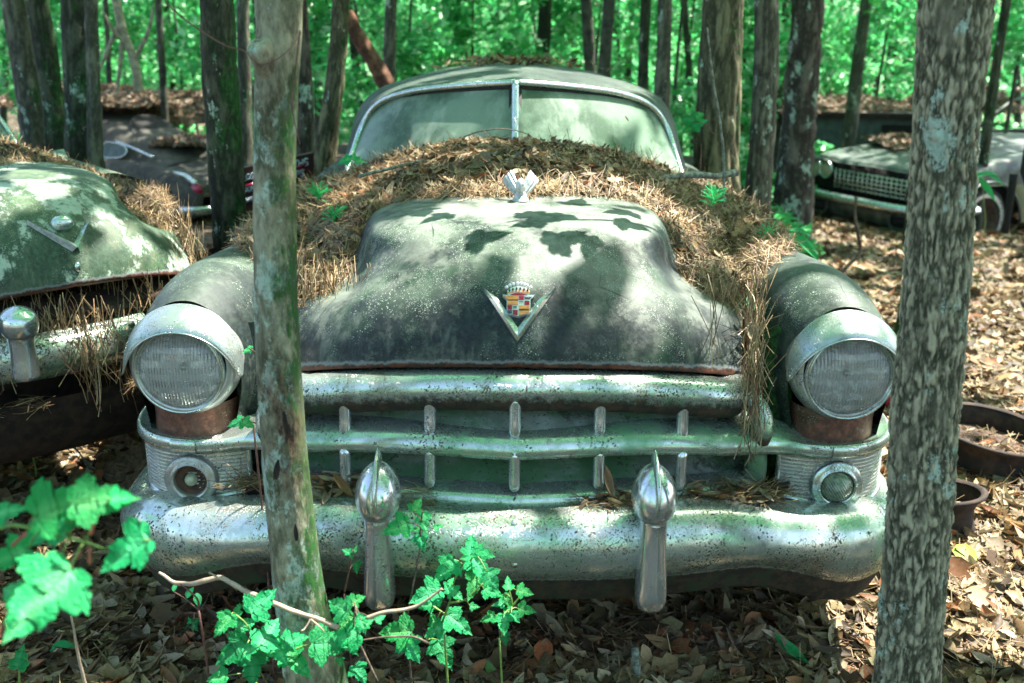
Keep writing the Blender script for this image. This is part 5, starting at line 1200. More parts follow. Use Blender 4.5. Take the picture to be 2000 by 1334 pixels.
V, F, T = join_cards(l_); tag(mk('hanging_needle_litter', V, F, M['needle'], None, False, T), 'tufts of brown pine needles hanging over the left car bumper', kind='stuff')
pts = np.array([P(u, v, y) for u, v, y in zip(RNG.uniform(300, 480, 1500), RNG.uniform(360, 480, 1500), RNG.uniform(3.5, 4.3, 1500))]); 
# bank of litter between the two cars
gxx = np.linspace(-1.75, -.88, 40); gyy = np.linspace(3.15, 5.2, 60); XX, YY = np.meshgrid(gxx, gyy)
zz = .55 + .33 * np.exp(-((XX + 1.25 + (YY - 3.6) * .25) / .22) ** 2) * sm(3.1, 3.5, YY) * sm(5.2, 4.4, YY) + .0
zz = ground_z(XX, YY) + (zz - .55) * 1.6 + (fbm(np.stack([XX.ravel() * 9, YY.ravel() * 9, XX.ravel() * 0], 1), 3).reshape(XX.shape) - .5) * .06
hp = empty('litter_bank', (-1.3, 4.0, 0)); 
V = np.stack([XX.ravel(), YY.ravel(), zz.ravel()], 1); o = mk('litter_heap', V, np.array(gridF(60, 40)), M['bed']); tag(o, 'heap of litter banked up between the left car and the main car', kind='stuff'); bpy.data.objects.remove(hp)
k = RNG.integers(0, len(V), 2600); pn = V[k] + RNG.normal(size=(2600, 3)) * .015
V1, F1, T1 = join_cards([scatter('l', pn[:1500], UPV(1500), 'lance', (.05, .09), .5, .03), scatter('l', pn[1500:], UPV(1100), 'oak', (.05, .09), .5, .03)])
tag(mk('heap_leaves', V1, F1, M['litter'], None, False, T1), 'loose dry leaves on the heap between the two cars', kind='stuff')

# ------------------------------------------------------------------ helper for simple car bodies: sections along local y (0 = near end)
def half_loft(secs, nu, nv, name, mat, parent, label=None):
    V, F = patch([[(x, y, z) for x, z in s_] for y, s_ in secs], nu, nv); o = mk(name, V, F, mat, parent)
    if label: o['label'] = label
    return o
def wheel(parent, c, r, w, name='wheel', white=False):
    t_ = empty(name, c); t_.parent = parent
    sx = 1 if c[0] > 0 else -1
    V, F = lathe([(r * .60, w * .5), (r * .66, w * .56), (r * .86, w * .56), (r * .97, w * .4), (r, 0), (r * .97, -w * .4), (r * .6, -w * .5)], 36, 'x'); V[:, 0] *= sx; mk('tyre', V, F, M['rubber'], t_)
    V, F = lathe([(.001, w * .30), (r * .14, w * .34), (r * .2, w * .22), (r * .45, w * .18), (r * .52, w * .46), (r * .60, w * .52)], 30, 'x'); V[:, 0] *= sx; mk('wheel_disc', V, F, M['rust'], t_)
    if white: V, F = lathe([(r * .68, w * .575), (r * .80, w * .575)], 36, 'x'); V[:, 0] *= sx; mk('whitewall', V, F, M['trim'], t_)
# ---- fastback sedan at far left, tail towards the right
sed = empty('fastback_sedan', (0, 0, 0), R(56)); sed.scale = (.86, .86, .86); c_ = P(398, 372, 11.0); zg = gz(c_[0], c_[1]) - .12
sed.location = (c_[0] + .30, c_[1] + .55, zg); tag(sed, 'dull dark fastback sedan seen from its tail behind the left trunks', 'car')
bel = .78
half_loft([(0.0, [(0, .60), (.35, .60), (.62, .56), (.70, .45), (.68, .30)]), (.10, [(0, .72), (.36, .71), (.68, .66), (.80, .50), (.80, .26)]), (.6, [(0, .84), (.38, .82), (.74, .77), (.87, .55), (.88, .22)]), (1.3, [(0, .92), (.4, .89), (.78, .84), (.90, .58), (.91, .20)]), (2.4, [(0, .93), (.4, .92), (.80, .87), (.92, .60), (.93, .20)]), (4.0, [(0, .93), (.4, .92), (.78, .86), (.90, .58), (.90, .20)]), (4.9, [(0, .80), (.4, .78), (.7, .72), (.80, .5), (.8, .25)])], 50, 41, 'body', M['sedan'], sed)
half_loft([(.75, [(0, .86), (.3, .86), (.5, .85), (.62, .83), (.66, .82)]), (1.25, [(0, 1.06), (.3, 1.04), (.50, .98), (.62, .90), (.70, .84)]), (1.9, [(0, 1.28), (.3, 1.25), (.50, 1.18), (.62, 1.02), (.72, .86)]), (2.6, [(0, 1.38), (.3, 1.36), (.52, 1.29), (.63, 1.10), (.73, .87)]), (3.4, [(0, 1.36), (.3, 1.34), (.52, 1.27), (.63, 1.08), (.73, .87)]), (3.9, [(0, 1.0), (.3, 1.0), (.5, .97), (.62, .92), (.72, .86)])], 50, 41, 'roof', M['sedan'], sed)
# rear window opening: dark oval pane with rim
def curved_pane(name, pts, mat, parent, rim=None, rimname='window_rim', r=.014):
    V = [tuple(np.mean(pts, 0))] + [tuple(p) for p in pts]; n = len(pts); o = mk(name, V, [(0, i + 1, (i + 1) % n + 1) for i in range(n)], mat, parent, False)
    if rim: V, F = tube(list(pts) + [pts[0]], r, 6, cap=False); mk(rimname, V, F, rim, o)
    return o
th_ = np.linspace(0, 2 * np.pi, 24, endpoint=False)
pts = np.array([(.38 * math.copysign(abs(math.cos(a)) ** .7, math.cos(a)), 1.55 + .42 * math.sin(a), 1.185 + .20 * math.sin(a) - .10 * math.cos(a) ** 2) for a in th_]); curved_pane('rear_window', pts, M['black'], sed, M['rubber'])
pts = np.array([(-.675 - .0 + .10 * (-math.sin(a)) * .2 - .02, 1.72 + .27 * math.copysign(abs(math.cos(a)) ** .7, math.cos(a)), 0.985 + .095 * math.copysign(abs(math.sin(a)) ** .7, math.sin(a)) * (1 + .3 * math.cos(a))) for a in th_]); pts[:, 0] = -.735 + (pts[:, 2] - .86) * .38; curved_pane('quarter_window', pts, M['blue_grey'], sed, M['chrome'], r=.009)
pts = np.array([(0, 2.62 + .40 * math.copysign(abs(math.cos(a)) ** .5, math.cos(a)), 1.02 + .12 * math.copysign(abs(math.sin(a)) ** .5, math.sin(a))) for a in th_]); pts[:, 0] = -.745 + (pts[:, 2] - .86) * .36; curved_pane('side_window', pts, M['black'], sed, M['chrome'])
V, F = tube([(-.62, 1.75, 1.10), (-.60, 1.4, 1.02), (-.58, 1.05, .93)], .016, 6, 12); mk('roof_moulding', V, F, M['trim'], sed)
for sx in (-1, 1):
    V, F = ellipsoid((sx * .70, .10, .60), (.055, .10, .085), 16, 10); o = mk('tail_lamp', V, F, M['crimson'], sed)
    V, F = tube([(sx * .72, .5, .80), (sx * .72, .25, .76), (sx * .71, .08, .67)], [.012, .03, .035], 8, 10); mk('tail_lamp_hood', V, F, M['chrome'], o)
    wheel(sed, (sx * .80, 1.15, .22), .33, .17); wheel(sed, (sx * .80, 3.95, .22), .33, .17)
pts = np.array([(-.903, 1.15 + .33 * math.cos(a), .36 + .20 * math.sin(a)) for a in np.linspace(0, math.pi, 14)]); curved_pane('wheel_opening', pts, M['black'], sed)
pts = np.array([(-.86, .52 + .10 * math.cos(a), .56 + .06 * math.sin(a)) for a in th_]); curved_pane('fuel_flap_hole', pts, M['black'], sed, M['rustdark'], r=.008)
V, F = sweep([(0, -.10), (.3, -.09), (.6, -.04), (.80, .06), (.88, .22)], [(0, .40), (.03, .385), (.035, .34), (.02, .30), (-.01, .29)], 24, nprof=12); mk('rear_bumper', V, F, M['trim'], sed)
# litter on its roof, and the mound of litter behind it
def mound(name, label, c, r, h, nleaf, s_=(.05, .09), seed=0):
    g = np.linspace(-1, 1, 30); A, B = np.meshgrid(g, g); d = np.clip(1 - A ** 2, 0, 1) * np.clip(1 - B ** 2, 0, 1)
    V = np.stack([c[0] + A.ravel() * r[0], c[1] + B.ravel() * r[1], c[2] + h * (d.ravel() ** .7) * (.7 + .6 * fbm(np.stack([A.ravel() * 3, B.ravel() * 3, A.ravel() * 0], 1), 3, seed))], 1)
    Fm = np.array(gridF(30, 30)); nleaf = int(nleaf * 1.8); k = RNG.integers(0, 900, nleaf); p = V[k] + RNG.normal(size=(nleaf, 3)) * (r[0] / 30, r[1] / 30, .006)
    o = mk(name, V, Fm, M['bed']); tag(o, label, kind='stuff')
    pal = np.array([(.34, .24, .15), (.22, .13, .08), (.40, .30, .22), (.15, .10, .06)])
    a, b, t = join_cards([scatter('l', p, UPV(nleaf), 'oak', s_, .5, .03, pal)]); q = mk('mound_leaves', a, b, M['litter'], o, False, t)
sl = Vector(sed.location)
def onc(o, x, y, z): m = Matrix.Rotation(o.rotation_euler.z, 3, 'Z'); v = m @ Vector((x, y, z)) + o.location; return (v.x, v.y, v.z)
mound('roof_leaf_mound', 'thick sunlit blanket of leaves on the sedan roof at left', onc(sed, 0, 2.9, 1.30), (.95, .7), .22, 1500, seed=1)
mound('tail_leaf_mound', 'litter spilled from the rear window over the sedan tail', onc(sed, .05, 1.05, .90), (.30, .30), .06, 400, seed=2)
mound('back_leaf_mound', 'pink-brown leaf mound behind the sedan at left', (P(320, 215, 14.)[0], 14.4, P(330, 222, 14.)[2] - .1), (1.3, .8), .34, 1500, (.06, .10), seed=3)

# ---- finned sixties car at right
fin = empty('finned_car', (0, 0, 0), R(-65)); a_ = P(1745, 425, 10.6)
fin.location = (a_[0] - .12, a_[1] + .45, gz(a_[0], a_[1]) - .10); tag(fin, 'green-grey car with four round headlights and mesh grille nosing out behind the ridged tree', 'car')
half_loft([(-.02, [(0, .74), (.45, .73), (.60, .74), (.82, .735), (.90, .70), (.93, .62)]), (.10, [(0, .80), (.45, .785), (.60, .80), (.84, .80), (.93, .74), (.955, .60)]), (.7, [(0, .92), (.45, .88), (.62, .85), (.86, .86), (.96, .80), (.985, .62)]), (1.6, [(0, 1.0), (.45, .96), (.64, .91), (.88, .90), (.98, .83), (1.0, .62)]), (2.2, [(0, 1.0), (.45, .97), (.66, .92), (.88, .90), (.98, .83), (1.0, .62)])], 40, 51, 'hood', M['finned'], fin)
# fender sides with the wheel arch cut as real openings between panels
for sx in (-1, 1):
    V = []; xs = np.linspace(-.02, 5.2, 70)
    for y in xs:
        d = y - .66; low = .20 + (.46 * math.sqrt(max(0, 1 - (d / .50) ** 2)) if abs(d) < .50 else 0); out = .93 + .07 * float(sm(0, .8, y))
        for k in range(6): z = .62 + (low - .62) * k / 5 if low < .60 else .62 + .05 * k / 5 * 0 + (low - .62) * k / 5; V.append((sx * (out - .04 * (k / 5) ** 2), y, z))
    mk('fender_side', V, gridF(70, 6), M['yellowed'] if sx > 0 else M['yellowed'], fin)
    V, F = tube([(sx * .985, .66 + .50 * math.cos(a), .20 + .46 * math.sin(a)) for a in np.linspace(0, math.pi, 16)], .018, 6); mk('wheel_arch_trim', V, F, M['finned'], fin)
    wheel(fin, (sx * .84, .66, .26), .35, .2, white=True)
    V, F = box((sx * .6, .70, .45), (.3, 1.0, .5)); mk('arch_liner', V, F, M['black'], fin)
    for x in (.66, .84):
        c = (sx * x, -.03, .635)
        V, F = lathe([(.098, -.02), (.100, .02), (.090, .028), (.082, .012)], 26, 'y', center=c); h_ = mk('headlamp_rim', V, F, M['trim'], fin)
        V, F = lathe([(.084, .010), (.06, .028), (.03, .036), (.001, .038)], 24, 'y', center=c); mk('headlamp_lens', V, F, M['bulb'], h_)
    V, F = tube([(sx * .97, .0, .70), (sx * .80, -.09, .745), (sx * .62, -.06, .735)], [.02, .03, .015], 8, 14); mk('headlamp_brow', V, F, M['finned'], fin)
V, F = box((0, .10, .54), (1.8, .16, .40)); mk('grille_backing', V, F, M['black'], fin)
for k in range(5):
    V, F = box((0, -.012, .465 + k * .046), (1.06, .02, .014)); mk('grille_slat', V, F, M['panel'], fin)
for k in range(16):
    V, F = box((-.525 + k * .07, -.014, .557), (.012, .02, .215)); mk('grille_rib', V, F, M['panel'], fin)
V, F = sweep([(0, -.20), (.4, -.19), (.7, -.14), (.92, -.04), (1.0, .14), (1.01, .5)], [(-.06, .42), (0, .425), (.03, .40), (.035, .37), (.02, .345), (-.01, .335)], 34, nprof=14); mk('front_bumper', V, F, M['trim'], fin)
V, F = sweep([(0, -.14), (.4, -.13), (.7, -.08), (.90, .02)], [(0, .335), (.0, .25), (-.04, .17), (-.12, .14)], 24, nprof=8); mk('lower_valance', V, F, M['finned'], fin)
for sx in (-1, 1):
    V, F = box((sx * .62, -.12, .25), (.26, .05, .10)); mk('bumper_pod', V, F, M['black'], fin); V, F = tube([(sx * .62 - .15, -.15, .31), (sx * .62 - .12, -.155, .19), (sx * .62 + .12, -.155, .19), (sx * .62 + .15, -.15, .31)], .014, 6, 16); mk('pod_rim', V, F, M['finned'], fin)
# cabin: pillars, dark openings, roof
half_loft([(2.2, [(0, 1.0), (.4, .98), (.7, .92), (.8, .9)]), (2.25, [(0, 1.0), (.4, .98), (.7, .92), (.8, .9)])], 3, 9, 'cowl', M['finned'], fin)
half_loft([(2.75, [(0, 1.36), (.35, 1.355), (.60, 1.32), (.66, 1.28)]), (2.9, [(0, 1.42), (.35, 1.41), (.60, 1.37), (.68, 1.31)]), (3.6, [(0, 1.44), (.35, 1.43), (.60, 1.39), (.70, 1.32)]), (4.3, [(0, 1.38), (.35, 1.37), (.60, 1.33), (.70, 1.27)]), (4.5, [(0, 1.30), (.35, 1.29), (.58, 1.26), (.66, 1.22)])], 24, 31, 'roof', M['finned'], fin)
for sx in (-1, 1):
    for a, b in (((.80, 2.25, .90), (.67, 2.78, 1.29)), ((.86, 4.9, .92), (.68, 4.35, 1.27)), ((.82, 3.6, .9), (.70, 3.6, 1.31))):
        V, F = tube([(sx * a[0], a[1], a[2]), (sx * b[0], b[1], b[2])], .028, 6); mk('window_pillar', V, F, M['finned'], fin)
V, F = box((0, 3.4, .75), (1.5, 2.2, .42)); mk('cabin_interior', V, F, M['black'], fin)
half_loft([(2.2, [(0, .7), (.5, .7), (.9, .7), (.985, .62)]), (4.4, [(0, .72), (.5, .72), (.93, .72), (.985, .62)]), (5.2, [(0, .92), (.5, .92), (.9, .98), (.985, .62)])], 20, 21, 'rear_deck', M['finned'], fin)
mound('hood_leaf_mound', 'band of leaves lying along the hood of the finned car', onc(fin, -.45, .95, .90), (.35, .55), .06, 420, seed=4)
mound('cabin_leaf_mound', 'leaves covering the roof of the finned car', onc(fin, 0, 3.5, 1.42), (.8, .55), .10, 700, seed=5)
V, F = box((0, 0, 0), (.30, .16, .14)); 

# ---- boxy rusting truck body behind it
tb = empty('truck_body', (0, 0, 0), R(-14)); b_ = P(1650, 385, 13.5); tb.location = (b_[0] + .05, b_[1], gz(*b_[:2]) - .1); tag(tb, 'boxy blue-green rusting truck body with litter on its roof behind the finned car', 'truck')
V, F = box((0, .9, .56), (1.75, 1.8, 1.0)); mk('side_panel', V, F, M['blue_grey'], tb, False)
V, F = box((-.1, .88, 1.09), (2.05, 2.0, .07)); mk('roof_panel', V, F, M['rustdark'], tb, False)
V, F = box((1.15, .9, .72), (.52, 1.7, .75)); mk('cab_panel', V, F, M['rust'], tb, False)
V, F = box((.55, -.02, .84), (.45, .04, .26)); mk('window_opening', V, F, M['black'], tb, False)
V, F = tube([(-.87, -.03, .06), (-.87, -.03, 1.05)], .03, 6); mk('corner_post', V, F, M['rustdark'], tb)
mound('truck_roof_mound', 'reddish leaf litter piled on the flat truck body roof', onc(tb, -.2, .8, 1.10), (.95, .8), .16, 700, (.06, .10), seed=6)
mound('cab_roof_mound', 'sunlit pinkish leaf mound on the truck cab by the ridged tree', onc(tb, 1.35, .9, 1.12), (.62, .7), .36, 700, (.06, .10), seed=7)
# low dark wreck behind the mossy curved tree, left of the windshield
wk = empty('low_wreck', (P(640, 300, 8.5)[0], 8.8, gz(-1.5, 8.5))); tag(wk, 'low dark rusty wreck glimpsed behind the mossy curved tree left of the windshield', 'wreck')
half_loft([(-.4, [(0, .55), (.4, .54), (.7, .45), (.75, .1)]), (0, [(0, .80), (.4, .78), (.75, .66), (.82, .1)]), (.9, [(0, .88), (.4, .86), (.76, .72), (.82, .1)]), (1.4, [(0, .6), (.4, .6), (.7, .5), (.8, .1)])], 16, 21, 'wreck_shell', M['rustdark'], wk)
V, F = box((.1, -.42, .42), (.9, .03, .10)); mk('wreck_trim', V, F, M['blue_grey'], wk)
wk2 = empty('low_wreck', (P(1340, 270, 9)[0], 9.2, gz(3, 9))); tag(wk2, 'low rust-brown wreck between the windshield corner and the large furrowed trunk', 'wreck')
half_loft([(-.4, [(0, .50), (.3, .50), (.55, .42), (.6, .1)]), (0, [(0, .72), (.3, .7), (.6, .6), (.66, .1)]), (.9, [(0, .78), (.3, .77), (.6, .66), (.66, .1)])], 12, 15, 'wreck_shell', M['rustdark'], wk2)
# ---- dark post and box at the right edge
pt = empty('black_mailbox_post', (P(1964, 455, 7.4)[0], 7.4, gz(3.5, 7.4))); tag(pt, 'black metal post carrying a dark box at the right edge before the finned car', 'post'); x0, y0, z0 = pt.location
q = np.array([P(1964, 455, 7.4), P(1972, 400, 7.4), P(1980, 340, 7.4)]) - np.array((x0, y0, z0)); V, F = tube(q, [.022, .026, .03], 8, 8); mk('leg', V, F, M['black'], pt)
pg = np.array([P(u, v, 7.4) for u, v in ((1992, 335), (2006, 250), (2050, 220), (2070, 420), (2012, 400))]) - np.array((x0, y0, z0)); pk = pg + (.05, .10, 0); n = len(pg)
mk('hood_box', np.vstack([pg, pk]), [tuple(range(n)), tuple(range(n, 2 * n))[::-1]] + [(i, (i + 1) % n, n + (i + 1) % n, n + i) for i in range(n)], M['black'], pt, False)

# ------------------------------------------------------------------ painted sign behind the near tree
sg = empty('painted_sign', (0, 0, 0)); tag(sg, 'maroon board with pale hand-painted letters half hidden by the slender near tree', 'sign')
cs = [P(468, 330, 5.0), P(613, 298, 5.25), P(615, 398, 5.25), P(472, 415, 5.0)]; c0 = np.mean(cs, 0); sg.location = tuple(c0)
cs = [np.array(c) - c0 for c in cs]; nn_ = np.cross(cs[1] - cs[0], cs[3] - cs[0]); nn_ /= np.linalg.norm(nn_)
if nn_[1] > 0: nn_ = -nn_
bk = [c - nn_ * .03 for c in cs]; mk('board', cs + bk, [(0, 1, 2, 3), (7, 6, 5, 4), (0, 4, 5, 1), (1, 5, 6, 2), (2, 6, 7, 3), (3, 7, 4, 0)], M['sign'], sg, False)
STROKES = {'A': [[(0, 0), (.5, 1), (1, 0)], [(.2, .4), (.8, .4)]], 'T': [[(0, 1), (1, 1)], [(.5, 1), (.5, 0)]], 'H': [[(0, 0), (0, 1)], [(1, 0), (1, 1)], [(0, .5), (1, .5)]], 'S': [[(1, .85), (.6, 1), (.1, .85), (.1, .62), (.9, .4), (.9, .12), (.5, 0), (0, .12)]], 'L': [[(0, 1), (0, 0), (1, 0)]],
 'O': [[(.5, 0), (0, .3), (0, .7), (.5, 1), (1, .7), (1, .3), (.5, 0)]], 'E': [[(1, 1), (0, 1), (0, 0), (1, 0)], [(0, .5), (.8, .5)]], 'M': [[(0, 0), (0, 1), (.5, .4), (1, 1), (1, 0)]], 'N': [[(0, 0), (0, 1), (1, 0), (1, 1)]], 'D': [[(0, 0), (0, 1), (.6, .95), (1, .6), (1, .4), (.6, .05), (0, 0)]], 'W': [[(0, 1), (.25, 0), (.5, .7), (.75, 0), (1, 1)]],
 "'": [[(.3, 1), (.3, .75)]], 'P': [[(0, 0), (0, 1), (.9, .95), (.9, .55), (0, .5)]], 'I': [[(.5, 0), (.5, 1)]], 'C': [[(1, .9), (.5, 1), (0, .7), (0, .3), (.5, 0), (1, .1)]]}
def lettering(txt, u, v, w, h, right):
    """text laid on the board; (u,v) photo pixel of its lower left, w,h of one letter in pixels"""
    ex = (cs[1] - cs[0]) / 142.; ez = (cs[0] - cs[3]) / 85.; ex2 = ex * .98
    mb = MB()
    for i, ch in enumerate(txt):
        for st in STROKES.get(ch, []):
            for (a, b), (c, d) in zip(st[:-1], st[1:]):
                def pp(x, y): return cs[0] + ex * (u + i * w * 1.28 + x * w - 468) + ez * (-(v - 330) + y * h - (0)) * 1.0 + nn_ * .006 - ez * 0
                V, F = tube([pp(a, b), pp(c, d)], .0055, 5); mb.add(V, F)
    mb.build('letters', M['letter'], sg)
lettering('LOSE', 471, 354, 6, 11, 0); lettering("DON'", 472, 378, 6, 12, 0); lettering('WAL', 476, 397, 5.5, 9, 0)
lettering('ATHS', 558, 352, 8, 14, 1); lettering('PS', 572, 372, 7, 13, 1); lettering('MENT', 560, 400, 8, 14, 1)
for a, b in (((472, 366), (500, 362)), ((574, 352), (592, 349))):
    V = [cs[0] + (cs[1] - cs[0]) / 142. * (u - 468) + (cs[0] - cs[3]) / 85. * -(v - 330) + nn_ * .006 for u, v in (a, b)]; V, F = tube(V, .008, 5); mk('red_underline', V, F, M['crimson'], sg)
V, F = tube([cs[3] * .9 + cs[2] * .1, cs[3] * .9 + cs[2] * .1 + (0, 0, -.5)], .025, 6); mk('sign_leg', V, F, M['rustdark'], sg); V, F = tube([cs[3] * .1 + cs[2] * .9, cs[3] * .1 + cs[2] * .9 + (0, 0, -.5)], .025, 6); mk('sign_leg', V, F, M['rustdark'], sg)

# ------------------------------------------------------------------ rusty wheel parts at right
def drum(name, label, u, v, Y, ro, h, prof, tilt=(0, 0)):
    c = P(u, v, Y); r = empty(name, c); r.rotation_euler = (tilt[0], tilt[1], 0); tag(r, label, 'wheel rim')
    V, F = lathe(prof, 48, 'z'); mk('rim_shell', V, F, M['rustdark'], r)
    V, F = lathe([(prof[0][0] + .006, prof[0][1] - .006), (prof[0][0] + .012, prof[0][1] + .004), (prof[0][0], prof[0][1] + .010), (prof[0][0] - .010, prof[0][1] + .002)], 48, 'z'); mk('rim_lip', V, F, M['rustdark'], r)
    return r
d1 = drum('rusty_wheel_rim', 'large rusty wheel rim lying flat with litter inside, right of the ridged tree', 1940, 838, 3.62, .24, .14, [(.225, 0), (.212, -.015), (.205, -.06), (.215, -.09), (.20, -.15), (.17, -.16)], (R(4), R(6)))
V, F = lathe([(.20, -.075), (.16, -.082), (.12, -.070), (.07, -.068), (.06, -.08), (.001, -.08)], 40, 'z'); mk('wheel_centre', V, F, M['rust'], d1)
d2 = drum('rusty_wheel_rim', 'smaller rusty wheel rim half hidden by the ridged tree, nearest of the two rims', 1846, 962, 3.08, .12, .12, [(.118, 0), (.108, -.012), (.088, -.05), (.085, -.09), (.095, -.13), (.085, -.15)], (R(-6), R(-5)))
V, F = lathe([(.088, -.06), (.06, -.065), (.001, -.06)], 30, 'z'); mk('wheel_centre', V, F, M['rust'], d2)
for d, rr, zz_, n in ((d1, .17, -.075, 120), (d2, .08, -.06, 40)):
    a = RNG.random(n) * 6.28; q = np.sqrt(RNG.random(n)) * rr; p = np.stack([q * np.cos(a), q * np.sin(a), np.full(n, zz_)], 1) + np.array(d.location)
    V, F, T = join_cards([scatter('l', p[: n // 3], UPV(n // 3), 'lance', (.04, .07), .5, .02), scatter('n', p[n // 3:], UPV(n - n // 3), 'needle', (.06, .12), .25, .03, NEED)])
    tag(mk('rim_litter', V, F, M['litter'], None, False, T), 'needles and leaves collected inside the %s rusty rim' % ('large' if d is d1 else 'smaller'), kind='stuff')
# small tyre ring and red plank piece beyond
V, F = lathe([(.09, -.02), (.10, 0), (.092, .012), (.082, .004)], 30, 'z', center=P(1878, 748, ground_Y(1878, 748, .03))); tag(mk('rubber_ring', V, F, M['rubber']), 'dark curved rubber ring lying beyond the large rusty rim', 'rubber ring')
V, F = box((0, 0, 0), (.22, .14, .08), .3); o = mk('red_metal_scrap', V, F, M['crimson'], None, False, loc=P(1722, 772, ground_Y(1722, 772, .06))); o.rotation_euler = (.2, .25, .2); tag(o, 'dark red painted metal scrap behind the right headlight', 'scrap metal')

# ------------------------------------------------------------------ logs, sticks, twigs
def stick(name, label, pts, r, mat='stick', cat='stick', side=(), n=7, wob=.006):
    P_ = lambda p: P(p[0], p[1], p[2] if p[2] else ground_Y(p[0], p[1], .025))
    q = [P_(p) for p in pts]; rr = r if np.ndim(r) else [r * (1 - .45 * i / (len(q) - 1)) for i in range(len(q))]
    base = np.array(q[0]); root = empty(name, tuple(base)); tag(root, label, cat)
    m = max(12, len(q) * 7); V, F = tube([np.array(p) - base for p in q], rr, n, m); nz = (fbm(V * 22 + len(name), 2) - .5) * 2 * wob; V[:, 2] += nz; V[:, 0] += nz * .5
    mk('main_stem', V, F, M[mat], root)
    for s_ in side:
        q2 = [np.array(P_(p)) - base for p in s_]; V, F = tube(q2, [min(rr) * .75, min(rr) * .55, min(rr) * .3][:len(q2)] if len(q2) == 3 else [min(rr) * .7, min(rr) * .35], 5, 12); mk('side_twig', V, F, M[mat], root)
    return root
stick('fallen_branch', 'long pale lichened branch lying diagonally left of the headlight', [(-60, 985, None), (60, 935, None), (160, 892, None), (240, 855, None), (275, 835, None)], [0.0261, 0.0247, 0.0217, 0.0188, 0.0130], 'stick', 'branch', side=([(150, 895, None), (190, 870, None), (215, 860, None)],))
stick('fallen_branch', 'thin dark branch under the pale lichened branch left of the bumper', [(60, 1000, None), (140, 950, None), (200, 905, None), (275, 868, None)], 0.0112, 'stick_brown', 'branch')
stick('dead_twig', 'crooked bare twig standing over the left litter, topmost fork', [(60, 800, 3.3), (95, 845, 3.3), (150, 880, 3.32), (180, 925, 3.35), (215, 945, 3.4)], .0045, 'stick', 'twig', side=([(150, 880, 3.32), (185, 915, 3.3), (235, 935, 3.3)], [(175, 920, 3.35), (190, 890, 3.3), (235, 870, 3.3)]))
stick('bent_twig', 'long tan twig crossing in front of the bumper and slender tree', [(310, 1120, 1.95), (345, 1140, 1.93), (385, 1138, 1.9), (428, 1128, 1.9), (470, 1150, 1.85), (540, 1182, 1.8), (600, 1205, 1.78), (660, 1226, 1.75)], [.003, .0045, .005, .005, .0055, .006, .0055, .005], 'twig_tan', 'twig', side=([(408, 1118, 1.88), (440, 1135, 1.88), (515, 1165, 1.85)], [(607, 1210, 1.77), (595, 1228, 1.76), (588, 1232, 1.75)], [(607, 1210, 1.77), (622, 1222, 1.75), (634, 1234, 1.75)]))
stick('arching_twig', 'tan twig rising from the maple seedlings to the left bumper guard', [(715, 1210, 1.78), (752, 1195, 1.78), (800, 1188, 1.78), (835, 1172, 1.78), (863, 1150, 1.78)], .0045, 'twig_tan', 'twig')
stick('fallen_stick', 'grey straight stick poking up from the litter below the right guard', [(1250, 1334, None), (1215, 1275, None), (1168, 1212, None)], 0.0053, 'stick', 'stick')
stick('fallen_stick', 'short pale stub of stick at the bottom right of centre', [(1243, 1345, 2.22), (1242, 1300, 2.23), (1240, 1265, 2.24)], [.011, .0105, .010], 'stick', 'stick')
stick('fallen_stick', 'brown stick slanting from bottom centre towards the bumper', [(900, 1334, None), (940, 1285, None), (978, 1240, None)], 0.0070, 'stick_brown')
stick('red_twig', 'pinkish rough twig lying on the litter at the lower left', [(50, 1262, None), (95, 1250, None), (150, 1243, None), (214, 1248, None)], 0.0077, 'stem_red', 'twig')
stick('fallen_stick', 'grey stick lying beside the pinkish twig at lower left', [(155, 1262, None), (200, 1258, None), (265, 1256, None)], 0.0049)
stick('upright_stem', 'thin pinkish grey stem leaning at the lower left foreground', [(175, 1380, 1.9), (152, 1280, 1.9), (140, 1200, 1.9)], .004, 'twig_tan', 'stem')
stick('bottom_log', 'mossy stick along the bottom edge below centre', [(830, 1332, None), (950, 1326, None), (1090, 1325, None)], 0.0112, 'stick')
stick('curved_root', 'brown looping stem among the maple seedlings', [(715, 1334, None), (738, 1310, None), (732, 1275, None), (705, 1255, None)], 0.0098, 'stick_brown', 'stem')
stick('fender_twig', 'bent lichened twig lying on the left fender', [(352, 586, 2.60), (385, 568, 2.66), (416, 545, 2.74), (448, 555, 2.74), (492, 552, 2.78)], [.0055, .0058, .006, .0052, .005], 'stick', 'twig', wob=.002)
stick('fender_twig', 'short straight twig above the bent twig on the left fender', [(442, 548, 2.76), (492, 552, 2.80)], [.0042, .0035], 'stick', 'twig', wob=.001)
stick('fallen_branch', 'thick broken limb sticking out over the right fender to the furrowed trunk', [(1290, 345, 3.7), (1350, 343, 3.75), (1400, 343, 3.8), (1440, 336, 3.85)], [.010, .0125, .011, .014], 'stick', 'branch')
stick('bare_switch', 'tall thin grey switch standing before the large furrowed trunk', [(1411, 405, 3.7), (1414, 340, 3.7), (1408, 250, 3.7), (1392, 150, 3.7), (1382, 52, 3.7)], [.0055, .005, .0045, .0035, .003], 'stick', 'stem', wob=.003)
stick('hood_twig', 'thin arching twig over the middle of the hood litter', [(905, 268, 3.75), (940, 256, 3.75), (985, 252, 3.75), (1030, 262, 3.75), (1058, 285, 3.75)], .0025, 'stick_brown', 'twig', wob=.001)
stick('hood_stick', 'grey stick half buried in the hood litter', [(700, 345, 3.3), (790, 322, 3.4), (870, 308, 3.5), (925, 303, 3.55)], .006, 'stick', 'stick', wob=.002)
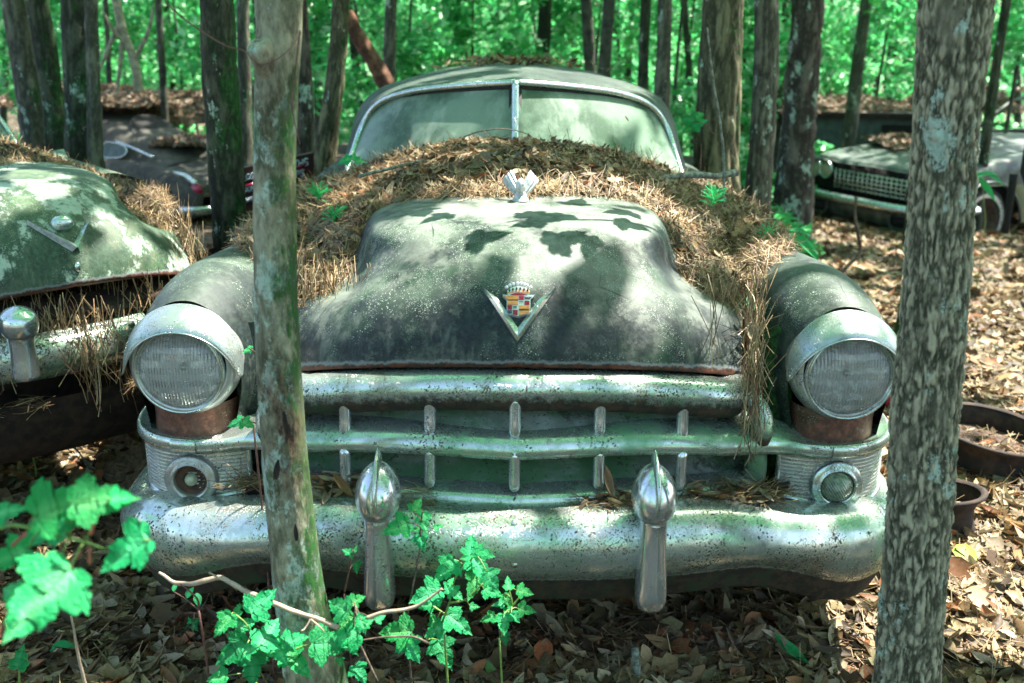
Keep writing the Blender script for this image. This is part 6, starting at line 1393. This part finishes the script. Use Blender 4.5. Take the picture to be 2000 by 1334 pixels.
stick('bare_sapling', 'crooked leafless sapling on the open ground right of the fender', [(1612, 560, 6.1), (1655, 520, 6.1), (1680, 490, 6.1), (1676, 455, 6.1), (1670, 420, 6.1), (1672, 385, 6.1)], [.013, .012, .011, .010, .009, .008], 'stick_brown', 'sapling', side=([(1612, 560, 6.1), (1605, 520, 6.1), (1598, 470, 6.1)],))
stick('fallen_branch', 'long dark branch on the sunlit ground right of the ridged tree', [(1870, 632, None), (1930, 630, None), (1965, 640, None), (2020, 660, None)], 0.0135, 'stick_brown', 'branch', side=([(1975, 645, None), (1950, 610, None), (1940, 590, None)],))
stick('fallen_branch', 'grey mossy branch below the long dark branch at right', [(1875, 662, None), (1920, 672, None), (1975, 692, None)], 0.0175, 'stick', 'branch')
stick('fallen_branch', 'thick pale branch behind the large rusty rim', [(1880, 792, None), (1930, 800, None), (2020, 812, None)], 0.0213, 'stick', 'branch')
stick('fallen_branch', 'thin dark branch above the large rusty rim', [(1870, 770, None), (1930, 775, None), (1980, 790, None), (2040, 800, None)], 0.0091, 'stick_brown', 'branch')
stick('leaning_stump', 'mossy dark stump edge visible left of the ridged tree', [(1752, 690, 4.9), (1768, 620, 4.9), (1775, 560, 4.9)], [.042, .04, .03], 'moss', 'stump')
stick('hanging_vine', 'rusty brown vine sagging from the upper left to the sawn stub', [(300, -30, 1.9), (335, 15, 1.88), (385, 55, 1.86), (440, 88, 1.84), (478, 100, 1.83), (492, 115, 1.80), (510, 126, 1.79), (540, 116, 1.79), (566, 95, 1.80), (588, 65, 1.84)], .0016, 'wire', 'vine', wob=.001)
stick('hanging_vine', 'thin brown tendril hanging beside the slender near tree', [(586, 60, 1.86), (578, 130, 1.86), (570, 200, 1.86), (577, 245, 1.86), (586, 282, 1.86)], .0016, 'wire', 'vine', wob=.001)

# ------------------------------------------------------------------ broad-leaved seedlings
half = [(0, 0), (.10, -.07), (.22, -.06), (.30, .0), (.27, .06), (.36, .07), (.43, .16), (.50, .26), (.41, .28), (.40, .35), (.29, .36), (.22, .41), (.26, .50), (.22, .58), (.23, .66), (.15, .72), (.13, .82), (.06, .88), (0, 1.02)]
_h = []
for (x0, y0), (x1, y1) in zip(half[:-1], half[1:]):
    L_ = math.hypot(x1 - x0, y1 - y0); _h.append((x0, y0))
    if L_ > .075 and x0 > .12: _h += [(x0 * .62 + x1 * .38 + (y1 - y0) * .10, y0 * .62 + y1 * .38 - (x1 - x0) * .10), (x0 * .5 + x1 * .5 - (y1 - y0) * .08, y0 * .5 + y1 * .5 + (x1 - x0) * .08)]
half = _h + [half[-1]]
def maple(seed):
    rg = np.random.default_rng(seed); V = []; F = []
    for s_ in (1, -1):
        sc = rg.uniform(.85, 1.15); o0 = len(V)
        for x, y in half: V.append([s_ * x * sc * 1.05, y - .0, 0])
        for x, y in half: V.append([s_ * x * sc * .5, y * .9 + .04, 0])
        for x, y in half: V.append([0, min(max(y, 0.0), 1.0) * .98 + .0, 0])
        n = len(half)
        for b in (0, n):
            for i in range(n - 1): F.append((o0 + b + i, o0 + b + i + 1, o0 + b + n + i + 1, o0 + b + n + i))
    V = np.array(V); r = np.hypot(V[:, 0], V[:, 1]); k = rg.uniform(.15, .5); k2 = rg.uniform(.1, .45)
    V[:, 2] = np.abs(V[:, 0]) * k - V[:, 1] ** 2 * k2 - V[:, 0] ** 2 * .5 + .035 * np.sin(V[:, 0] * 13 + seed) * np.sin(V[:, 1] * 11)
    T = np.tile((.016, .40, .135), (len(V), 1)); T[np.abs(V[:, 0]) < .01] = (.10, .62, .28)
    T *= rg.uniform(.6, 1.3) * np.array([rg.uniform(.7, 1.8), 1, rg.uniform(.7, 1.05)])
    me = mk('leaf', V, F, M['leaf'], None, True, T); d = me.data; bpy.data.objects.remove(me); return d
MAP = [maple(i) for i in range(12)]
def ovate():
    V = []; F = []
    for i in range(9):
        y = i / 8; w = .30 * math.sin(math.pi * y ** .8) ** .9
        V += [(-w, y, w * .35 - y * y * .2), (0, y, -y * y * .2), (w, y, w * .35 - y * y * .2)]
    for i in range(8):
        for j in range(2): F.append((i * 3 + j, i * 3 + j + 1, i * 3 + j + 4, i * 3 + j + 3))
    T = np.tile((.02, .33, .10), (27, 1)); T[1::3] = (.06, .46, .17); o = mk('leaf', V, F, M['leaf'], None, True, T); d = o.data; bpy.data.objects.remove(o); return d
OV = ovate()
cr_, cf_, cu_ = Vector((1, 0, 0)), Vector((0, math.cos(PITCH), -math.sin(PITCH))), Vector((0, math.sin(PITCH), math.cos(PITCH)))
def plant(name, label, root, leaves, Y, stems=(), mat='stem_green', shape=None, dark=1., cat='seedling'):
    """leaves: (u, v, length px, tip angle in degrees anticlockwise from right); root (u,v,Y)"""
    rb = np.array(P(*root)); rt = empty(name, tuple(rb)); tag(rt, label, cat); random.seed(len(label))
    tips = []; g_ = gz(rb[0], rb[1])
    if rb[2] > g_ + .02 and stems and cat != 'maple branch': V, F = tube([(0, 0, 0), (.006, .004, (g_ - rb[2]) * .5), (0, 0, g_ - rb[2] - .02)], [.0024, .0028, .0032], 6, 8); mk('stem', V, F, M[mat], rt)
    for i, lf_ in enumerate(leaves):
        u, v, L, ang = lf_[:4]; y = Y + random.uniform(-.05, .05) if len(lf_) < 5 else lf_[4]
        c = Vector(P(u, v, y)); dep = (c - Vector((0, 0, CAM_H))).dot(cf_); s_ = L * dep / FPX * 1.08
        d = cr_ * math.cos(R(ang)) + cu_ * math.sin(R(ang))
        n_ = (Vector((random.uniform(-.35, .35), -.75 + random.uniform(-.25, .2), .62 + random.uniform(-.1, .3)))).normalized()
        yv = (d - n_ * d.dot(n_)).normalized(); xv = yv.cross(n_).normalized(); m = Matrix((xv, yv, n_)).transposed()
        o = bpy.data.objects.new('leaf', shape or random.choice(MAP)); COL.objects.link(o); o.parent = rt
        base = c - yv * s_ * .45; o.location = base - Vector(rb); o.rotation_euler = m.to_euler(); o.scale = (s_ * random.uniform(.85, 1.1) * (.42 if cat == 'weed' else 1), s_, s_)
        tips.append(np.array(base))
    for st in stems:
        q = [np.array(P(*p)) - rb for p in st]; V, F = tube(q, [.0026 * (1 - .4 * k / (len(q) - 1)) for k in range(len(q))], 6, 16); mk('stem', V, F, M[mat], rt)
    allst = [np.array(P(*p)) for st in stems for p in catmull(st, 12)]
    for b in tips:     # leaf stalks to the nearest point of a stem
        if allst:
            k = min(range(len(allst)), key=lambda j: np.linalg.norm(allst[j] - b)); q = [b - rb, (b + allst[k]) / 2 - rb + (0, 0, .004), allst[k] - rb]
            if np.linalg.norm(b - allst[k]) < .16: V, F = tube(q, [.0011, .0012, .0014], 5, 8); mk('leaf_stalk', V, F, M[mat], rt)
    return rt
Z8 = lambda x, y: (650 + x / 2.857, 880 + y / 2.857)
Z7 = lambda x, y: (x / 2.5, 800 + y / 2.5)
def L8(l): return [(*Z8(a[0], a[1]), a[2] / 2.857, a[3]) for a in l]
def L7(l): return [(*Z7(a[0], a[1]), a[2] / 2.5, a[3]) for a in l]
plant('maple_seedling', 'tall maple seedling in front of the left bumper guard', (*Z8(410, 940), 1.96), L8([(470, 305, 95, 60), (355, 430, 150, 205), (510, 400, 110, -70), (497, 512, 92, -75), (590, 425, 55, 30), (465, 440, 50, 200)]), 1.96, [[(*Z8(415, 930), 1.96), (*Z8(450, 740), 1.96), (*Z8(485, 560), 1.96), (*Z8(492, 420), 1.96), (*Z8(500, 340), 1.9)]], 'stick_brown')
plant('maple_seedling', 'maple seedling with the largest leaves in front of the middle of the bumper', (*Z8(620, 1000), 1.96), L8([(770, 530, 115, 88), (850, 575, 110, -5), (760, 590, 90, 200), (625, 665, 150, 230), (820, 650, 155, -62), (785, 750, 160, -110), (885, 720, 110, -60), (520, 810, 170, 205), (690, 800, 85, -45), (655, 740, 60, 60), (640, 770, 55, 120), (890, 790, 105, -20), (790, 870, 52, -5), (705, 960, 175, -35), (560, 1010, 120, 200), (520, 860, 90, 190), (560, 940, 70, 120), (620, 1130, 170, -65)]), 1.96, [[(*Z8(610, 960), 1.96), (*Z8(650, 850), 1.96), (*Z8(680, 720), 1.96), (*Z8(740, 640), 1.96), (*Z8(800, 580), 1.96)], [(*Z8(650, 850), 1.96), (*Z8(740, 830), 1.96), (*Z8(840, 740), 1.96)], [(*Z8(560, 870), 1.96), (*Z8(640, 920), 1.96)], [(*Z8(520, 1060), 1.96), (*Z8(610, 960), 1.96)]])
plant('maple_seedling', 'small-leaved maple seedling right of the largest-leaved seedling', (*Z8(930, 1050), 1.96), L8([(978, 740, 75, 92), (1072, 790, 92, -8), (970, 835, 80, -60), (925, 858, 62, 190), (1080, 890, 92, -12), (1018, 932, 66, -50), (865, 935, 85, 205), (955, 965, 110, -85), (962, 1052, 70, -80), (985, 885, 60, 60)]), 1.96, [[(*Z8(940, 1040), 1.96), (*Z8(975, 940), 1.96), (*Z8(1000, 860), 1.96), (*Z8(985, 780), 1.96)], [(*Z8(1000, 870), 1.96), (*Z8(1050, 810), 1.96)]])
plant('maple_seedling', 'maple seedling just right of the foot of the slender near tree', (*Z8(250, 1300), 1.80), L8([(350, 1010, 200, 175), (445, 1110, 140, -60), (30, 870, 140, 150), (140, 830, 80, 30), (75, 960, 110, 220), (170, 980, 75, -70), (200, 960, 60, 40), (160, 930, 50, 10), (265, 935, 60, 40), (60, 1040, 190, 190), (100, 1090, 110, -50), (150, 1240, 110, -60), (40, 1180, 50, -80)]), 1.80, [[(*Z8(250, 1290), 1.80), (*Z8(170, 1120), 1.80), (*Z8(120, 1000), 1.80), (*Z8(125, 860), 1.80)], [(*Z8(540, 1080), 1.80), (*Z8(450, 1040), 1.80), (*Z8(300, 1040), 1.80), (*Z8(150, 1060), 1.80)]], 'stick_brown')
plant('maple_seedling', 'spreading maple seedling left of the foot of the slender near tree', (*Z7(1250, 1334), 1.80), L7([(1280, 940, 150, 50), (1160, 980, 75, 100), (1090, 1050, 125, 235), (1195, 1050, 100, 20), (1310, 1085, 170, 62), (1130, 1185, 180, 215), (1440, 1120, 115, 25), (1330, 1180, 115, 190), (1620, 1140, 200, 5), (1450, 1235, 180, -50), (1230, 1265, 150, -85), (1360, 1120, 90, -30), (1230, 1170, 90, 20), (1060, 1310, 110, 190), (1380, 1210, 70, -60)]), 1.80, [[(*Z7(1240, 1330), 1.80), (*Z7(1260, 1200), 1.80), (*Z7(1210, 1060), 1.80), (*Z7(1150, 1000), 1.80)], [(*Z7(1260, 1200), 1.80), (*Z7(1400, 1180), 1.80), (*Z7(1560, 1130), 1.80)], [(*Z7(1260, 1180), 1.80), (*Z7(1300, 1020), 1.80)]])
plant('maple_seedling', 'tiny seedling before the bumper between slender tree and left guard', (*Z7(1680, 900), 1.98), L7([(1690, 690, 45, 140), (1735, 680, 30, 60), (1712, 712, 36, -60), (1740, 770, 62, -75), (1700, 705, 30, 200)]), 1.98, [[(*Z7(1682, 890), 1.98), (*Z7(1705, 780), 1.98), (*Z7(1715, 700), 1.98)]], 'wire')
plant('small_seedling', 'pair of round green leaves below the left bumper end', (*Z7(970, 980), 2.0), L7([(925, 895, 58, 80), (965, 925, 66, -80), (853, 868, 42, 80)]), 2.0, [[(*Z7(970, 980), 1.85), (*Z7(960, 920), 1.85), (*Z7(880, 850), 1.85)]], 'wire', OV)
plant('small_seedling', 'four-leaved pale seedling on the litter left of the slender tree', (*Z7(950, 1060), 2.4), L7([(925, 1030, 36, 110), (965, 1032, 36, 40), (905, 1070, 40, 200), (955, 1065, 40, -50)]), 2.4, [[(*Z7(945, 1085), 2.4), (*Z7(940, 1050), 2.4)]], 'stem_green')
Z9 = lambda x, y: (x / 2.9375, 880 + y / 2.9375)
def L9(l, Y): return [(*Z9(a[0], a[1]), a[2] / 2.9375, a[3], Y + (a[4] if len(a) > 4 else 0)) for a in l]
plant('maple_branch', 'blurred large maple leaves on a green twig at the left edge', (-40, 1120, 1.05), L9([(60, 345, 190, 15), (360, 315, 350, 22), (590, 290, 340, 14), (700, 270, 120, 15), (255, 465, 330, 205, .03), (430, 410, 110, 0), (720, 590, 330, 210), (230, 860, 480, 235, -.08), (110, 830, 300, 160, -.05), (50, 615, 230, 215), (350, 505, 70, 240)], 1.16), 1.16, [[(*Z9(-80, 470), 1.14), (*Z9(60, 430), 1.15), (*Z9(150, 440), 1.15), (*Z9(270, 475), 1.16), (*Z9(470, 520), 1.17), (*Z9(600, 565), 1.18)]], 'stem_green', cat='maple branch')
for pts in ([(520, 480), (545, 380)], [(350, 700), (400, 650), (460, 585)], [(70, 545), (150, 475)], [(510, 560), (515, 650)]):
    V, F = tube([P(*Z9(*p), 1.15) for p in pts], [.0024] * len(pts), 6, 8); o = [x for x in S.objects if x.name.startswith('maple_branch')][0]; mk('red_stalk', V - np.array(o.location), F, M['stem_red'], o)
plant('maple_seedling', 'small dark seedling at the bottom left corner', (40, 1334, 2.0), L9([(110, 1185, 130, 90), (105, 1220, 110, 200)], 2.0), 2.0, [[(*Z9(110, 1334), 2.0), (*Z9(110, 1200), 2.0)]], 'stem_green')
plant('small_seedling', 'dark leaves flat on the litter under the blurred maple branch', (150, 1300, 2.28), L9([(360, 1135, 150, 10), (470, 1195, 160, 20), (440, 1230, 120, 200)], 2.3), 2.3, [], 'stem_green', OV)
plant('small_seedling', 'small green seedling by the pale lichened branch at left', (60, 880, 3.4), [(62, 852, 26, 30), (52, 862, 22, 160), (55, 876, 20, -60)], 3.4, [[(55, 885, 3.4), (56, 860, 3.4)]], 'stem_green')
plant('small_seedling', 'two green leaves growing by the left fender against the slender tree', (495, 830, 2.2), [(462, 824, 30, 200), (484, 828, 26, -30)], 2.2, [[(500, 826, 2.2), (470, 818, 2.2)]], 'wire')
plant('small_seedling', 'single green leaf poking out beside the left headlight rim', (500, 690, 2.25), [(483, 684, 22, 200)], 2.25, [[(500, 690, 2.25), (486, 680, 2.25)]], 'wire')
plant('drooping_weed', 'bright drooping lance-leaved weed beside the right fender', (1550, 560, 4.2), [(1520, 448, 60, 160), (1560, 452, 60, 10), (1572, 478, 70, -50), (1520, 475, 50, 215), (1508, 500, 60, -80), (1545, 462, 50, 80)], 4.2, [[(1545, 560, 4.2), (1542, 500, 4.2), (1540, 455, 4.2)]], 'stem_green', OV, cat='weed')
plant('drooping_weed', 'lance-leaved weed with drooping leaves before the finned car wheel', (1925, 430, 6.8), [(1905, 345, 42, 200), (1930, 340, 45, 20), (1925, 365, 55, -60), (1900, 360, 36, -110), (1945, 350, 40, -20)], 6.8, [[(1925, 430, 6.8), (1918, 340, 6.8)]], 'stem_green', OV, cat='weed')
plant('green_seedling', 'bright small leaves left of the windshield base', (688, 330, 3.9), [(672, 312, 26, 190), (690, 305, 22, 80), (704, 314, 22, 0)], 3.9, [[(690, 335, 3.9), (685, 310, 3.9)]], 'stem_green')
plant('green_seedling', 'maple twig leaves hanging in front of the large furrowed trunk', (1370, 280, 4.9), [(1348, 250, 34, 200), (1365, 240, 30, 20), (1342, 232, 28, 150), (1366, 225, 26, 40)], 4.9, [[(1395, 262, 4.9), (1370, 240, 4.9), (1345, 240, 4.9)]], 'wire')
def pine_seedling(label, u, v, Y, h):
    b = np.array(P(u, v, Y)); r = empty('pine_seedling', tuple(b)); tag(r, label, 'pine seedling'); n = 60
    V, F = tube([(0, 0, 0), (0, 0, h)], [.002, .001], 5, 6); mk('stem', V, F, M['stem_green'], r)
    z = RNG.uniform(.25, 1, n) * h; p = np.stack([np.zeros(n), np.zeros(n), z], 1); d = RNG.normal(size=(n, 3)); d[:, 2] = np.abs(d[:, 2]) * .8 + .2; d /= np.linalg.norm(d, axis=1)[:, None]
    p = p + d * .022; N = np.cross(d, RNG.normal(size=(n, 3))); t = scatter('n', p, N / np.linalg.norm(N, axis=1)[:, None], 'needle', (.04, .05), .0, .0, np.array([(.03, .50, .16)]), dirs=d, spread=.02, w=.0025)
    o = mk('needle_tuft', t[0], t[1], M['leaf'], r, False, t[2]); o['kind'] = 'stuff'
pine_seedling('tiny bright pine seedling on the litter left of the windshield', 623, 398, 3.5, .045)
pine_seedling('tiny pine seedling in the litter just left of the dome', 655, 445, 3.2, .05)
pine_seedling('pine seedling in the litter beside the large furrowed trunk', 1392, 412, 3.35, .06)
pine_seedling('pine seedling at the right rim of the litter heap', 1500, 492, 3.1, .06)
# low bushes hiding the far ground
bush = [(30, 8.5, .35), (1480, 7.2, .35), (1530, 8.4, .30), (640, 9.5, .45), (300, 17, .8), (560, 12, .5), (470, 15, .6), (1330, 10, .5), (1450, 9, .5), (1960, 13.5, .7), (1900, 14.5, .8), (1560, 12, .6), (1380, 12.5, .6), (90, 11, .5), (1700, 16, .9), (1850, 17, 1.0), (150, 17, 1.0), (700, 16, .9), (1300, 16, .9)]
for i, (u, Y, r) in enumerate(bush):
    x = (u - 1000) / FPX * (Y * .956 + .3); g = gz(x, Y); rt = empty('bush', (x, Y, g)); tag(rt, 'low green bush on the forest floor behind the parked wrecks', 'bush', 'low bushes behind the wrecks')
    n = int(500 + 500 * r); add_leaves('foliage', [leaf_cloud(n, (0, 0, r * .62), (r * 1.3, r, r * .8), (.06 + .03 * r, .10 + .06 * r), GREENS)], M['forest_leaf'], rt)
    V, F = tube([(0, 0, -.03), (0, 0, r * .8)], [.012, .005], 5, 4); mk('stem', V, F, M['bark_thin'], rt)

# maple branch hanging over the hood from the right, above the picture: its leaves cut the sharp shadows
ov = empty('overhanging_branch', (1.3, 3.1, 2.6)); tag(ov, 'leafy maple branch reaching over the hood just above the picture', 'maple branch')
V, F = tube([(0, 0, 0), (-.3, -.1, -.15), (-.6, -.2, -.32), (-.85, -.28, -.5)], [.010, .008, .006, .004], 6, 20); mk('twig', V, F, M['stick_brown'], ov)
for k, (x, y, d_) in enumerate(((.075, 2.58, .0), (.13, 2.66, .6), (.02, 2.66, 1.9), (.20, 2.52, 1.2), (.27, 2.64, 2.6), (.10, 2.46, 3.4), (-.17, 2.66, .3), (-.26, 2.74, 1.4), (.33, 2.78, .2), (.24, 2.42, 2.2), (-.10, 2.48, 2.9), (.16, 2.80, 4.0))):
    p = Vector((x, y, 1.12)) + SUN * ((.72 + .03 * k) / SUN.z); o = bpy.data.objects.new('leaf', MAP[k % 12]); COL.objects.link(o); o.parent = ov
    o.location = p - ov.location; q_ = SUN.to_track_quat('Z', 'Y') @ Matrix.Rotation(d_, 3, 'Z').to_quaternion(); o.rotation_euler = q_.to_euler(); s_ = .085 + .012 * (k % 3); o.scale = (s_, s_, s_)
